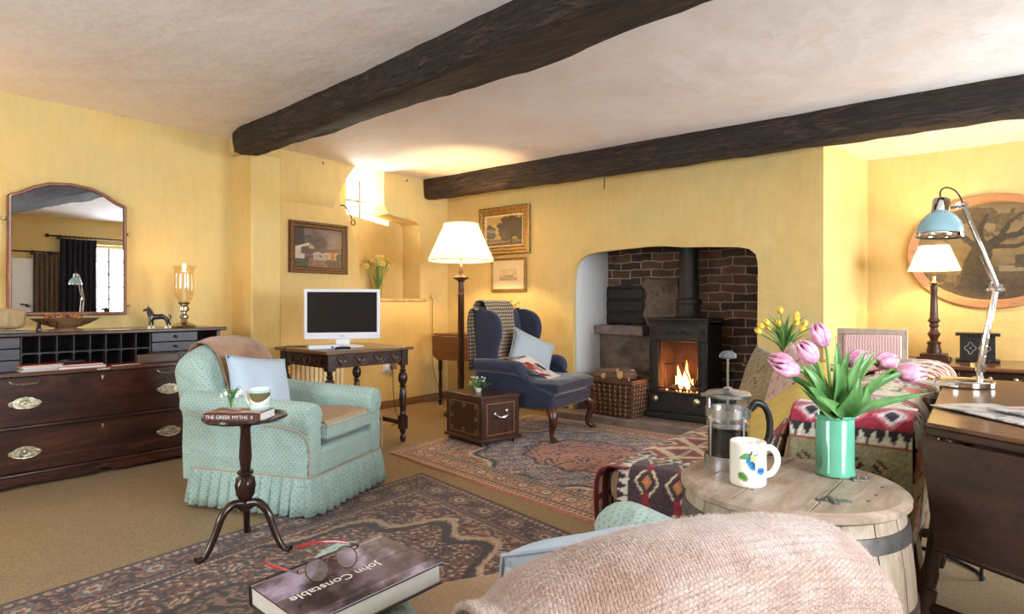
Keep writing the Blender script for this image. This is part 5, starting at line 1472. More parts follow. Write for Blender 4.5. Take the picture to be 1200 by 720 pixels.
# front frame made of four members round the firebox mouth
fr = MB(); fr.box(-sw, -sw+.085, -.135, -.08, .225, .66); fr.box(sw-.085, sw, -.135, -.08, .225, .66); fr.box(-sw, sw, -.135, -.08, .66, .84); fr.box(-sw, sw, -.13, -.08, .195, .225)
fr.build('front_frame', ir, sv, True, bevel=.006, seg=3)
cs = MB(); cs.box(-sw+.01, -sw+.03, -.08, .22, .05, .82); cs.box(sw-.03, sw-.01, -.08, .22, .05, .82); cs.box(-sw+.01, sw-.01, .20, .22, .05, .82); cs.box(-sw+.01, sw-.01, -.08, .28, .80, .82); cs.box(-sw+.01, sw-.01, -.08, .28, .05, .07)
cs.build('casing', ir, sv, True, bevel=.004)
tp = MB(); tp.box(-sw-.01, sw+.01, -.155, .22, .838, .862); tp.box(-sw-.006, sw+.006, -.145, -.13, .815, .84); tp.build('top_plate', ir, sv, True, bevel=.008, seg=3)
orn = MB()
for sx in (-1, 1):
    xx = sx*(sw-.042)
    for k in range(2): orn.box(xx-.028+.004*k, xx-.022+.004*k, -.142, -.134, .29, .66)
    orn.box(xx+.022, xx+.028, -.142, -.134, .29, .66)
    orn.tube([(xx+.022*math.cos(a), -.139, .735+.022*math.sin(a)) for a in [k*PI/8 for k in range(16)]], .005, 5, ring=True); orn.sphere((xx, -.138, .735), .010, 8)
for k in range(11): orn.sphere((-.15+.03*k, -.147, .827), .008, 6)
for sx in (-.07, .0, .07): orn.tube(cr([(sx-.05, -.139, .72), (sx-.02, -.141, .75), (sx+.01, -.141, .72), (sx+.045, -.139, .74)], 4), .004, 5)
orn.tube([(-.172, -.139, .665), (.172, -.139, .665)], .006, 6); orn.tube([(-.172, -.139, .80), (.172, -.139, .80)], .005, 6)
orn.sphere((-.09, -.145, .745), .016, 10)
orn.build('casting_ornament', ir, sv)
lo = MB(); lo.box(-sw+.0, sw-.0, -.15, -.09, .05, .225); lo.box(-sw-.015, sw+.015, -.18, .15, .0, .055); lo.box(-sw-.005, sw+.005, -.165, -.1, .215, .235)
lo.build('ash_pit_front', ir, sv, True, bevel=.008, seg=3)
for sx in (-1, 1):
    MB().lathe([(.008, 0), (.010, .012), (.028, .018), (.030, .026), (.018, .034), (.001, .036)], (0, 0, 0), 20, Matrix.Translation((sx*.185, -.15, .165)) @ Matrix.Rotation(PI/2, 4, 'X')).build('air_knob', M['brass'], sv)
gr = MB()
for k in range(13): gr.box(-.165+.0275*k-.004, -.165+.0275*k+.004, -.155, -.147, .07, .20) if False else None
for k in range(12): gr.tube([(-.165+.03*k, -.14, .205), (-.165+.03*k, -.145, .26)], .005, 6)
gr.tube([(-.175, -.145, .26), (.175, -.145, .26)], .007, 6)
for x in (-.13, -.02): gr.tube([(x, -.10, .25), (x, -.10, .46)], .005, 6)
gr.tube([(-.13, -.10, .46), (-.02, -.10, .47)], .005, 6); gr.tube([(.02, -.09, .48), (.12, -.10, .28)], .007, 6)
gr.build('fire_grate', ir, sv)
fb = MB(); fb.box(-.19, .19, .14, .16, .22, .80); fb.prism([(-.19, -.07), (-.185, -.07), (-.15, .14), (-.19, .14)], .22, .8, 'z'); fb.prism([(.19, -.07), (.185, -.07), (.15, .14), (.19, .14)], .22, .8, 'z'); fb.box(-.2, .2, -.08, .16, .18, .205)
fb.build('firebricks', plain('firebrick', S(74, 52, 42), .9, 0, .4, 30, .3), sv, False)
fl = MB(); fl.lathe([(.115, .86), (.118, .87), (.100, .90), (.100, .98), (.112, .985), (.112, 1.02), (.088, 1.03), (.082, 1.30), (.082, 2.2)], (-.01, .13, 0), 32)
fl.build('flue_pipe', ir, sv)
# fire
fi = thing('log_fire', 'burning logs and flames inside the iron stove', 'fire', (-2.215, 5.12, HZ+.206)); fi.scale = (1.15, 1, 1.3)
char = plain('charred_log', (.03, .022, .018, 1), .9, 0, .6, 50, .4)
for i, (a, b, c, d) in enumerate([((-.11, -.03, .02), (.08, .05, .05), .022, 0), ((.12, -.03, .02), (-.06, .04, .07), .020, 0), ((.02, -.05, .02), (.0, .08, .12), .018, 0), ((-.10, .05, .03), (.12, .06, .03), .025, 0), ((.07, .02, .05), (.15, .0, .16), .007, 0), ((.08, 0, .05), (.13, -.02, .13), .005, 0)]):
    MB().tube([a, tuple((Vector(a)+Vector(b))/2+Vector((0, 0, .01))), b], [c, c*1.05, c*.9], 10).build('firewood', char, fi)
em = N('embers'); em.set(Emission_Strength=9, Roughness=1); nn = em.noise(em.coord(), 60, 3)
em.link(em.ramp(nn, [(.45, (.02, .004, .001, 1)), (.6, (1, .22, .04, 1)), (.7, (1, .5, .15, 1))]), em.b.inputs['Emission Color']); em.col((.02, .015, .012, 1))
mb = MB(); rn = random.Random(2)
for k in range(90): mb.sphere((rn.uniform(-.13, .13), rn.uniform(-.06, .08), rn.uniform(.0, .02)), rn.uniform(.008, .016), 6, (1, 1, .7))
o = mb.build('embers', em.m, fi); o['kind'] = 'stuff'
fm = N('flame'); fm.set(Emission_Strength=14); fm.col((0, 0, 0, 1))
sp = fm.new('ShaderNodeSeparateXYZ'); fm.link(fm.coord(), sp.inputs[0])
fm.link(fm.ramp(fm.math('MULTIPLY', sp.outputs[2], 5), [(0, (1, .62, .25, 1)), (.5, (1, .42, .1, 1)), (1, (1, .16, .02, 1))]), fm.b.inputs['Emission Color'])
for i, (x, y, w, h) in enumerate([(-.035, 0, .024, .165), (.03, -.02, .030, .115), (.005, .02, .018, .20), (-.065, .02, .014, .09), (.06, .02, .013, .08), (-.01, -.03, .016, .08), (.035, .01, .010, .15)]):
    secs = []
    for k in range(11):
        q = k/10; r_ = w*(math.sin(PI*min(1, .18+q*.82))**1.0)*(1-q*.35)+.0006; ox = .012*math.sin(q*5+i*2)*q; oy = .006*math.cos(q*4+i)
        secs.append([(x+ox+r_*math.cos(b)*(1+.2*math.sin(3*b+q*7)), y+oy+r_*.7*math.sin(b), .02+h*q) for b in [2*PI*z/12 for z in range(12)]])
    MB().loft(secs).build('flame', fm.m, fi)
point('fire_light', (0, -.05, .13), 6, (1, .42, .12), .06, fi)

# ================================================================ SOFA IN KILIMS
def kilim(ground, kind, seed):
    R = (150, 40, 56); CR = (214, 200, 168); NV = (52, 44, 60); OC = (196, 130, 84); GR = (142, 146, 112); PK = (196, 92, 108)
    def fn(u, v):
        n = len(u); c = rgb(n, ground)
        def band(lo, hi): return (v > lo) & (v < hi)
        if kind == 'cream':       # hooked motifs on cream, red saw-tooth bands
            per = .52; q = v % per
            U = (u/.16) % 1-.5; V = (q-.20)/.20
            lat = np.abs(U)+np.abs(V)*.8
            step = np.floor(lat*9)/9
            inside = (np.abs(V) < .75)
            sel(c, inside & (step < .34), OC); sel(c, inside & (step < .22), NV); sel(c, inside & (step < .12), PK)
            hook = (np.abs(np.abs(U)-.28) < .035) & (np.abs(np.abs(V)-.35) < .2); sel(c, inside & hook, NV)
            hk2 = (np.abs(np.abs(U)-.34) < .09) & (np.abs(np.abs(V)-.52) < .04); sel(c, inside & hk2, NV)
            z = (q > .385) & (q < .50); c2 = rgb(n, R)
            d = np.abs(((u/.11) % 1)-.5)*2; t = np.abs((q-.4425)/.0575)
            st2 = np.floor((d+t)*6)/6; sel(c2, st2 < .8, PK); sel(c2, st2 < .55, (214, 200, 190)); sel(c2, st2 < .34, NV); c[z] = c2[z]
            zz = (q > .35) & (q < .385); tri = np.abs(((u/.028) % 1)-.5)*2; tt_ = (q-.35)/.035
            c3 = rgb(n, (228, 222, 206)); sel(c3, tri > tt_, NV); c[zz] = c3[zz]; sel(c, (q > .345) & (q < .35), R)
        elif kind == 'red':
            U = (u/.20) % 1-.5; V = (v/.24) % 1-.5
            st2 = np.floor((np.abs(U)+np.abs(V))*14)/14
            c[:] = R; sel(c, (st2 > .40) & (st2 < .62), CR); sel(c, st2 >= .78, (90, 40, 60)); sel(c, st2 < .28, (120, 52, 70)); sel(c, st2 < .16, CR); sel(c, st2 < .08, NV)
            k = (v/.24 % 1 < .06); tri = np.abs(((u/.03) % 1)-.5)*2; sel(c, k & (tri > .5), CR)
        elif kind == 'dark':
            c[:] = (74, 54, 62); U = (u/.12) % 1-.5; V = (v/.14) % 1-.5
            st2 = np.floor((np.abs(U)*1.2+np.abs(V))*10)/10; sel(c, (st2 > .38) & (st2 < .5), CR); sel(c, st2 < .2, OC); sel(c, (np.abs(U) < .1) & (np.abs(V) > .3), R)
        elif kind == 'bars':
            c[:] = (128, 36, 50); U = (u/.075) % 1; sel(c, (U > .30) & (U < .62) & ((v/.09 % 1) > .12) & ((v/.09 % 1) < .84), (216, 196, 164))
        elif kind == 'olive':
            c[:] = (146, 132, 98); U = (u/.17) % 1-.5; V = (v/.17) % 1-.5
            for s in (-1, 1):
                ln = np.abs(U*s-V*.6) < .05; sel(c, ln & (np.hypot(U, V) < .42) & (np.sin(np.hypot(U, V)*70) > -.3), NV)
            sel(c, (np.hypot(U, V) < .08), OC); sel(c, v < .035, (130, 44, 50)); zz = (v > .035) & (v < .07); tri = np.abs(((u/.025) % 1)-.5)*2; sel(c, zz & (tri > (v-.035)/.035), NV)
        fine = .86+.28*_rs.rand(n); return c*(fine*(.9+.2*fbm(u*8+seed, v*8, 3)))[:, None]
    return fn
def cloth_path(name, label, path, y0, y1, colfn, seed=1, ny=60, amp=.006, per=10, cat='throw', slant=None, parent=None, step=.006):
    """kilim laid along a profile in x-z, running y0..y1"""
    p = cr([(a, 0, b) for a, b in path], per); L = [0]
    for i in range(1, len(p)): L.append(L[-1]+(Vector(p[i])-Vector(p[i-1])).length)
    nx = int(L[-1]/step); ss = np.linspace(0, L[-1], nx+1)
    px = np.interp(ss, L, [q[0] for q in p]); pz = np.interp(ss, L, [q[2] for q in p])
    ys = np.linspace(y0, y1, int(abs(y1-y0)/step)+1); ny = len(ys)-1
    S1, Y1 = np.meshgrid(ss, ys, indexing='ij'); X1 = np.meshgrid(px, ys, indexing='ij')[0]; Z1 = np.meshgrid(pz, ys, indexing='ij')[0]
    w = (fbm(S1*5+seed, Y1*5+seed, 3)-.5)*amp*2
    tx_ = np.gradient(px, ss); tz_ = np.gradient(pz, ss); NX = -tz_[:, None]; NZ = tx_[:, None]
    V = np.stack([(X1+NX*w).ravel(), (Y1+(slant(S1) if slant else 0)).ravel(), (Z1+NZ*w).ravel()], 1)
    a = (np.arange(nx)[:, None]*(ny+1)+np.arange(ny)[None, :]).ravel(); f = np.stack([a, a+ny+1, a+ny+2, a+1], 1)
    o = np_obj(name, V, f, M['attr'], parent)
    me = o.data; c = np.clip(colfn(Y1.ravel(), S1.ravel())/255., 0, 1); c = np.where(c <= .04045, c/12.92, ((c+.055)/1.055)**2.4)
    at = me.color_attributes.new('Col', 'FLOAT_COLOR', 'POINT'); at.data.foreach_set('color', np.concatenate([c, np.ones((len(c), 1))], 1).astype(np.float32).ravel())
    md = o.modifiers.new('s', 'SOLIDIFY'); md.thickness = .006; md.offset = 0
    if label: tag(o, label, cat)
    return o
SY0, SY1 = 2.06, 3.90
so = thing('sofa', 'low sofa covered in patterned kilims to the right of the hearth', 'sofa', (-.72, 2.98, 0))
def sy(y): return y-2.98
def sx_(x): return x+.72
red_up = plain('sofa_ticking', S(150, 120, 96), .9, 0, .2, 60, .1)
MB().box(sx_(-1.16), sx_(-.30), sy(SY0), sy(SY1), .10, .30).build('frame', red_up, so, True, bevel=.02, seg=3)
MB().box(sx_(-1.20), sx_(-.50), sy(SY0+.0), sy(SY1-.12), .29, .42).build('seat', red_up, so, True, bevel=.045, seg=5)
bp = [(-.60, .30), (-.58, .48), (-.555, .62), (-.525, .685), (-.46, .712), (-.30, .712), (-.245, .685), (-.23, .62), (-.25, .50), (-.27, .14), (-.55, .14)]
secs = [[(sx_(x*1.0), sy(y), z) for x, z in bp] for y in (SY0, SY0+.02, SY1-.02, SY1)]
MB().loft(secs).build('backrest', red_up, so, True, bevel=.02, seg=3)
ap2 = [(-.45, .30), (-.45, .60), (-.53, .585), (-.60, .52), (-.66, .46), (-.70, .42), (-.72, .30)]
MB().prism([(sx_(a), b) for a, b in ap2], sy(SY0), sy(SY0+.16), 'y').build('arm', red_up, so, True, bevel=.04, seg=4)
MB().prism([(sx_(a)-.2, b) for a, b in ap2]+[(sx_(-.45), .30)], sy(SY1-.16), sy(SY1), 'y').build('arm', red_up, so, True, bevel=.04, seg=4)
for x in (-1.08, -.36):
    for y in (SY0+.1, SY1-.1): MB().lathe([(.018, 0), (.026, .03), (.02, .06), (.03, .10)], (sx_(x), sy(y), 0), 14).build('leg', M['oak_tab'], so)
cloth_path('kilim_throw', 'red and cream kilim covering the sofa seat and hanging over its front', [(-1.215, .12), (-1.225, .30), (-1.215, .405), (-1.17, .436), (-1.0, .437), (-.75, .435), (-.62, .44)], SY0+.10, SY1-.14, kilim((206, 190, 160), 'red', 2), 2, amp=.012)
cloth_path('kilim_throw', 'maroon barred kilim strip on the near front corner of the sofa', [(-1.222, .13), (-1.232, .30), (-1.222, .40), (-1.18, .44), (-1.10, .442)], SY0-.04, SY0+.11, kilim((120, 36, 50), 'bars', 3), 3)
# kilim hanging over the near end of the seat (profile along y, so built turned)
t = thing('kilim_throw', 'dark kilim with white saw-tooth border hanging over the near end of the sofa seat', 'throw', (0, 0, 0))
def endcloth(u, v):
    fn = kilim((70, 50, 60), 'dark', 4); c = fn(u, v); n = len(u)
    # saw-tooth border at the edges
    a = (v < .045); tri = np.abs(((u/.034) % 1)-.5)*2; b = rgb(n, (226, 218, 200)); sel(b, tri > (v)/.045, (56, 40, 52)); c[a] = b[a]
    e = u+.0; a2 = (u > -1.14) & (u < -1.095); tri = np.abs(((v/.034) % 1)-.5)*2; b = rgb(n, (226, 218, 200)); sel(b, tri > (u+1.14)/.045, (56, 40, 52)); c[a2] = b[a2]
    return c
# cloth_path gives x-z profile over y; rotate +90 so profile runs along y
o = cloth_path('cloth', None, [(2.22, .447), (2.10, .450), (2.06, .445), (2.035, .41), (2.03, .30), (2.035, .12)], .50, 1.14, lambda u, v: endcloth(-u, .62-v if False else v), 6, parent=t, amp=.010)
t.rotation_euler[2] = PI/2   # local x -> world y, local y -> world -x
# cream kilim over the sofa back and its near end
cloth_path('kilim_throw', 'cream hooked-pattern kilim with red border draped over the sofa back', [(-.63, .46), (-.60, .52), (-.572, .63), (-.535, .70), (-.46, .733), (-.30, .734), (-.232, .705), (-.212, .63), (-.22, .50), (-.235, .30)], SY0+.02, SY0+1.05, lambda u, v: kilim((204, 196, 164), 'cream', 5)(v*1.0+.02, (u-SY0+.14)), 5, amp=.010)
cloth_path('kilim_throw', 'red kilim over the far part of the sofa back, below the striped chair', [(-.61, .50), (-.575, .64), (-.54, .715), (-.46, .75), (-.30, .752), (-.232, .715), (-.212, .63), (-.22, .50)], SY0+1.06, SY1-.1, kilim((150, 40, 56), 'red', 8), 8, amp=.014)
t = thing('kilim_throw', 'olive kilim end with red band and saw-teeth hanging over the near sofa end', 'throw', (0, 0, 0))
t.rotation_euler[2] = PI/2
def endfall(u, v):
    n = len(u); c = rgb(n, (158, 152, 118))
    R = (158, 42, 62); d = np.abs(((u/.105) % 1)-.5)*2
    a = (v > .06) & (v < .15); b = rgb(n, R); tt = np.abs((v-.105)/.045); sel(b, (d+tt) < .95, (206, 110, 126)); sel(b, (d+tt) < .72, (216, 206, 206)); sel(b, (d+tt) < .42, (44, 38, 50)); c[a] = b[a]
    a = v <= .06; sel(c, a, (214, 204, 178)); sel(c, (v > .045) & (v < .052), R)
    a = (v >= .15) & (v < .19); b = rgb(n, (226, 220, 204)); tri = np.abs(((u/.032) % 1)-.5)*2; sel(b, tri > (v-.15)/.04, (44, 38, 46)); c[a] = b[a]; sel(c, (v > .19) & (v < .196), (150, 60, 60))
    U = ((u-.02)/.20) % 1-.5; V = (v-.30)/.20; r = np.abs(U)+np.abs(V); th = np.arctan2(V, U)
    sel(c, (v > .2) & (np.hypot(U, V) < .36) & (np.cos(th*6) > -.2) & (np.floor(r*14) % 2 == 0), (50, 40, 48)); sel(c, (v > .2) & (np.hypot(U, V) < .26) & (np.floor(r*12) % 3 == 1), (214, 132, 98)); sel(c, (v > .2) & (np.hypot(U, V) < .12), (196, 90, 100))
    return c*(.88+.24*_rs.rand(n))[:, None]
o = cloth_path('cloth', None, [(2.14, .739), (2.075, .738), (2.03, .72), (2.012, .66), (2.022, .54), (2.03, .40), (2.035, .26)], .212, .53, lambda u, v: endfall(u, v), 7, parent=t, amp=.012)
# cushions on the sofa
def pat_cushion(name, label, w, h, t_, loc, rot, colfn, seed, pipe=None):
    c = thing(name, label, 'cushion', loc); c.rotation_euler = rot
    mb = MB(); mb.pillow(w, h, t_, 60, seed=seed); o = mb.build('cover', M['attr'], c, True, merge=.0005, ang=80)
    paint(o, lambda co: colfn(co[:, 0]+w/2, co[:, 2]+h/2)); return c
def spots(u, v):
    n = len(u); c = rgb(n, (206, 178, 166)); U = (u/.075) % 1-.5; V = ((v+.0375*(np.floor(u/.075) % 2))/.075) % 1-.5
    sel(c, np.hypot(U*1.4, V) < .16, (168, 62, 66)); sel(c, np.hypot(U*1.4, V-.2) < .07, (120, 90, 60)); return c*(.9+.2*fbm(u*30, v*30))[:, None]
ye = plain('mustard_cotton', S(206, 178, 96), .85, 0, .3, 30, .1)
def aim(c, nrm, up):
    """turn a cushion so that its face looks along nrm and its top edge points to up"""
    n = Vector(nrm).normalized(); u = Vector(up); u = (u-n*u.dot(n)).normalized(); x = (-n).cross(u)
    c.rotation_euler = Matrix((x, -n, u)).transposed().to_euler(); return c
Z3 = (0, 0, 0)
aim(pat_cushion('cushion', 'olive kilim cushion with black figures at the far end of the sofa', .40, .40, .13, (-1.03, 3.36, .61), Z3, kilim((146, 132, 98), 'olive', 2), 3), (-.75, -.6, .28), (.25, .1, .95))
aim(pat_cushion('cushion', 'dusty pink cushion with small red sprigs, the farther of two', .42, .42, .14, (-.80, 3.06, .625), Z3, spots, 5), (-.80, -.55, .25), (.22, -.05, .95))
aim(pat_cushion('cushion', 'dusty pink cushion with small red sprigs, the nearer of two', .40, .36, .13, (-.72, 2.86, .60), Z3, spots, 6), (-.75, -.55, .45), (.5, .1, .8))
aim(cushion('cushion', 'mustard yellow cushion standing between the pink and the piped yellow one', .38, .38, .12, ye, (-.67, 2.76, .61), (0, 0, 0), None, 8), (-.7, -.4, .5), (.5, .0, .8))
aim(cushion('cushion', 'large mustard yellow piped cushion lying nearest the barrel', .44, .40, .16, ye, (-.69, 2.48, .565), (0, 0, 0), plain('mustard_pipe', S(190, 158, 74), .8), 9), (-.60, -.38, .70), (.72, .0, .62))
aim(pat_cushion('cushion', 'dark red kilim cushion wedged beside the near arm behind the green vase', .26, .26, .10, (-.57, 2.24, .55), Z3, kilim((120, 36, 50), 'dark', 9), 9), (-.5, -.7, .5), (.6, .1, .75))
# ================================================================ RIGHT: TABLES, BARREL, DESK
def tulip(mb, base, d, l=.05, r=.019, open_=0.):
    l *= 1.08
    """six pointed petals closed to a bud, axis d"""
    R = Vector(d).normalized().to_track_quat('Z', 'Y').to_matrix().to_4x4(); MM = Matrix.Translation(base) @ R
    for q in range(6):
        b0 = q*PI/3; rr = r*(1.0 if q % 2 else .92); secs = []
        for k in range(9):
            t = k/8; w = .80*math.sin(PI*min(1, .22+t*.78))**.6+.02
            rad = rr*(math.sin(PI*(.08+.87*t))**.70)+.0012; z = l*t
            s = []
            for j in range(5):
                a = b0+(j-2)/2*w; rj = rad*(1-.03*abs(j-2)); s.append((rj*math.cos(a), rj*math.sin(a), z-(.004*abs(j-2)**2*t*.6)))
            secs.append(s)
        mb.loft(secs, False, False, M=MM)
# occasional table
t = thing('occasional_table', 'dark round pedestal table right of the fireplace carrying the yellow tulips', 'table', (-1.11, 4.22, 0))
MB().lathe([(.01, .632), (.27, .634), (.285, .642), (.285, .650), (.278, .655), (.27, .652), (.01, .652)], n=56).build('table_top', M['mahog_d'], t)
MB().lathe([(.04, .12), (.045, .16), (.02, .2), (.03, .26), (.018, .34), (.022, .58), (.05, .632)], n=20).build('column', M['mahog_d'], t)
for a in (.6, 2.7, 4.8):
    c, s = math.cos(a), math.sin(a); MB().tube([(x*c, x*s, z) for x, _, z in cr([(.02, 0, .16), (.10, 0, .14), (.17, 0, .05), (.24, 0, .015)], 5)], .014, 8).build('leg', M['mahog_d'], t)
t = thing('tulip_vase', 'yellow tulips in a clear flared glass vase on the dark round table', 'vase of flowers', (-1.125, 4.17, .653), math.radians(38.9))
MB().shell([(.002, .004), (.036, .004), (.044, .02), (.040, .06), (.034, .10), (.040, .15), (.052, .185)], n=28).build('glass_vase', M['glass'], t)
st = MB(); lf = MB(); bl = MB(); rn = random.Random(4)
YT = [(-.195, .215), (-.15, .27), (-.165, .245), (-.06, .34), (.03, .29), (.06, .26), (.105, .31), (.15, .255), (-.02, .25), (.08, .22), (-.10, .23)]
for x, z in YT:
    y = rn.uniform(-.09, .09); st.tube(cr([(-x*.1, -y*.1, .01), (x*.15, y*.15, .12), (x*.9, y, z-.01)], 5), .0035, 6)
    tulip(bl, (x*.9, y, z-.012), (x*.8, y*.5, .13), .048, .018)
for k in range(22):
    a = rn.uniform(0, 2*PI); l = rn.uniform(.09, .20); h = rn.uniform(.20, .36)-.5*max(0, l-.12)
    blade(lf, (0, 0, .06), (l*.35*math.cos(a), l*.35*math.sin(a), h*.72), (l*math.cos(a), l*math.sin(a)*.8, h), .012, n=5)
st.build('stems', M['stem'], t); lf.build('leaves', M['leafm'], t); bl.build('blossoms', plain('yellow_tulip', S(244, 214, 84), .5), t, True, solid=.001)

# barrel table
KB = 1.047
BX, BY, BR, BH = -.44, 1.665, .241, .62
t = thing('barrel_table', 'pale oak barrel used as a side table, holding coffee and pink tulips', 'barrel', (BX, BY, 0), math.radians(38.9)); t.scale = (KB, KB, .60/.62)
m = N('bleached_oak'); v = m.coord(scale=(1, 6, 1)); n1 = m.noise(v, 7, 6, .7, .6)
c = m.ramp(n1, [(.28, S(134, 114, 98)), (.5, S(172, 152, 134)), (.72, S(196, 180, 166))])
c = m.mix(.5, c, m.ramp(m.noise(m.coord(), 5, 5, .7), [(.35, (.62, .56, .5, 1)), (.62, (1, 1, 1, 1))]), 'MULTIPLY')
m.col(c); m.set(Roughness=.45); m.bump(n1, .3, .004); lidm = m.m
m = N('stave_oak'); v = m.coord(scale=(5, 5, .8)); n1 = m.noise(v, 6, 6, .7, .4)
m.col(m.ramp(n1, [(.28, S(128, 108, 90)), (.5, S(168, 150, 130)), (.72, S(196, 182, 166))])); m.set(Roughness=.6); m.bump(n1, .4, .005); stm = m.m
ns = 20; mb = MB()
def br_r(z): q = (z-.31)/.31; return BR*(.965+.125*(1-q*q))
for k in range(ns):
    a0 = 2*PI*k/ns+.006; a1 = 2*PI*(k+1)/ns-.006; secs = []
    for z in np.linspace(.0, .60, 12):
        r = br_r(z); s = [(r*math.cos(a), r*math.sin(a), z) for a in np.linspace(a0, a1, 5)]+[((r-.022)*math.cos(a), (r-.022)*math.sin(a), z) for a in np.linspace(a1, a0, 5)]
        secs.append(s)
    mb.loft(secs)
mb.build('staves', stm, t, True)
hm = plain('zinc_hoop', S(112, 106, 104), .5, .7, .3, 50, .3)
for z0 in (.525, .345, .20, .04):
    MB().shell([(br_r(z0)-.003, z0), (br_r(z0)+.004, z0+.001), (br_r(z0+.038)+.004, z0+.037), (br_r(z0+.038)-.003, z0+.038)], n=64).build('hoop', hm, t)
MB().shell([(BR-.01, .592), (BR+.004, .594), (BR+.012, .600), (BR+.012, .612), (BR+.004, .619), (BR-.004, .62)], n=72).build('lid_rim', lidm, t)
# lid boards
cuts = [-.30, -.10, .055, .16, .30]
for y0, y1 in zip(cuts[:-1], cuts[1:]):
    y0 = max(y0, -BR+.001)+.0012; y1 = min(y1, BR-.001)-.0012; P = []
    for y in np.linspace(y0, y1, 14): P.append((math.sqrt(max(BR**2-y*y, 1e-6)), y))
    for y in np.linspace(y1, y0, 14): P.append((-math.sqrt(max(BR**2-y*y, 1e-6)), y))
    MB().prism(P, .598, .62, 'z').build('lid_board', lidm, t, True, bevel=.0015, ang=30).rotation_euler[2] = math.radians(50)
hs = plain('hinge_iron', S(132, 126, 120), .35, .9)
for (hx, hy) in ((.155, .03), (.045, -.155)):
    mb = MB(); mb.cbox((hx, hy, .6215), (.012, .052, .003)); mb.cbox((hx-.018, hy, .6215), (.03, .018, .003)); mb.cbox((hx+.02, hy, .6215), (.034, .018, .003)); mb.tube([(hx, hy-.02, .623), (hx, hy+.02, .623)], .004, 8)
    for q in (-.028, -.012, .015, .032): mb.sphere((hx+q, hy+.004, .6225), .003, 6)
    o = mb.build('hinge', hs, t); o.rotation_euler[2] = math.radians(-8)
mb = MB()
for (x, y) in ((.19, -.06), (.10, -.16), (-.12, -.08), (-.05, .13), (.14, -.12)): mb.sphere((x, y, .6195), .006, 8, (1, .7, .25))
mb.build('nail', M['iron'], t)

# cafetiere
t = thing('cafetiere', 'glass and steel coffee press half full of coffee on the barrel table', 'coffee press', (-.578*KB, 1.615*KB, .60), math.radians(38.9)); t.scale = (KB, KB, KB)
r_ = .054
MB().shell([(r_-.002, .006), (r_, .012), (r_, .185), (r_+.003, .19)], n=40).build('glass_jug', M['glass'], t)
MB().lathe([(r_-.0045, .010), (r_-.0045, .098), (r_-.006, .099)], n=40).build('coffee', plain('coffee', (.008, .004, .003, 1), .05), t)
ss = M['steel']
fr = MB(); fr.shell([(r_+.0015, .0), (r_+.006, .0), (r_+.006, .036), (r_+.0015, .036)], n=40); fr.shell([(r_+.001, .134), (r_+.003, .134), (r_+.003, .156), (r_+.001, .156)], n=40); fr.lathe([(r_+.004, 0), (r_+.004, .004)], n=40)
for a in (.4, 1.97, 3.54, 5.1): fr.tube([((r_+.003)*math.cos(a), (r_+.003)*math.sin(a), z) for z in (.03, .14)], .0028, 6)
fr.build('steel_frame', ss, t)
mb = MB(); mb.lathe([(.001, .108), (r_-.004, .108), (r_-.003, .120), (r_-.006, .122), (.001, .118)], n=36); mb.tube([((r_-.004)*math.cos(a), (r_-.004)*math.sin(a), .115) for a in [k*PI/20 for k in range(40)]], .0035, 6, ring=True); mb.build('filter_plate', ss, t)
mb = MB(); mb.lathe([(r_+.002, .183), (r_+.005, .186), (r_+.005, .192), (r_-.004, .199), (.012, .204), (.008, .210), (.001, .210)], n=40); mb.prism([(-r_+.01, -.012), (-r_+.01, .012), (-r_-.016, .004), (-r_-.016, -.004)], .186, .194, 'z'); mb.build('lid', ss, t, True, ang=50)
pl = MB(); pl.tube([(0, 0, .11), (0, 0, .290)], .0032, 8); pl = pl.build('plunger_rod', ss, t)
MB().lathe([(.006, .283), (.020, .285), (.0225, .289), (.019, .298), (.010, .304), (.001, .305)], n=28).build('plunger_knob', plain('grey_knob', S(86, 92, 98), .35), pl)
MB().tube(cr([(r_+.004, 0, .150), (r_+.020, 0, .168), (r_+.045, 0, .155), (r_+.056, 0, .115), (r_+.050, 0, .07), (r_+.025, 0, .044), (r_+.004, 0, .045)], 6), .0075, 10, flat=1.25).build('handle', M['black'], t)

def leafmug(co):
    n = len(co); a = (np.arctan2(co[:, 1], co[:, 0])); z = co[:, 2]; u = a*.041; c = rgb(n, (240, 238, 226)); out_ = np.hypot(co[:, 0], co[:, 1]) > .0395
    # -pi/2 faces the camera
    u0 = (a+PI/2); u0 = (u0+PI) % (2*PI)-PI; u0 = u0*.041
    def ell(cx, cz_, rx, rz_, rot=0):
        x = u0-cx; y = z-cz_; X = x*math.cos(rot)+y*math.sin(rot); Y = -x*math.sin(rot)+y*math.cos(rot); return out_ & ((X/rx)**2+(Y/rz_)**2 < 1), X, Y
    e, X, Y = ell(-.010, .062, .009, .022, .35); sel(c, e, (50, 132, 180)); sel(c, e & (X > .001), (28, 84, 130))
    e, X, Y = ell(-.022, .074, .012, .006, .5); sel(c, e, (110, 160, 96))
    e, X, Y = ell(-.026, .026, .013, .009, -.5); sel(c, e, (106, 150, 76)); sel(c, e & (np.abs(Y) < .0012), (60, 100, 50))
    e, X, Y = ell(.016, .040, .011, .009, .0); sel(c, e, (52, 126, 186)); sel(c, e & (np.abs(Y) < .0012), (30, 80, 130))
    e, X, Y = ell(.0, .082, .009, .007, 0); e2, _, _ = ell(.001, .083, .0065, .0045, 0); sel(c, e & ~e2, (24, 26, 30))
    e, X, Y = ell(-.004, .070, .005, .008, .2); sel(c, e, (226, 206, 110)); return c
t = mug('mug', 'white mug with blue and green leaves on the barrel table', (-.487*KB, 1.495*KB, .60), math.radians(38.9), .041, .102, leafmug); t.scale = (KB, KB, KB)

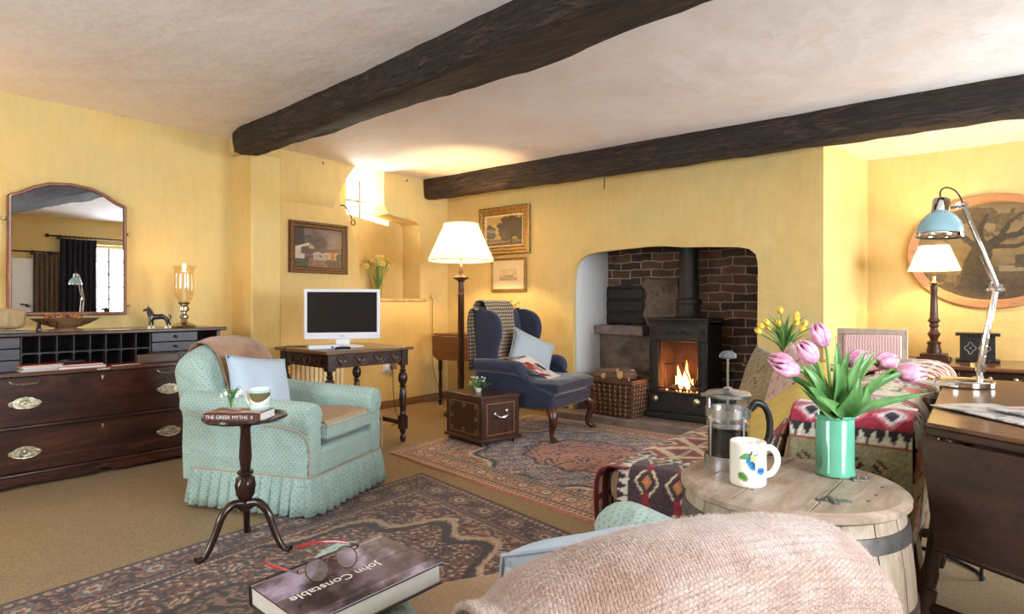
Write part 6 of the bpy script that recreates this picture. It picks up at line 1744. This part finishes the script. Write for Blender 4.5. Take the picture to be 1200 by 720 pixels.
# green vase and pink tulips
t = thing('green_vase', 'sea-green ceramic cylinder vase of pink tulips on the barrel table', 'vase of flowers', (-.345*KB, 1.715*KB, .60), math.radians(38.9)); t.scale = (KB, KB, KB)
MB().lathe([(.038, 0), (.046, .003), (.0465, .012), (.044, .018), (.044, .135), (.0425, .140), (.046, .145), (.046, .150), (.043, .151), (.040, .146), (.039, .02), (.001, .012)], n=48).build('vase', plain('sea_green_glaze', S(104, 182, 152), .16, 0, .15, 30, .08, Coat_Weight=.4), t)
TP = [(-.105, .262, -.02, (-.9, 0, .25)), (-.072, .290, -.04, (-.7, -.1, .8)), (-.012, .322, .03, (-.35, .1, 1)), (.125, .276, .03, (.9, .2, .12)), (.140, .258, -.03, (.9, -.5, -.02)), (.068, .272, .06, (.8, .1, .35)), (-.085, .268, .05, (-.8, .3, .3))]
bl = MB(); st = MB(); lf = MB()
for x, z, y, d in TP:
    D_ = Vector(d).normalized(); b = Vector((x, y, z))
    st.tube(cr([(x*.05, y*.05, .02), (x*.28, y*.3, .17), tuple(b-D_*.022), tuple(b)], 5), .0042, 7); tulip(bl, tuple(b-D_*.004), d, .060, .0235, .06)
LV = [((-.02, 0), (-.05, -.01, .23), (-.145, -.03, .265), .015), ((-.03, -.02), (-.07, -.05, .19), (-.11, -.08, .235), .017), ((-.01, .01), (-.035, .01, .23), (-.075, .02, .30), .014),
      ((0, -.02), (-.015, -.05, .23), (-.03, -.055, .30), .019), ((.005, .01), (.015, .02, .25), (.018, .03, .345), .016), ((.01, -.01), (.035, -.02, .24), (.075, -.02, .325), .015),
      ((.02, 0), (.06, .0, .24), (.115, .01, .32), .014), ((.02, -.02), (.07, -.04, .21), (.20, -.05, .285), .016), ((.03, -.01), (.08, -.05, .17), (.215, -.08, .222), .015), ((.0, -.03), (.015, -.06, .19), (.03, -.06, .26), .023),
      ((-.01, -.03), (-.035, -.065, .16), (-.09, -.08, .215), .022), ((.02, -.03), (.04, -.055, .17), (.05, -.06, .24), .020), ((-.02, .02), (-.05, .05, .2), (-.12, .06, .25), .015), ((.02, .03), (.06, .06, .22), (.10, .07, .26), .015), ((-.025, -.03), (-.05, -.06, .15), (-.125, -.03, .245), .014),
      ((.01, .02), (.035, .03, .24), (.055, .03, .315), .016), ((-.01, .02), (-.03, .03, .22), (-.05, .03, .285), .017), ((.0, -.02), (-.005, -.04, .22), (-.005, -.05, .30), .019), ((.02, -.02), (.05, -.05, .20), (.10, -.07, .275), .017), ((-.02, -.02), (-.06, -.03, .22), (-.10, -.02, .285), .016)]
for (bx_, by_), mid, tip, w in LV: blade(lf, (bx_*.25, by_*.25, .095), tuple(Vector(mid)+Vector((0, 0, .015))), tip, w*.9, via=(mid[0]*.32, mid[1]*.32, .152), nrm=(0, -1, .4), n=10, fold=.55)
st.build('stems', M['stem'], t)
m = N('tulip_leaf_fine'); v = m.coord(scale=(1, 1, .2)); m.col(m.mix(.5, m.ramp(m.noise(v, 60, 3), [(.3, S(58, 112, 54)), (.7, S(112, 164, 92))]), m.ramp(m.noise(m.coord(), 12, 3), [(.35, S(70, 120, 66)), (.65, S(130, 176, 110))]))); m.set(Roughness=.35)
lf.build('leaves', m.m, t)
m = N('pink_tulip'); m.col(m.ramp(m.noise(m.coord(), 55, 4), [(.3, S(214, 130, 176)), (.55, S(238, 178, 206)), (.75, S(250, 212, 224))])); m.set(Roughness=.4, Subsurface_Weight=.25, Subsurface_Radius=(.01, .005, .006))
bl.build('blossoms', m.m, t, True, solid=.001)

# desk ---------------------------------------------------------------
dk_ = thing('desk', 'dark oak gateleg desk with its near leaf hanging down, at the right edge', 'desk', (0, 2.4, 0))
def dy(y): return y-2.4
top = [(-.168, dy(1.863)), (1.0, dy(1.195)), (1.0, dy(3.05)), (-.205, dy(3.05))]
MB().prism(top, .738, .75, 'z').build('desk_top', M['desk'], dk_, True, bevel=.003, seg=3, ang=30)
MB().prism(top, .716, .738, 'z').build('edge_moulding', M['desk_d'], dk_, True, bevel=.006, seg=3, ang=30)
e = Vector((.868, -.496)); nn_ = Vector((-.496, -.868))
a0 = Vector((-.168, dy(1.863)))+nn_*.006; 
def lp(s, z, off): p = a0+e*s+nn_*off; return (p.x, p.y, z)
mb = MB(); L0 = [(0.0, .714), (1.30, .714), (1.27, .45), (.036, .45)]
mb.add([lp(s, z, 0) for s, z in L0]+[lp(s, z, .018) for s, z in L0], [(0, 1, 2, 3), (7, 6, 5, 4), (0, 4, 5, 1), (1, 5, 6, 2), (2, 6, 7, 3), (3, 7, 4, 0)])
mb.build('hanging_leaf', M['desk_d'], dk_, True, bevel=.004)
mb = MB(); mb.tube([lp(.036, .452, .009), lp(1.27, .452, .009)], .011, 8); mb.build('leaf_edge', M['desk_d'], dk_)
def dleg(bot, topp, r=.021):
    B = Vector((bot[0], dy(bot[1]), 0)); T_ = Vector((topp[0], dy(topp[1]), .724)); mb = MB()
    def at(z): return B.lerp(T_, z/.724)
    zs = [0, .03, .05, .20, .205, .30, .305, .34, .36, .50, .60, .61, .724]; rr = [.7, 1.1, .8, .95, 1.15, 1.15, .9, 1.0, .8, 1.0, .8, 1.2, 1.2]
    mb.tube([tuple(at(z)) for z in zs], [r*k for k in rr], 14)
    mb.build('leg', M['desk_d'], dk_); return at
l1 = dleg((-.215, 1.90), (-.115, 2.03)); l2 = dleg((-.285, 2.47), (-.215, 2.55)); l3 = dleg((.70, 1.62), (.66, 1.72)); l4 = dleg((.85, 2.9), (.80, 2.85)); l5 = dleg((-.22, 2.98), (-.20, 2.93), .016)
def strt(a, b, z):
    A_ = a(z); B_ = b(z); MB().tube([tuple(A_), tuple(B_)], .016, 8).build('stretcher', M['desk_d'], dk_)
strt(l1, l3, .255); strt(l2, l4, .27); strt(l1, l2, .26); 
MB().prism([(-.10, dy(2.05)), (.8, dy(1.6)), (.85, dy(2.9)), (-.18, dy(2.9))], .62, .724, 'z').build('apron', M['desk_d'], dk_, False)
# papers
def paper(label, a, bdir, w, l, z, colfn=None, seed=0):
    ux = Vector(bdir).normalized(); uy = Vector((ux.y, -ux.x)); ang = math.atan2(uy.y, uy.x)
    t = thing('newspaper', label, 'newspaper', (a[0], a[1], z), ang)
    v_, f_ = sheet(l, w, 90, 60, lambda v: np.stack([v[:, 0], v[:, 1], .004+.004*fbm(v[:, 0]*9+seed, v[:, 1]*9, 3)], 1))
    o = np_obj('pages', v_, f_, M['print'], t); o.modifiers.new('s', 'SOLIDIFY').thickness = .004
    paint(o, colfn); return t
def news(co):
    n = len(co); c = rgb(n, (226, 226, 226)); k = fbm(co[:, 0]*22, co[:, 1]*16, 3); ln = (np.sin(co[:, 0]*520) > .2) & ((co[:, 1]/.062 % 1) > .1)
    sel(c, ln & (k > .40), (176, 178, 184)); sel(c, (k > .62), (150, 156, 166)); return c
def news2(co):
    c = news(co); sel(c, (np.abs(co[:, 0]-.04) < .008) & (co[:, 1] > .03) & (co[:, 1] < .14), (222, 120, 124)); sel(c, np.hypot((co[:, 0]-.16), co[:, 1]-.05) < .03, (206, 110, 110)); return c
paper('newspaper spread flat at the left of the desk top', (-.184, 2.15), (.13, .12), .19, .45, .7515, news, 1)
paper('smaller folded paper with a red strip lying over the newspaper', (-.055, 2.13), (.13, .10), .16, .34, .7605, news2, 4)
# desk lamp
dl = thing('desk_lamp', 'pale blue and chrome jointed desk lamp standing on the desk, unlit', 'desk lamp', (-.133, 2.745, .751), math.radians(38.9))
ch = M['chrome']
MB().lathe([(.088, 0), (.092, .004), (.092, .020), (.088, .024), (.03, .026), (.001, .026)], n=56).build('base', ch, dl)
mb = MB(); mb.lathe([(.010, .02), (.010, .05), (.014, .052), (.014, .06), (.006, .066)], (.056, 0, 0), 16); mb.cbox((.058, 0, .066), (.016, .03, .03)); mb.cbox((.045, 0, .075), (.03, .022, .016)); mb.tube([(.058, -.025, .075), (.058, .025, .075)], .006, 8); mb.build('pivot', ch, dl, True)
def bar(mb, a, b, w=.009, d=.009):
    A_, B_ = Vector(a), Vector(b); D_ = (B_-A_); R = D_.to_track_quat('Z', 'Y').to_matrix().to_4x4(); mb.box(-w/2, w/2, -d/2, d/2, 0, D_.length, Matrix.Translation(A_) @ R)
lo_ = MB(); bar(lo_, (.046, -.012, .062), (.100, -.012, .346)); bar(lo_, (.072, .012, .062), (.126, .012, .346)); lo_.build('lower_arm', ch, dl, True, bevel=.0015)
el = MB(); el.cbox((.113, 0, .352), (.045, .008, .028)); el.tube([(.100, -.02, .346), (.100, .02, .346)], .006, 8); el.tube([(.126, -.02, .346), (.126, .02, .346)], .006, 8); el.sphere((.108, 0, .37), .011, 10); el.build('elbow_joint', ch, dl, True)
up = MB(); bar(up, (.108, -.010, .355), (-.010, -.010, .640)); bar(up, (.128, .010, .358), (.010, .010, .645)); up.build('upper_arm', ch, dl, True, bevel=.0015)
def coil(a, b, r, turns):
    A_, B_ = Vector(a), Vector(b); D_ = B_-A_; t_ = D_.normalized(); u = t_.orthogonal().normalized(); w = t_.cross(u)
    return [tuple(A_+D_*(k/(turns*8))+u*r*math.cos(k*PI/4)+w*r*math.sin(k*PI/4)) for k in range(turns*8+1)]
for yy in (-.008, .008):
    mb = MB(); mb.tube(coil((.060, yy, .085), (.083, yy, .22), .005, 22)+[(.083, yy, .22), (.092, yy, .30)], .0013, 4); mb.build('spring', ch, dl)
for yy in (-.006, .006):
    mb = MB(); mb.tube(coil((.100, yy, .385), (.065, yy, .47), .004, 16), .0011, 4); mb.build('spring', ch, dl)
hd = MB(); hd.cbox((-.008, 0, .648), (.028, .024, .022)); hd.tube([(-.015, 0, .645), (-.06, 0, .640)], .006, 8); hd.tube([(-.008, -.02, .648), (-.008, .02, .648)], .006, 8); hd.build('head_joint', ch, dl, True)
TL = Matrix.Translation((-.088, 0, .535)) @ Matrix.Rotation(math.radians(3), 4, 'Y')
bluem = plain('pale_blue_enamel', S(150, 192, 206), .15, Coat_Weight=.5)
shd = MB(); shd.shell([(.0725, .012), (.0715, .030), (.062, .055), (.046, .076), (.028, .089), (.022, .094)], n=48, M=TL); shd = shd.build('lamp_shade', bluem, dl)
mb = MB(); mb.shell([(.0735, -.002), (.0745, .002), (.0745, .012), (.073, .014)], n=48, M=TL); mb.lathe([(.026, .088), (.030, .092), (.025, .135), (.022, .14), (.001, .142)], n=32, M=TL, rip=lambda a, z: .03*math.cos(a*10)); mb.build('chrome_trim', ch, shd, True)
MB().shell([(.070, .012), (.069, .030), (.060, .053), (.044, .074), (.026, .087)], n=40, M=TL).build('reflector', M['whitep'], shd)
MB().sphere((-.088, 0, .545), .020, 14, (1, 1, 1.25)).build('bulb', glass('bulb_glass', (1, 1, 1, 1), .2), shd)
MB().tube(cr([(-.086, 0, .675), (-.084, 0, .70), (-.065, .0, .712), (-.03, .004, .702), (-.006, .006, .672), (.0, .008, .65)], 6), .0028, 7).build('cord', M['black'], dl)
MB().tube(cr([(.128, .012, .35), (.15, .014, .345), (.150, .014, .325), (.13, .012, .33)], 5), .0025, 6).build('cord', M['black'], dl)
cable('floor_cable', 'blue-black flex lying on the carpet under the desk', [(-.62, 3.05, .006), (-.45, 3.18, .006), (-.316, 3.16, .006), (-.207, 3.10, .008), (-.12, 3.03, .006), (-.085, 2.96, .006), (-.09, 2.93, .02), (-.07, 2.95, .30)], .006, plain('blue_flex', S(40, 46, 74), .6))

# console in the alcove ----------------------------------------------
cs_ = thing('chest_of_drawers', 'low dark wood chest with brass-handled drawers in the alcove', 'chest of drawers', (.10, 5.40, 0))
MB().box(-.80, .95, -.34, .35, .06, .605).build('carcass', M['mahog'], cs_, True, bevel=.004)
MB().box(-.83, .98, -.38, .36, .605, .632).build('top', wood('chest_top', S(90, 54, 34), S(140, 92, 60), axis=0, scale=4, rough=.25, coat=.4), cs_, True, bevel=.008, seg=3)
for k in range(4):
    x0 = -.78+.43*k
    d = MB().box(x0, x0+.41, -.352, -.33, .50, .595).build('drawer', M['mahog'], cs_, True, bevel=.004)
    d2 = MB().box(x0, x0+.41, -.352, -.33, .10, .48).build('cupboard_door', M['mahog'], cs_, True, bevel=.004)
    for q in (.10, .31):
        mb = MB(); xx = x0+q
        mb.tube(cr([(xx-.04, -.356, .558), (xx-.03, -.368, .540), (xx, -.370, .536), (xx+.03, -.368, .540), (xx+.04, -.356, .558)], 4), .004, 6)
        for s in (-.04, .04): mb.lathe([(.013, 0), (.013, .004), (.005, .008)], (0, 0, 0), 12, Matrix.Translation((xx+s, -.352, .558)) @ Matrix.Rotation(PI/2, 4, 'X'))
        mb.tube([(xx+.018*math.cos(a), -.354, .555+.010*math.sin(a)) for a in [k2*PI/6 for k2 in range(12)]], .0025, 5, ring=True)
        mb.build('handle', M['brass'], d)
for x in (-.74, .88):
    for y in (-.28, .28): MB().lathe([(.02, 0), (.035, .02), (.03, .06)], (x, y, 0), 14).build('foot', M['mahog_d'], cs_)
sl = thing('table_lamp', 'turned wood table lamp with a small cream shade, lit, on the alcove chest', 'table lamp', (-.44, 5.42, .632))
tw = wood('turned_walnut', S(52, 30, 22), S(98, 62, 44), axis=2, scale=6, rough=.35)
mb = MB(); mb.cbox((0, 0, .014), (.20, .20, .028)); mb.cbox((0, 0, .04), (.16, .16, .024)); mb.build('plinth', tw, sl, True, bevel=.004)
MB().lathe([(.045, .05), (.048, .07), (.038, .11), (.046, .13), (.022, .145), (.030, .17), (.042, .19), (.026, .215), (.022, .235), (.032, .25), (.024, .27), (.04, .285), (.026, .31), (.020, .50), (.024, .51), (.022, .54), (.012, .55)], n=24).build('stem', tw, sl)
MB().lathe([(.012, .545), (.055, .556), (.058, .562), (.02, .566), (.012, .58), (.014, .61)], n=24).build('drip_pan', M['brass'], sl)
MB().shell([(.162, .65), (.160, .655), (.094, .825), (.093, .83)], n=48).build('lamp_shade', shade_mat('card_shade', S(250, 236, 200)), sl)
MB().sphere((0, 0, .70), .026, 14, (1, 1, 1.3)).build('bulb', emit('bulb_glow2', (1, .78, .45, 1), 12), sl)
point('alcove_lamp_light', (0, 0, .745), 20, (1, .68, .32), .03, sl)
bx2 = thing('fretwork_box', 'black fretwork box with flared rims on the alcove chest, behind the lamp arm', 'box', (-.19, 5.46, .632), .05)
bk_ = plain('ebonised_wood', (.02, .017, .016, 1), .35)
MB().box(-.10, .10, -.07, .07, .02, .19).build('body', bk_, bx2, True, bevel=.003)
mb = MB()
for z0, z1 in ((.0, .022), (.186, .206)): mb.box(-.125, .125, -.09, .09, z0, z1)
for k in range(14):
    for z in (.012, .196): mb.sphere((-.115+.0177*k, -.091, z), .007, 6)
mb.build('rim', bk_, bx2, True)
mb = MB()
for cx, cz2 in ((-.04, .10), (.04, .10)):
    mb.tube([(cx+.026*math.cos(a)*(1+.25*math.cos(4*a)), -.072, cz2+.034*math.sin(a)*(1+.25*math.cos(4*a))) for a in [k*PI/20 for k in range(40)]], .0022, 5, ring=True); mb.sphere((cx, -.072, cz2), .006, 6)
mb.build('inlay', plain('silver_inlay', S(190, 190, 190), .3, .8), bx2)
# oval picture
ov = thing('oval_picture', 'large oval landscape of an old tree in a flat wood frame on the alcove wall', 'picture', (-.12, 5.775, 1.43))
ra, rb_ = .525, .425; ncp = 80
def ring_secs(prof): return [[((ra-d)*math.cos(a), y, (rb_-d)*math.sin(a)) for d, y in prof] for a in [2*PI*k/ncp for k in range(ncp)]]
MB().loft(ring_secs([(0, 0), (0, -.018), (.006, -.024), (.058, -.026), (.066, -.016), (.066, 0)]), True, False, ring=True).build('frame', wood('birch_frame', S(186, 128, 84), S(216, 160, 112), axis=0, scale=4, rough=.35), ov, True)
nr, nt = 90, 240; rr_ = np.linspace(0, 1, nr+1)[:, None]; tt_ = np.linspace(0, 2*PI, nt+1)[None, :]
V = np.stack([(rr_*np.cos(tt_)*(ra-.06)).ravel(), np.full((nr+1)*(nt+1), -.008), (rr_*np.sin(tt_)*(rb_-.06)).ravel()], 1)
a_ = (np.arange(nr)[:, None]*(nt+1)+np.arange(nt)[None, :]).ravel(); F = np.stack([a_, a_+1, a_+nt+2, a_+nt+1], 1)
o = np_obj('canvas', V, F, M['paint'], ov)
def oldtree(co):
    x = co[:, 0]/.46; y = co[:, 2]/.36; n = len(x); c = rgb(n, (122, 102, 66))+((fbm(x*3+5, y*3, 4)-.5)*60)[:, None]; c += (np.clip(y, -1, 1)*14)[:, None]
    def P(m, col, v=16): cc = rgb(n, col)+((fbm(x*24+9, y*24+9, 3)-.5)*v*2)[:, None]; c[m] = cc[m]
    P((y < -.35+.12*np.sin(x*3)), (88, 72, 48)); P((y < -.62+.05*np.sin(x*5)), (78, 64, 46))
    P((y > -.42) & (y < -.30) & (x > .1), (140, 122, 90)); P((np.abs(y+.22) < .10+.06*fbm(x*14, y*2)) & (x > .3) & (x < .85), (76, 66, 46))
    k = fbm(x*6+3, y*6+7, 5); P((np.hypot((x+.1)/1.1, (y-.55)/.7) < .55) & (k > .5), (92, 78, 50)); P((np.hypot((x-.45)/.8, (y-.5)/.7) < .5) & (k > .56), (100, 84, 54)); P((x < -.45) & (k > .52), (110, 92, 60))
    def limb(pts, w0, w1):
        for i in range(len(pts)-1):
            (ax, ay), (bx_, by_) = pts[i], pts[i+1]; L2 = (bx_-ax)**2+(by_-ay)**2; q = np.clip(((x-ax)*(bx_-ax)+(y-ay)*(by_-ay))/L2, 0, 1)
            d = np.hypot(x-ax-q*(bx_-ax), y-ay-q*(by_-ay)); s = (i+q)/(len(pts)-1); P(d < (w0+(w1-w0)*s)*(.8+.4*fbm(x*12, y*12)), (62, 52, 36))
    limb([(-.22, -.75), (-.20, -.3), (-.10, .1)], .20, .13); limb([(-.45, -.8), (-.22, -.6), (0, -.78)], .07, .07)
    limb([(-.10, .05), (.15, .28), (.42, .34), (.62, .52)], .09, .02); limb([(-.12, .1), (-.16, .4), (-.05, .75)], .08, .02); limb([(.12, .27), (.22, .55), (.42, .78)], .05, .012); limb([(-.18, .1), (-.45, .42), (-.62, .5)], .06, .012)
    limb([(.0, .1), (.3, .08), (.55, .20), (.78, .16)], .05, .01); limb([(.3, .3), (.5, .55), (.72, .66)], .03, .008); return c
paint(o, oldtree)
# striped chair
t = thing('upholstered_chair', 'wooden-framed chair with a pink striped back behind the sofa', 'chair', (-.70, 4.55, 0), math.radians(9))
gf = wood('grey_frame', S(168, 148, 130), S(200, 184, 166), axis=2, scale=5, rough=.45)
MB()
cf = Matrix.Translation((0, .0, 0)) @ Matrix.Rotation(math.radians(-8), 4, 'X')
# faces away from the camera-left; back panel toward -y
fr = MB(); fr.box(-.20, -.165, -.02, .02, .40, .87, cf); fr.box(.165, .20, -.02, .02, .40, .87, cf); fr.box(-.20, .20, -.022, .022, .845, .885, cf); fr.box(-.165, .165, -.018, .018, .47, .50, cf)
fr.build('back_frame', gf, t, True, bevel=.005)
m = N('pink_ticking'); tc = m.new('ShaderNodeTexCoord'); sp = m.new('ShaderNodeSeparateXYZ'); m.link(tc.outputs['Object'], sp.inputs[0])
w_ = m.math('ADD', sp.outputs[0], m.math('MULTIPLY', m.math('SINE', m.math('MULTIPLY', sp.outputs[2], 90)), .0015))
m.col(m.ramp(m.math('FRACT', m.math('MULTIPLY', w_, 62)), [(.1, S(226, 196, 186)), (.45, S(222, 150, 140)), (.6, S(150, 116, 150)), (.9, S(232, 208, 196))])); m.set(Roughness=.9)
MB().box(-.167, .167, -.028, .028, .50, .846, cf).build('back_pad', m.m, t, True, bevel=.012, seg=3)
MB().box(-.22, .22, -.03, .42, .39, .46).build('seat', m.m, t, True, bevel=.02, seg=3)
for x in (-.19, .19):
    for y in (.0, .38): MB().lathe([(.012, 0), (.02, .30), (.024, .36), (.02, .40)], (x, y, 0), 12).build('leg', gf, t)

# ================================================================ FOREGROUND BOOK AND SPECTACLES
bk = thing('art_book', 'large art book with a stormy purple-brown cover on the foreground chair arm', 'book', (-.867, .638, .560), math.radians(-4.3)); bk.scale = (.855, .855, .855); bk.rotation_euler[0] = .05
w, d, h = .222, .297, .042
cvr = plain('book_board', S(52, 44, 44), .35)
mb = MB(); mb.box(-w/2, w/2, -d/2, d/2, 0, .003); mb.box(-w/2, w/2, -d/2, d/2, h-.003, h); mb.box(-w/2, -w/2+.003, -d/2, d/2, 0, h); mb.build('cover', cvr, bk, True, bevel=.0008)
mb = MB(); mb.box(-w/2+.003, w/2-.006, -d/2+.005, d/2-.005, .003, h-.003); mb.build('pages', M['paper'], bk, False)
mb = MB(); mb.grid(lambda a, b: (w/2-.004+.004*math.sin(a*PI)*0+.002, -d/2+.01+(d-.02)*b, .003+(h-.0055)*a), 4, 20)
v_, f_ = sheet(w, d, 200, 260); o = np_obj('cover_picture', v_, f_, attr_mat('glossy_print', .14, 0, 200, 0, .0, 60, coat=.3), bk, (-w/2, -d/2, h+.0006))
def storm(co):
    x = co[:, 0]/w; y = co[:, 1]/d; n = len(x); k = fbm(x*3+y*5+2, y*2.5-x*2+4, 5); k2 = fbm(x*16, y*3.5+x*3, 4)
    q = np.clip((k-.32)*2.6, 0, 1)[:, None]; a = np.array((70, 54, 56.)); b = np.array((178, 164, 186.)); c = a*(1-q)+b*q; c += ((k2-.5)*46)[:, None]
    m = (x > .50) & (x < .86); c[m] = c[m]*.55+np.array((56, 40, 36.))*.45; m = (x < .055); c[m] = np.array((58, 46, 44.)); m = (x > .055) & (x < .075); c[m] = np.array((150, 140, 156.)); c[x > .985] = (176, 176, 190); return c
paint(o, storm)
font('John Constable', .031, wh, bk, (.012, -.03, h+.0011), (0, 0, -PI/2), .0002)
sp_ = thing('spectacles', 'red and black wire spectacles resting on the art book', 'spectacles', (-.8726, .618, .600), math.radians(96))
wire = plain('spectacle_wire', S(120, 96, 70), .25, .9); redp = plain('red_enamel', S(190, 30, 44), .25, Coat_Weight=.4)
TLT = Matrix.Rotation(math.radians(-38), 4, 'X')
fr = MB()
for s in (-1, 1):
    fr.tube([(s*.031+.0215*math.cos(a), 0, .0185+.0185*math.sin(a)) for a in [k*PI/18 for k in range(36)]], .0011, 6, ring=True, M=TLT)
    fr.tube([(s*.0525, 0, .024), (s*.064, .002, .026)], .0015, 6, M=TLT)
fr.tube(cr([(-.010, 0, .022), (-.004, -.002, .028), (.004, -.002, .028), (.010, 0, .022)], 4), .0012, 6, M=TLT); fr.build('rims', wire, sp_)
for s in (-1, 1):
    mb = MB(); mb.lathe([(.001, -.0006), (.0208, -.0006), (.0208, .0006), (.001, .0006)], n=36, M=TLT @ Matrix.Translation((s*.031, 0, .0185)) @ Matrix.Diagonal((1, 1, .87, 1)) @ Matrix.Rotation(PI/2, 4, 'X')); mb.build('lens', glass('lens_glass', (.95, .95, 1, 1), .10), sp_)
    hz = .0207
    p = cr([(s*.064, .018, hz+.001), (s*.066, .035, hz), (s*.064, .075, hz-.004), (s*.052, .115, .010), (s*.030, .140, .004)], 6)
    MB().tube(p[:8], .0022, 8).build('hinge_sleeve', M['black'], sp_); MB().tube(p[7:], .0023, 8).build('temple_arm', redp, sp_)

# ================================================================ CAMERA, LIGHT
cam = bpy.data.cameras.new('camera'); co_ = bpy.data.objects.new('camera', cam); C.objects.link(co_)
co_.location = (0, 0, 1.05); co_.rotation_euler = (PI/2, 0, math.radians(38.9))
cam.sensor_width = 36; cam.lens = 36*726/1200; cam.shift_y = -5/1200; cam.clip_start = .02
bpy.context.scene.camera = co_
def area(name, loc, rot, sx, sy_, e, c):
    l = bpy.data.lights.new(name, 'AREA'); l.shape = 'RECTANGLE'; l.size = sx; l.size_y = sy_; l.energy = e; l.color = c
    o = bpy.data.objects.new(name, l); o.location = loc; o.rotation_euler = rot; C.objects.link(o); return o
DAY = (.86, .93, 1.0)
area('daylight_far_window', (1.88, 4.2, 1.42), (0, PI/2, 0), 1.05, 1.5, 190, DAY)
area('daylight_right_window', (1.88, .85, 1.42), (0, PI/2, 0), 1.05, 1.25, 185, DAY)
area('daylight_near_window', (-2.55, -1.88, 1.45), (PI/2, 0, 0), 1.6, 1.05, 105, DAY)
area('daylight_small_window', (-5.34, 4.0, 2.1), (0, -PI/2, 0), .48, .55, 60, (1, .97, .92))
w = bpy.data.worlds.new('sky'); bpy.context.scene.world = w; w.use_nodes = True
bg = w.node_tree.nodes['Background']; bg.inputs[0].default_value = (.90, .95, 1, 1); bg.inputs[1].default_value = 4.0
sc = bpy.context.scene
sc.view_settings.view_transform = 'Standard'; sc.view_settings.look = 'None'; sc.view_settings.gamma = 1
sc.view_settings.exposure = 0.06; sc.view_settings.use_curve_mapping = False
sc.cycles.max_bounces = 10; sc.cycles.diffuse_bounces = 5; sc.cycles.transparent_max_bounces = 12; sc.cycles.caustics_reflective = False; sc.cycles.caustics_refractive = False
sc.cycles.use_denoising = True; sc.cycles.sample_clamp_indirect = 6
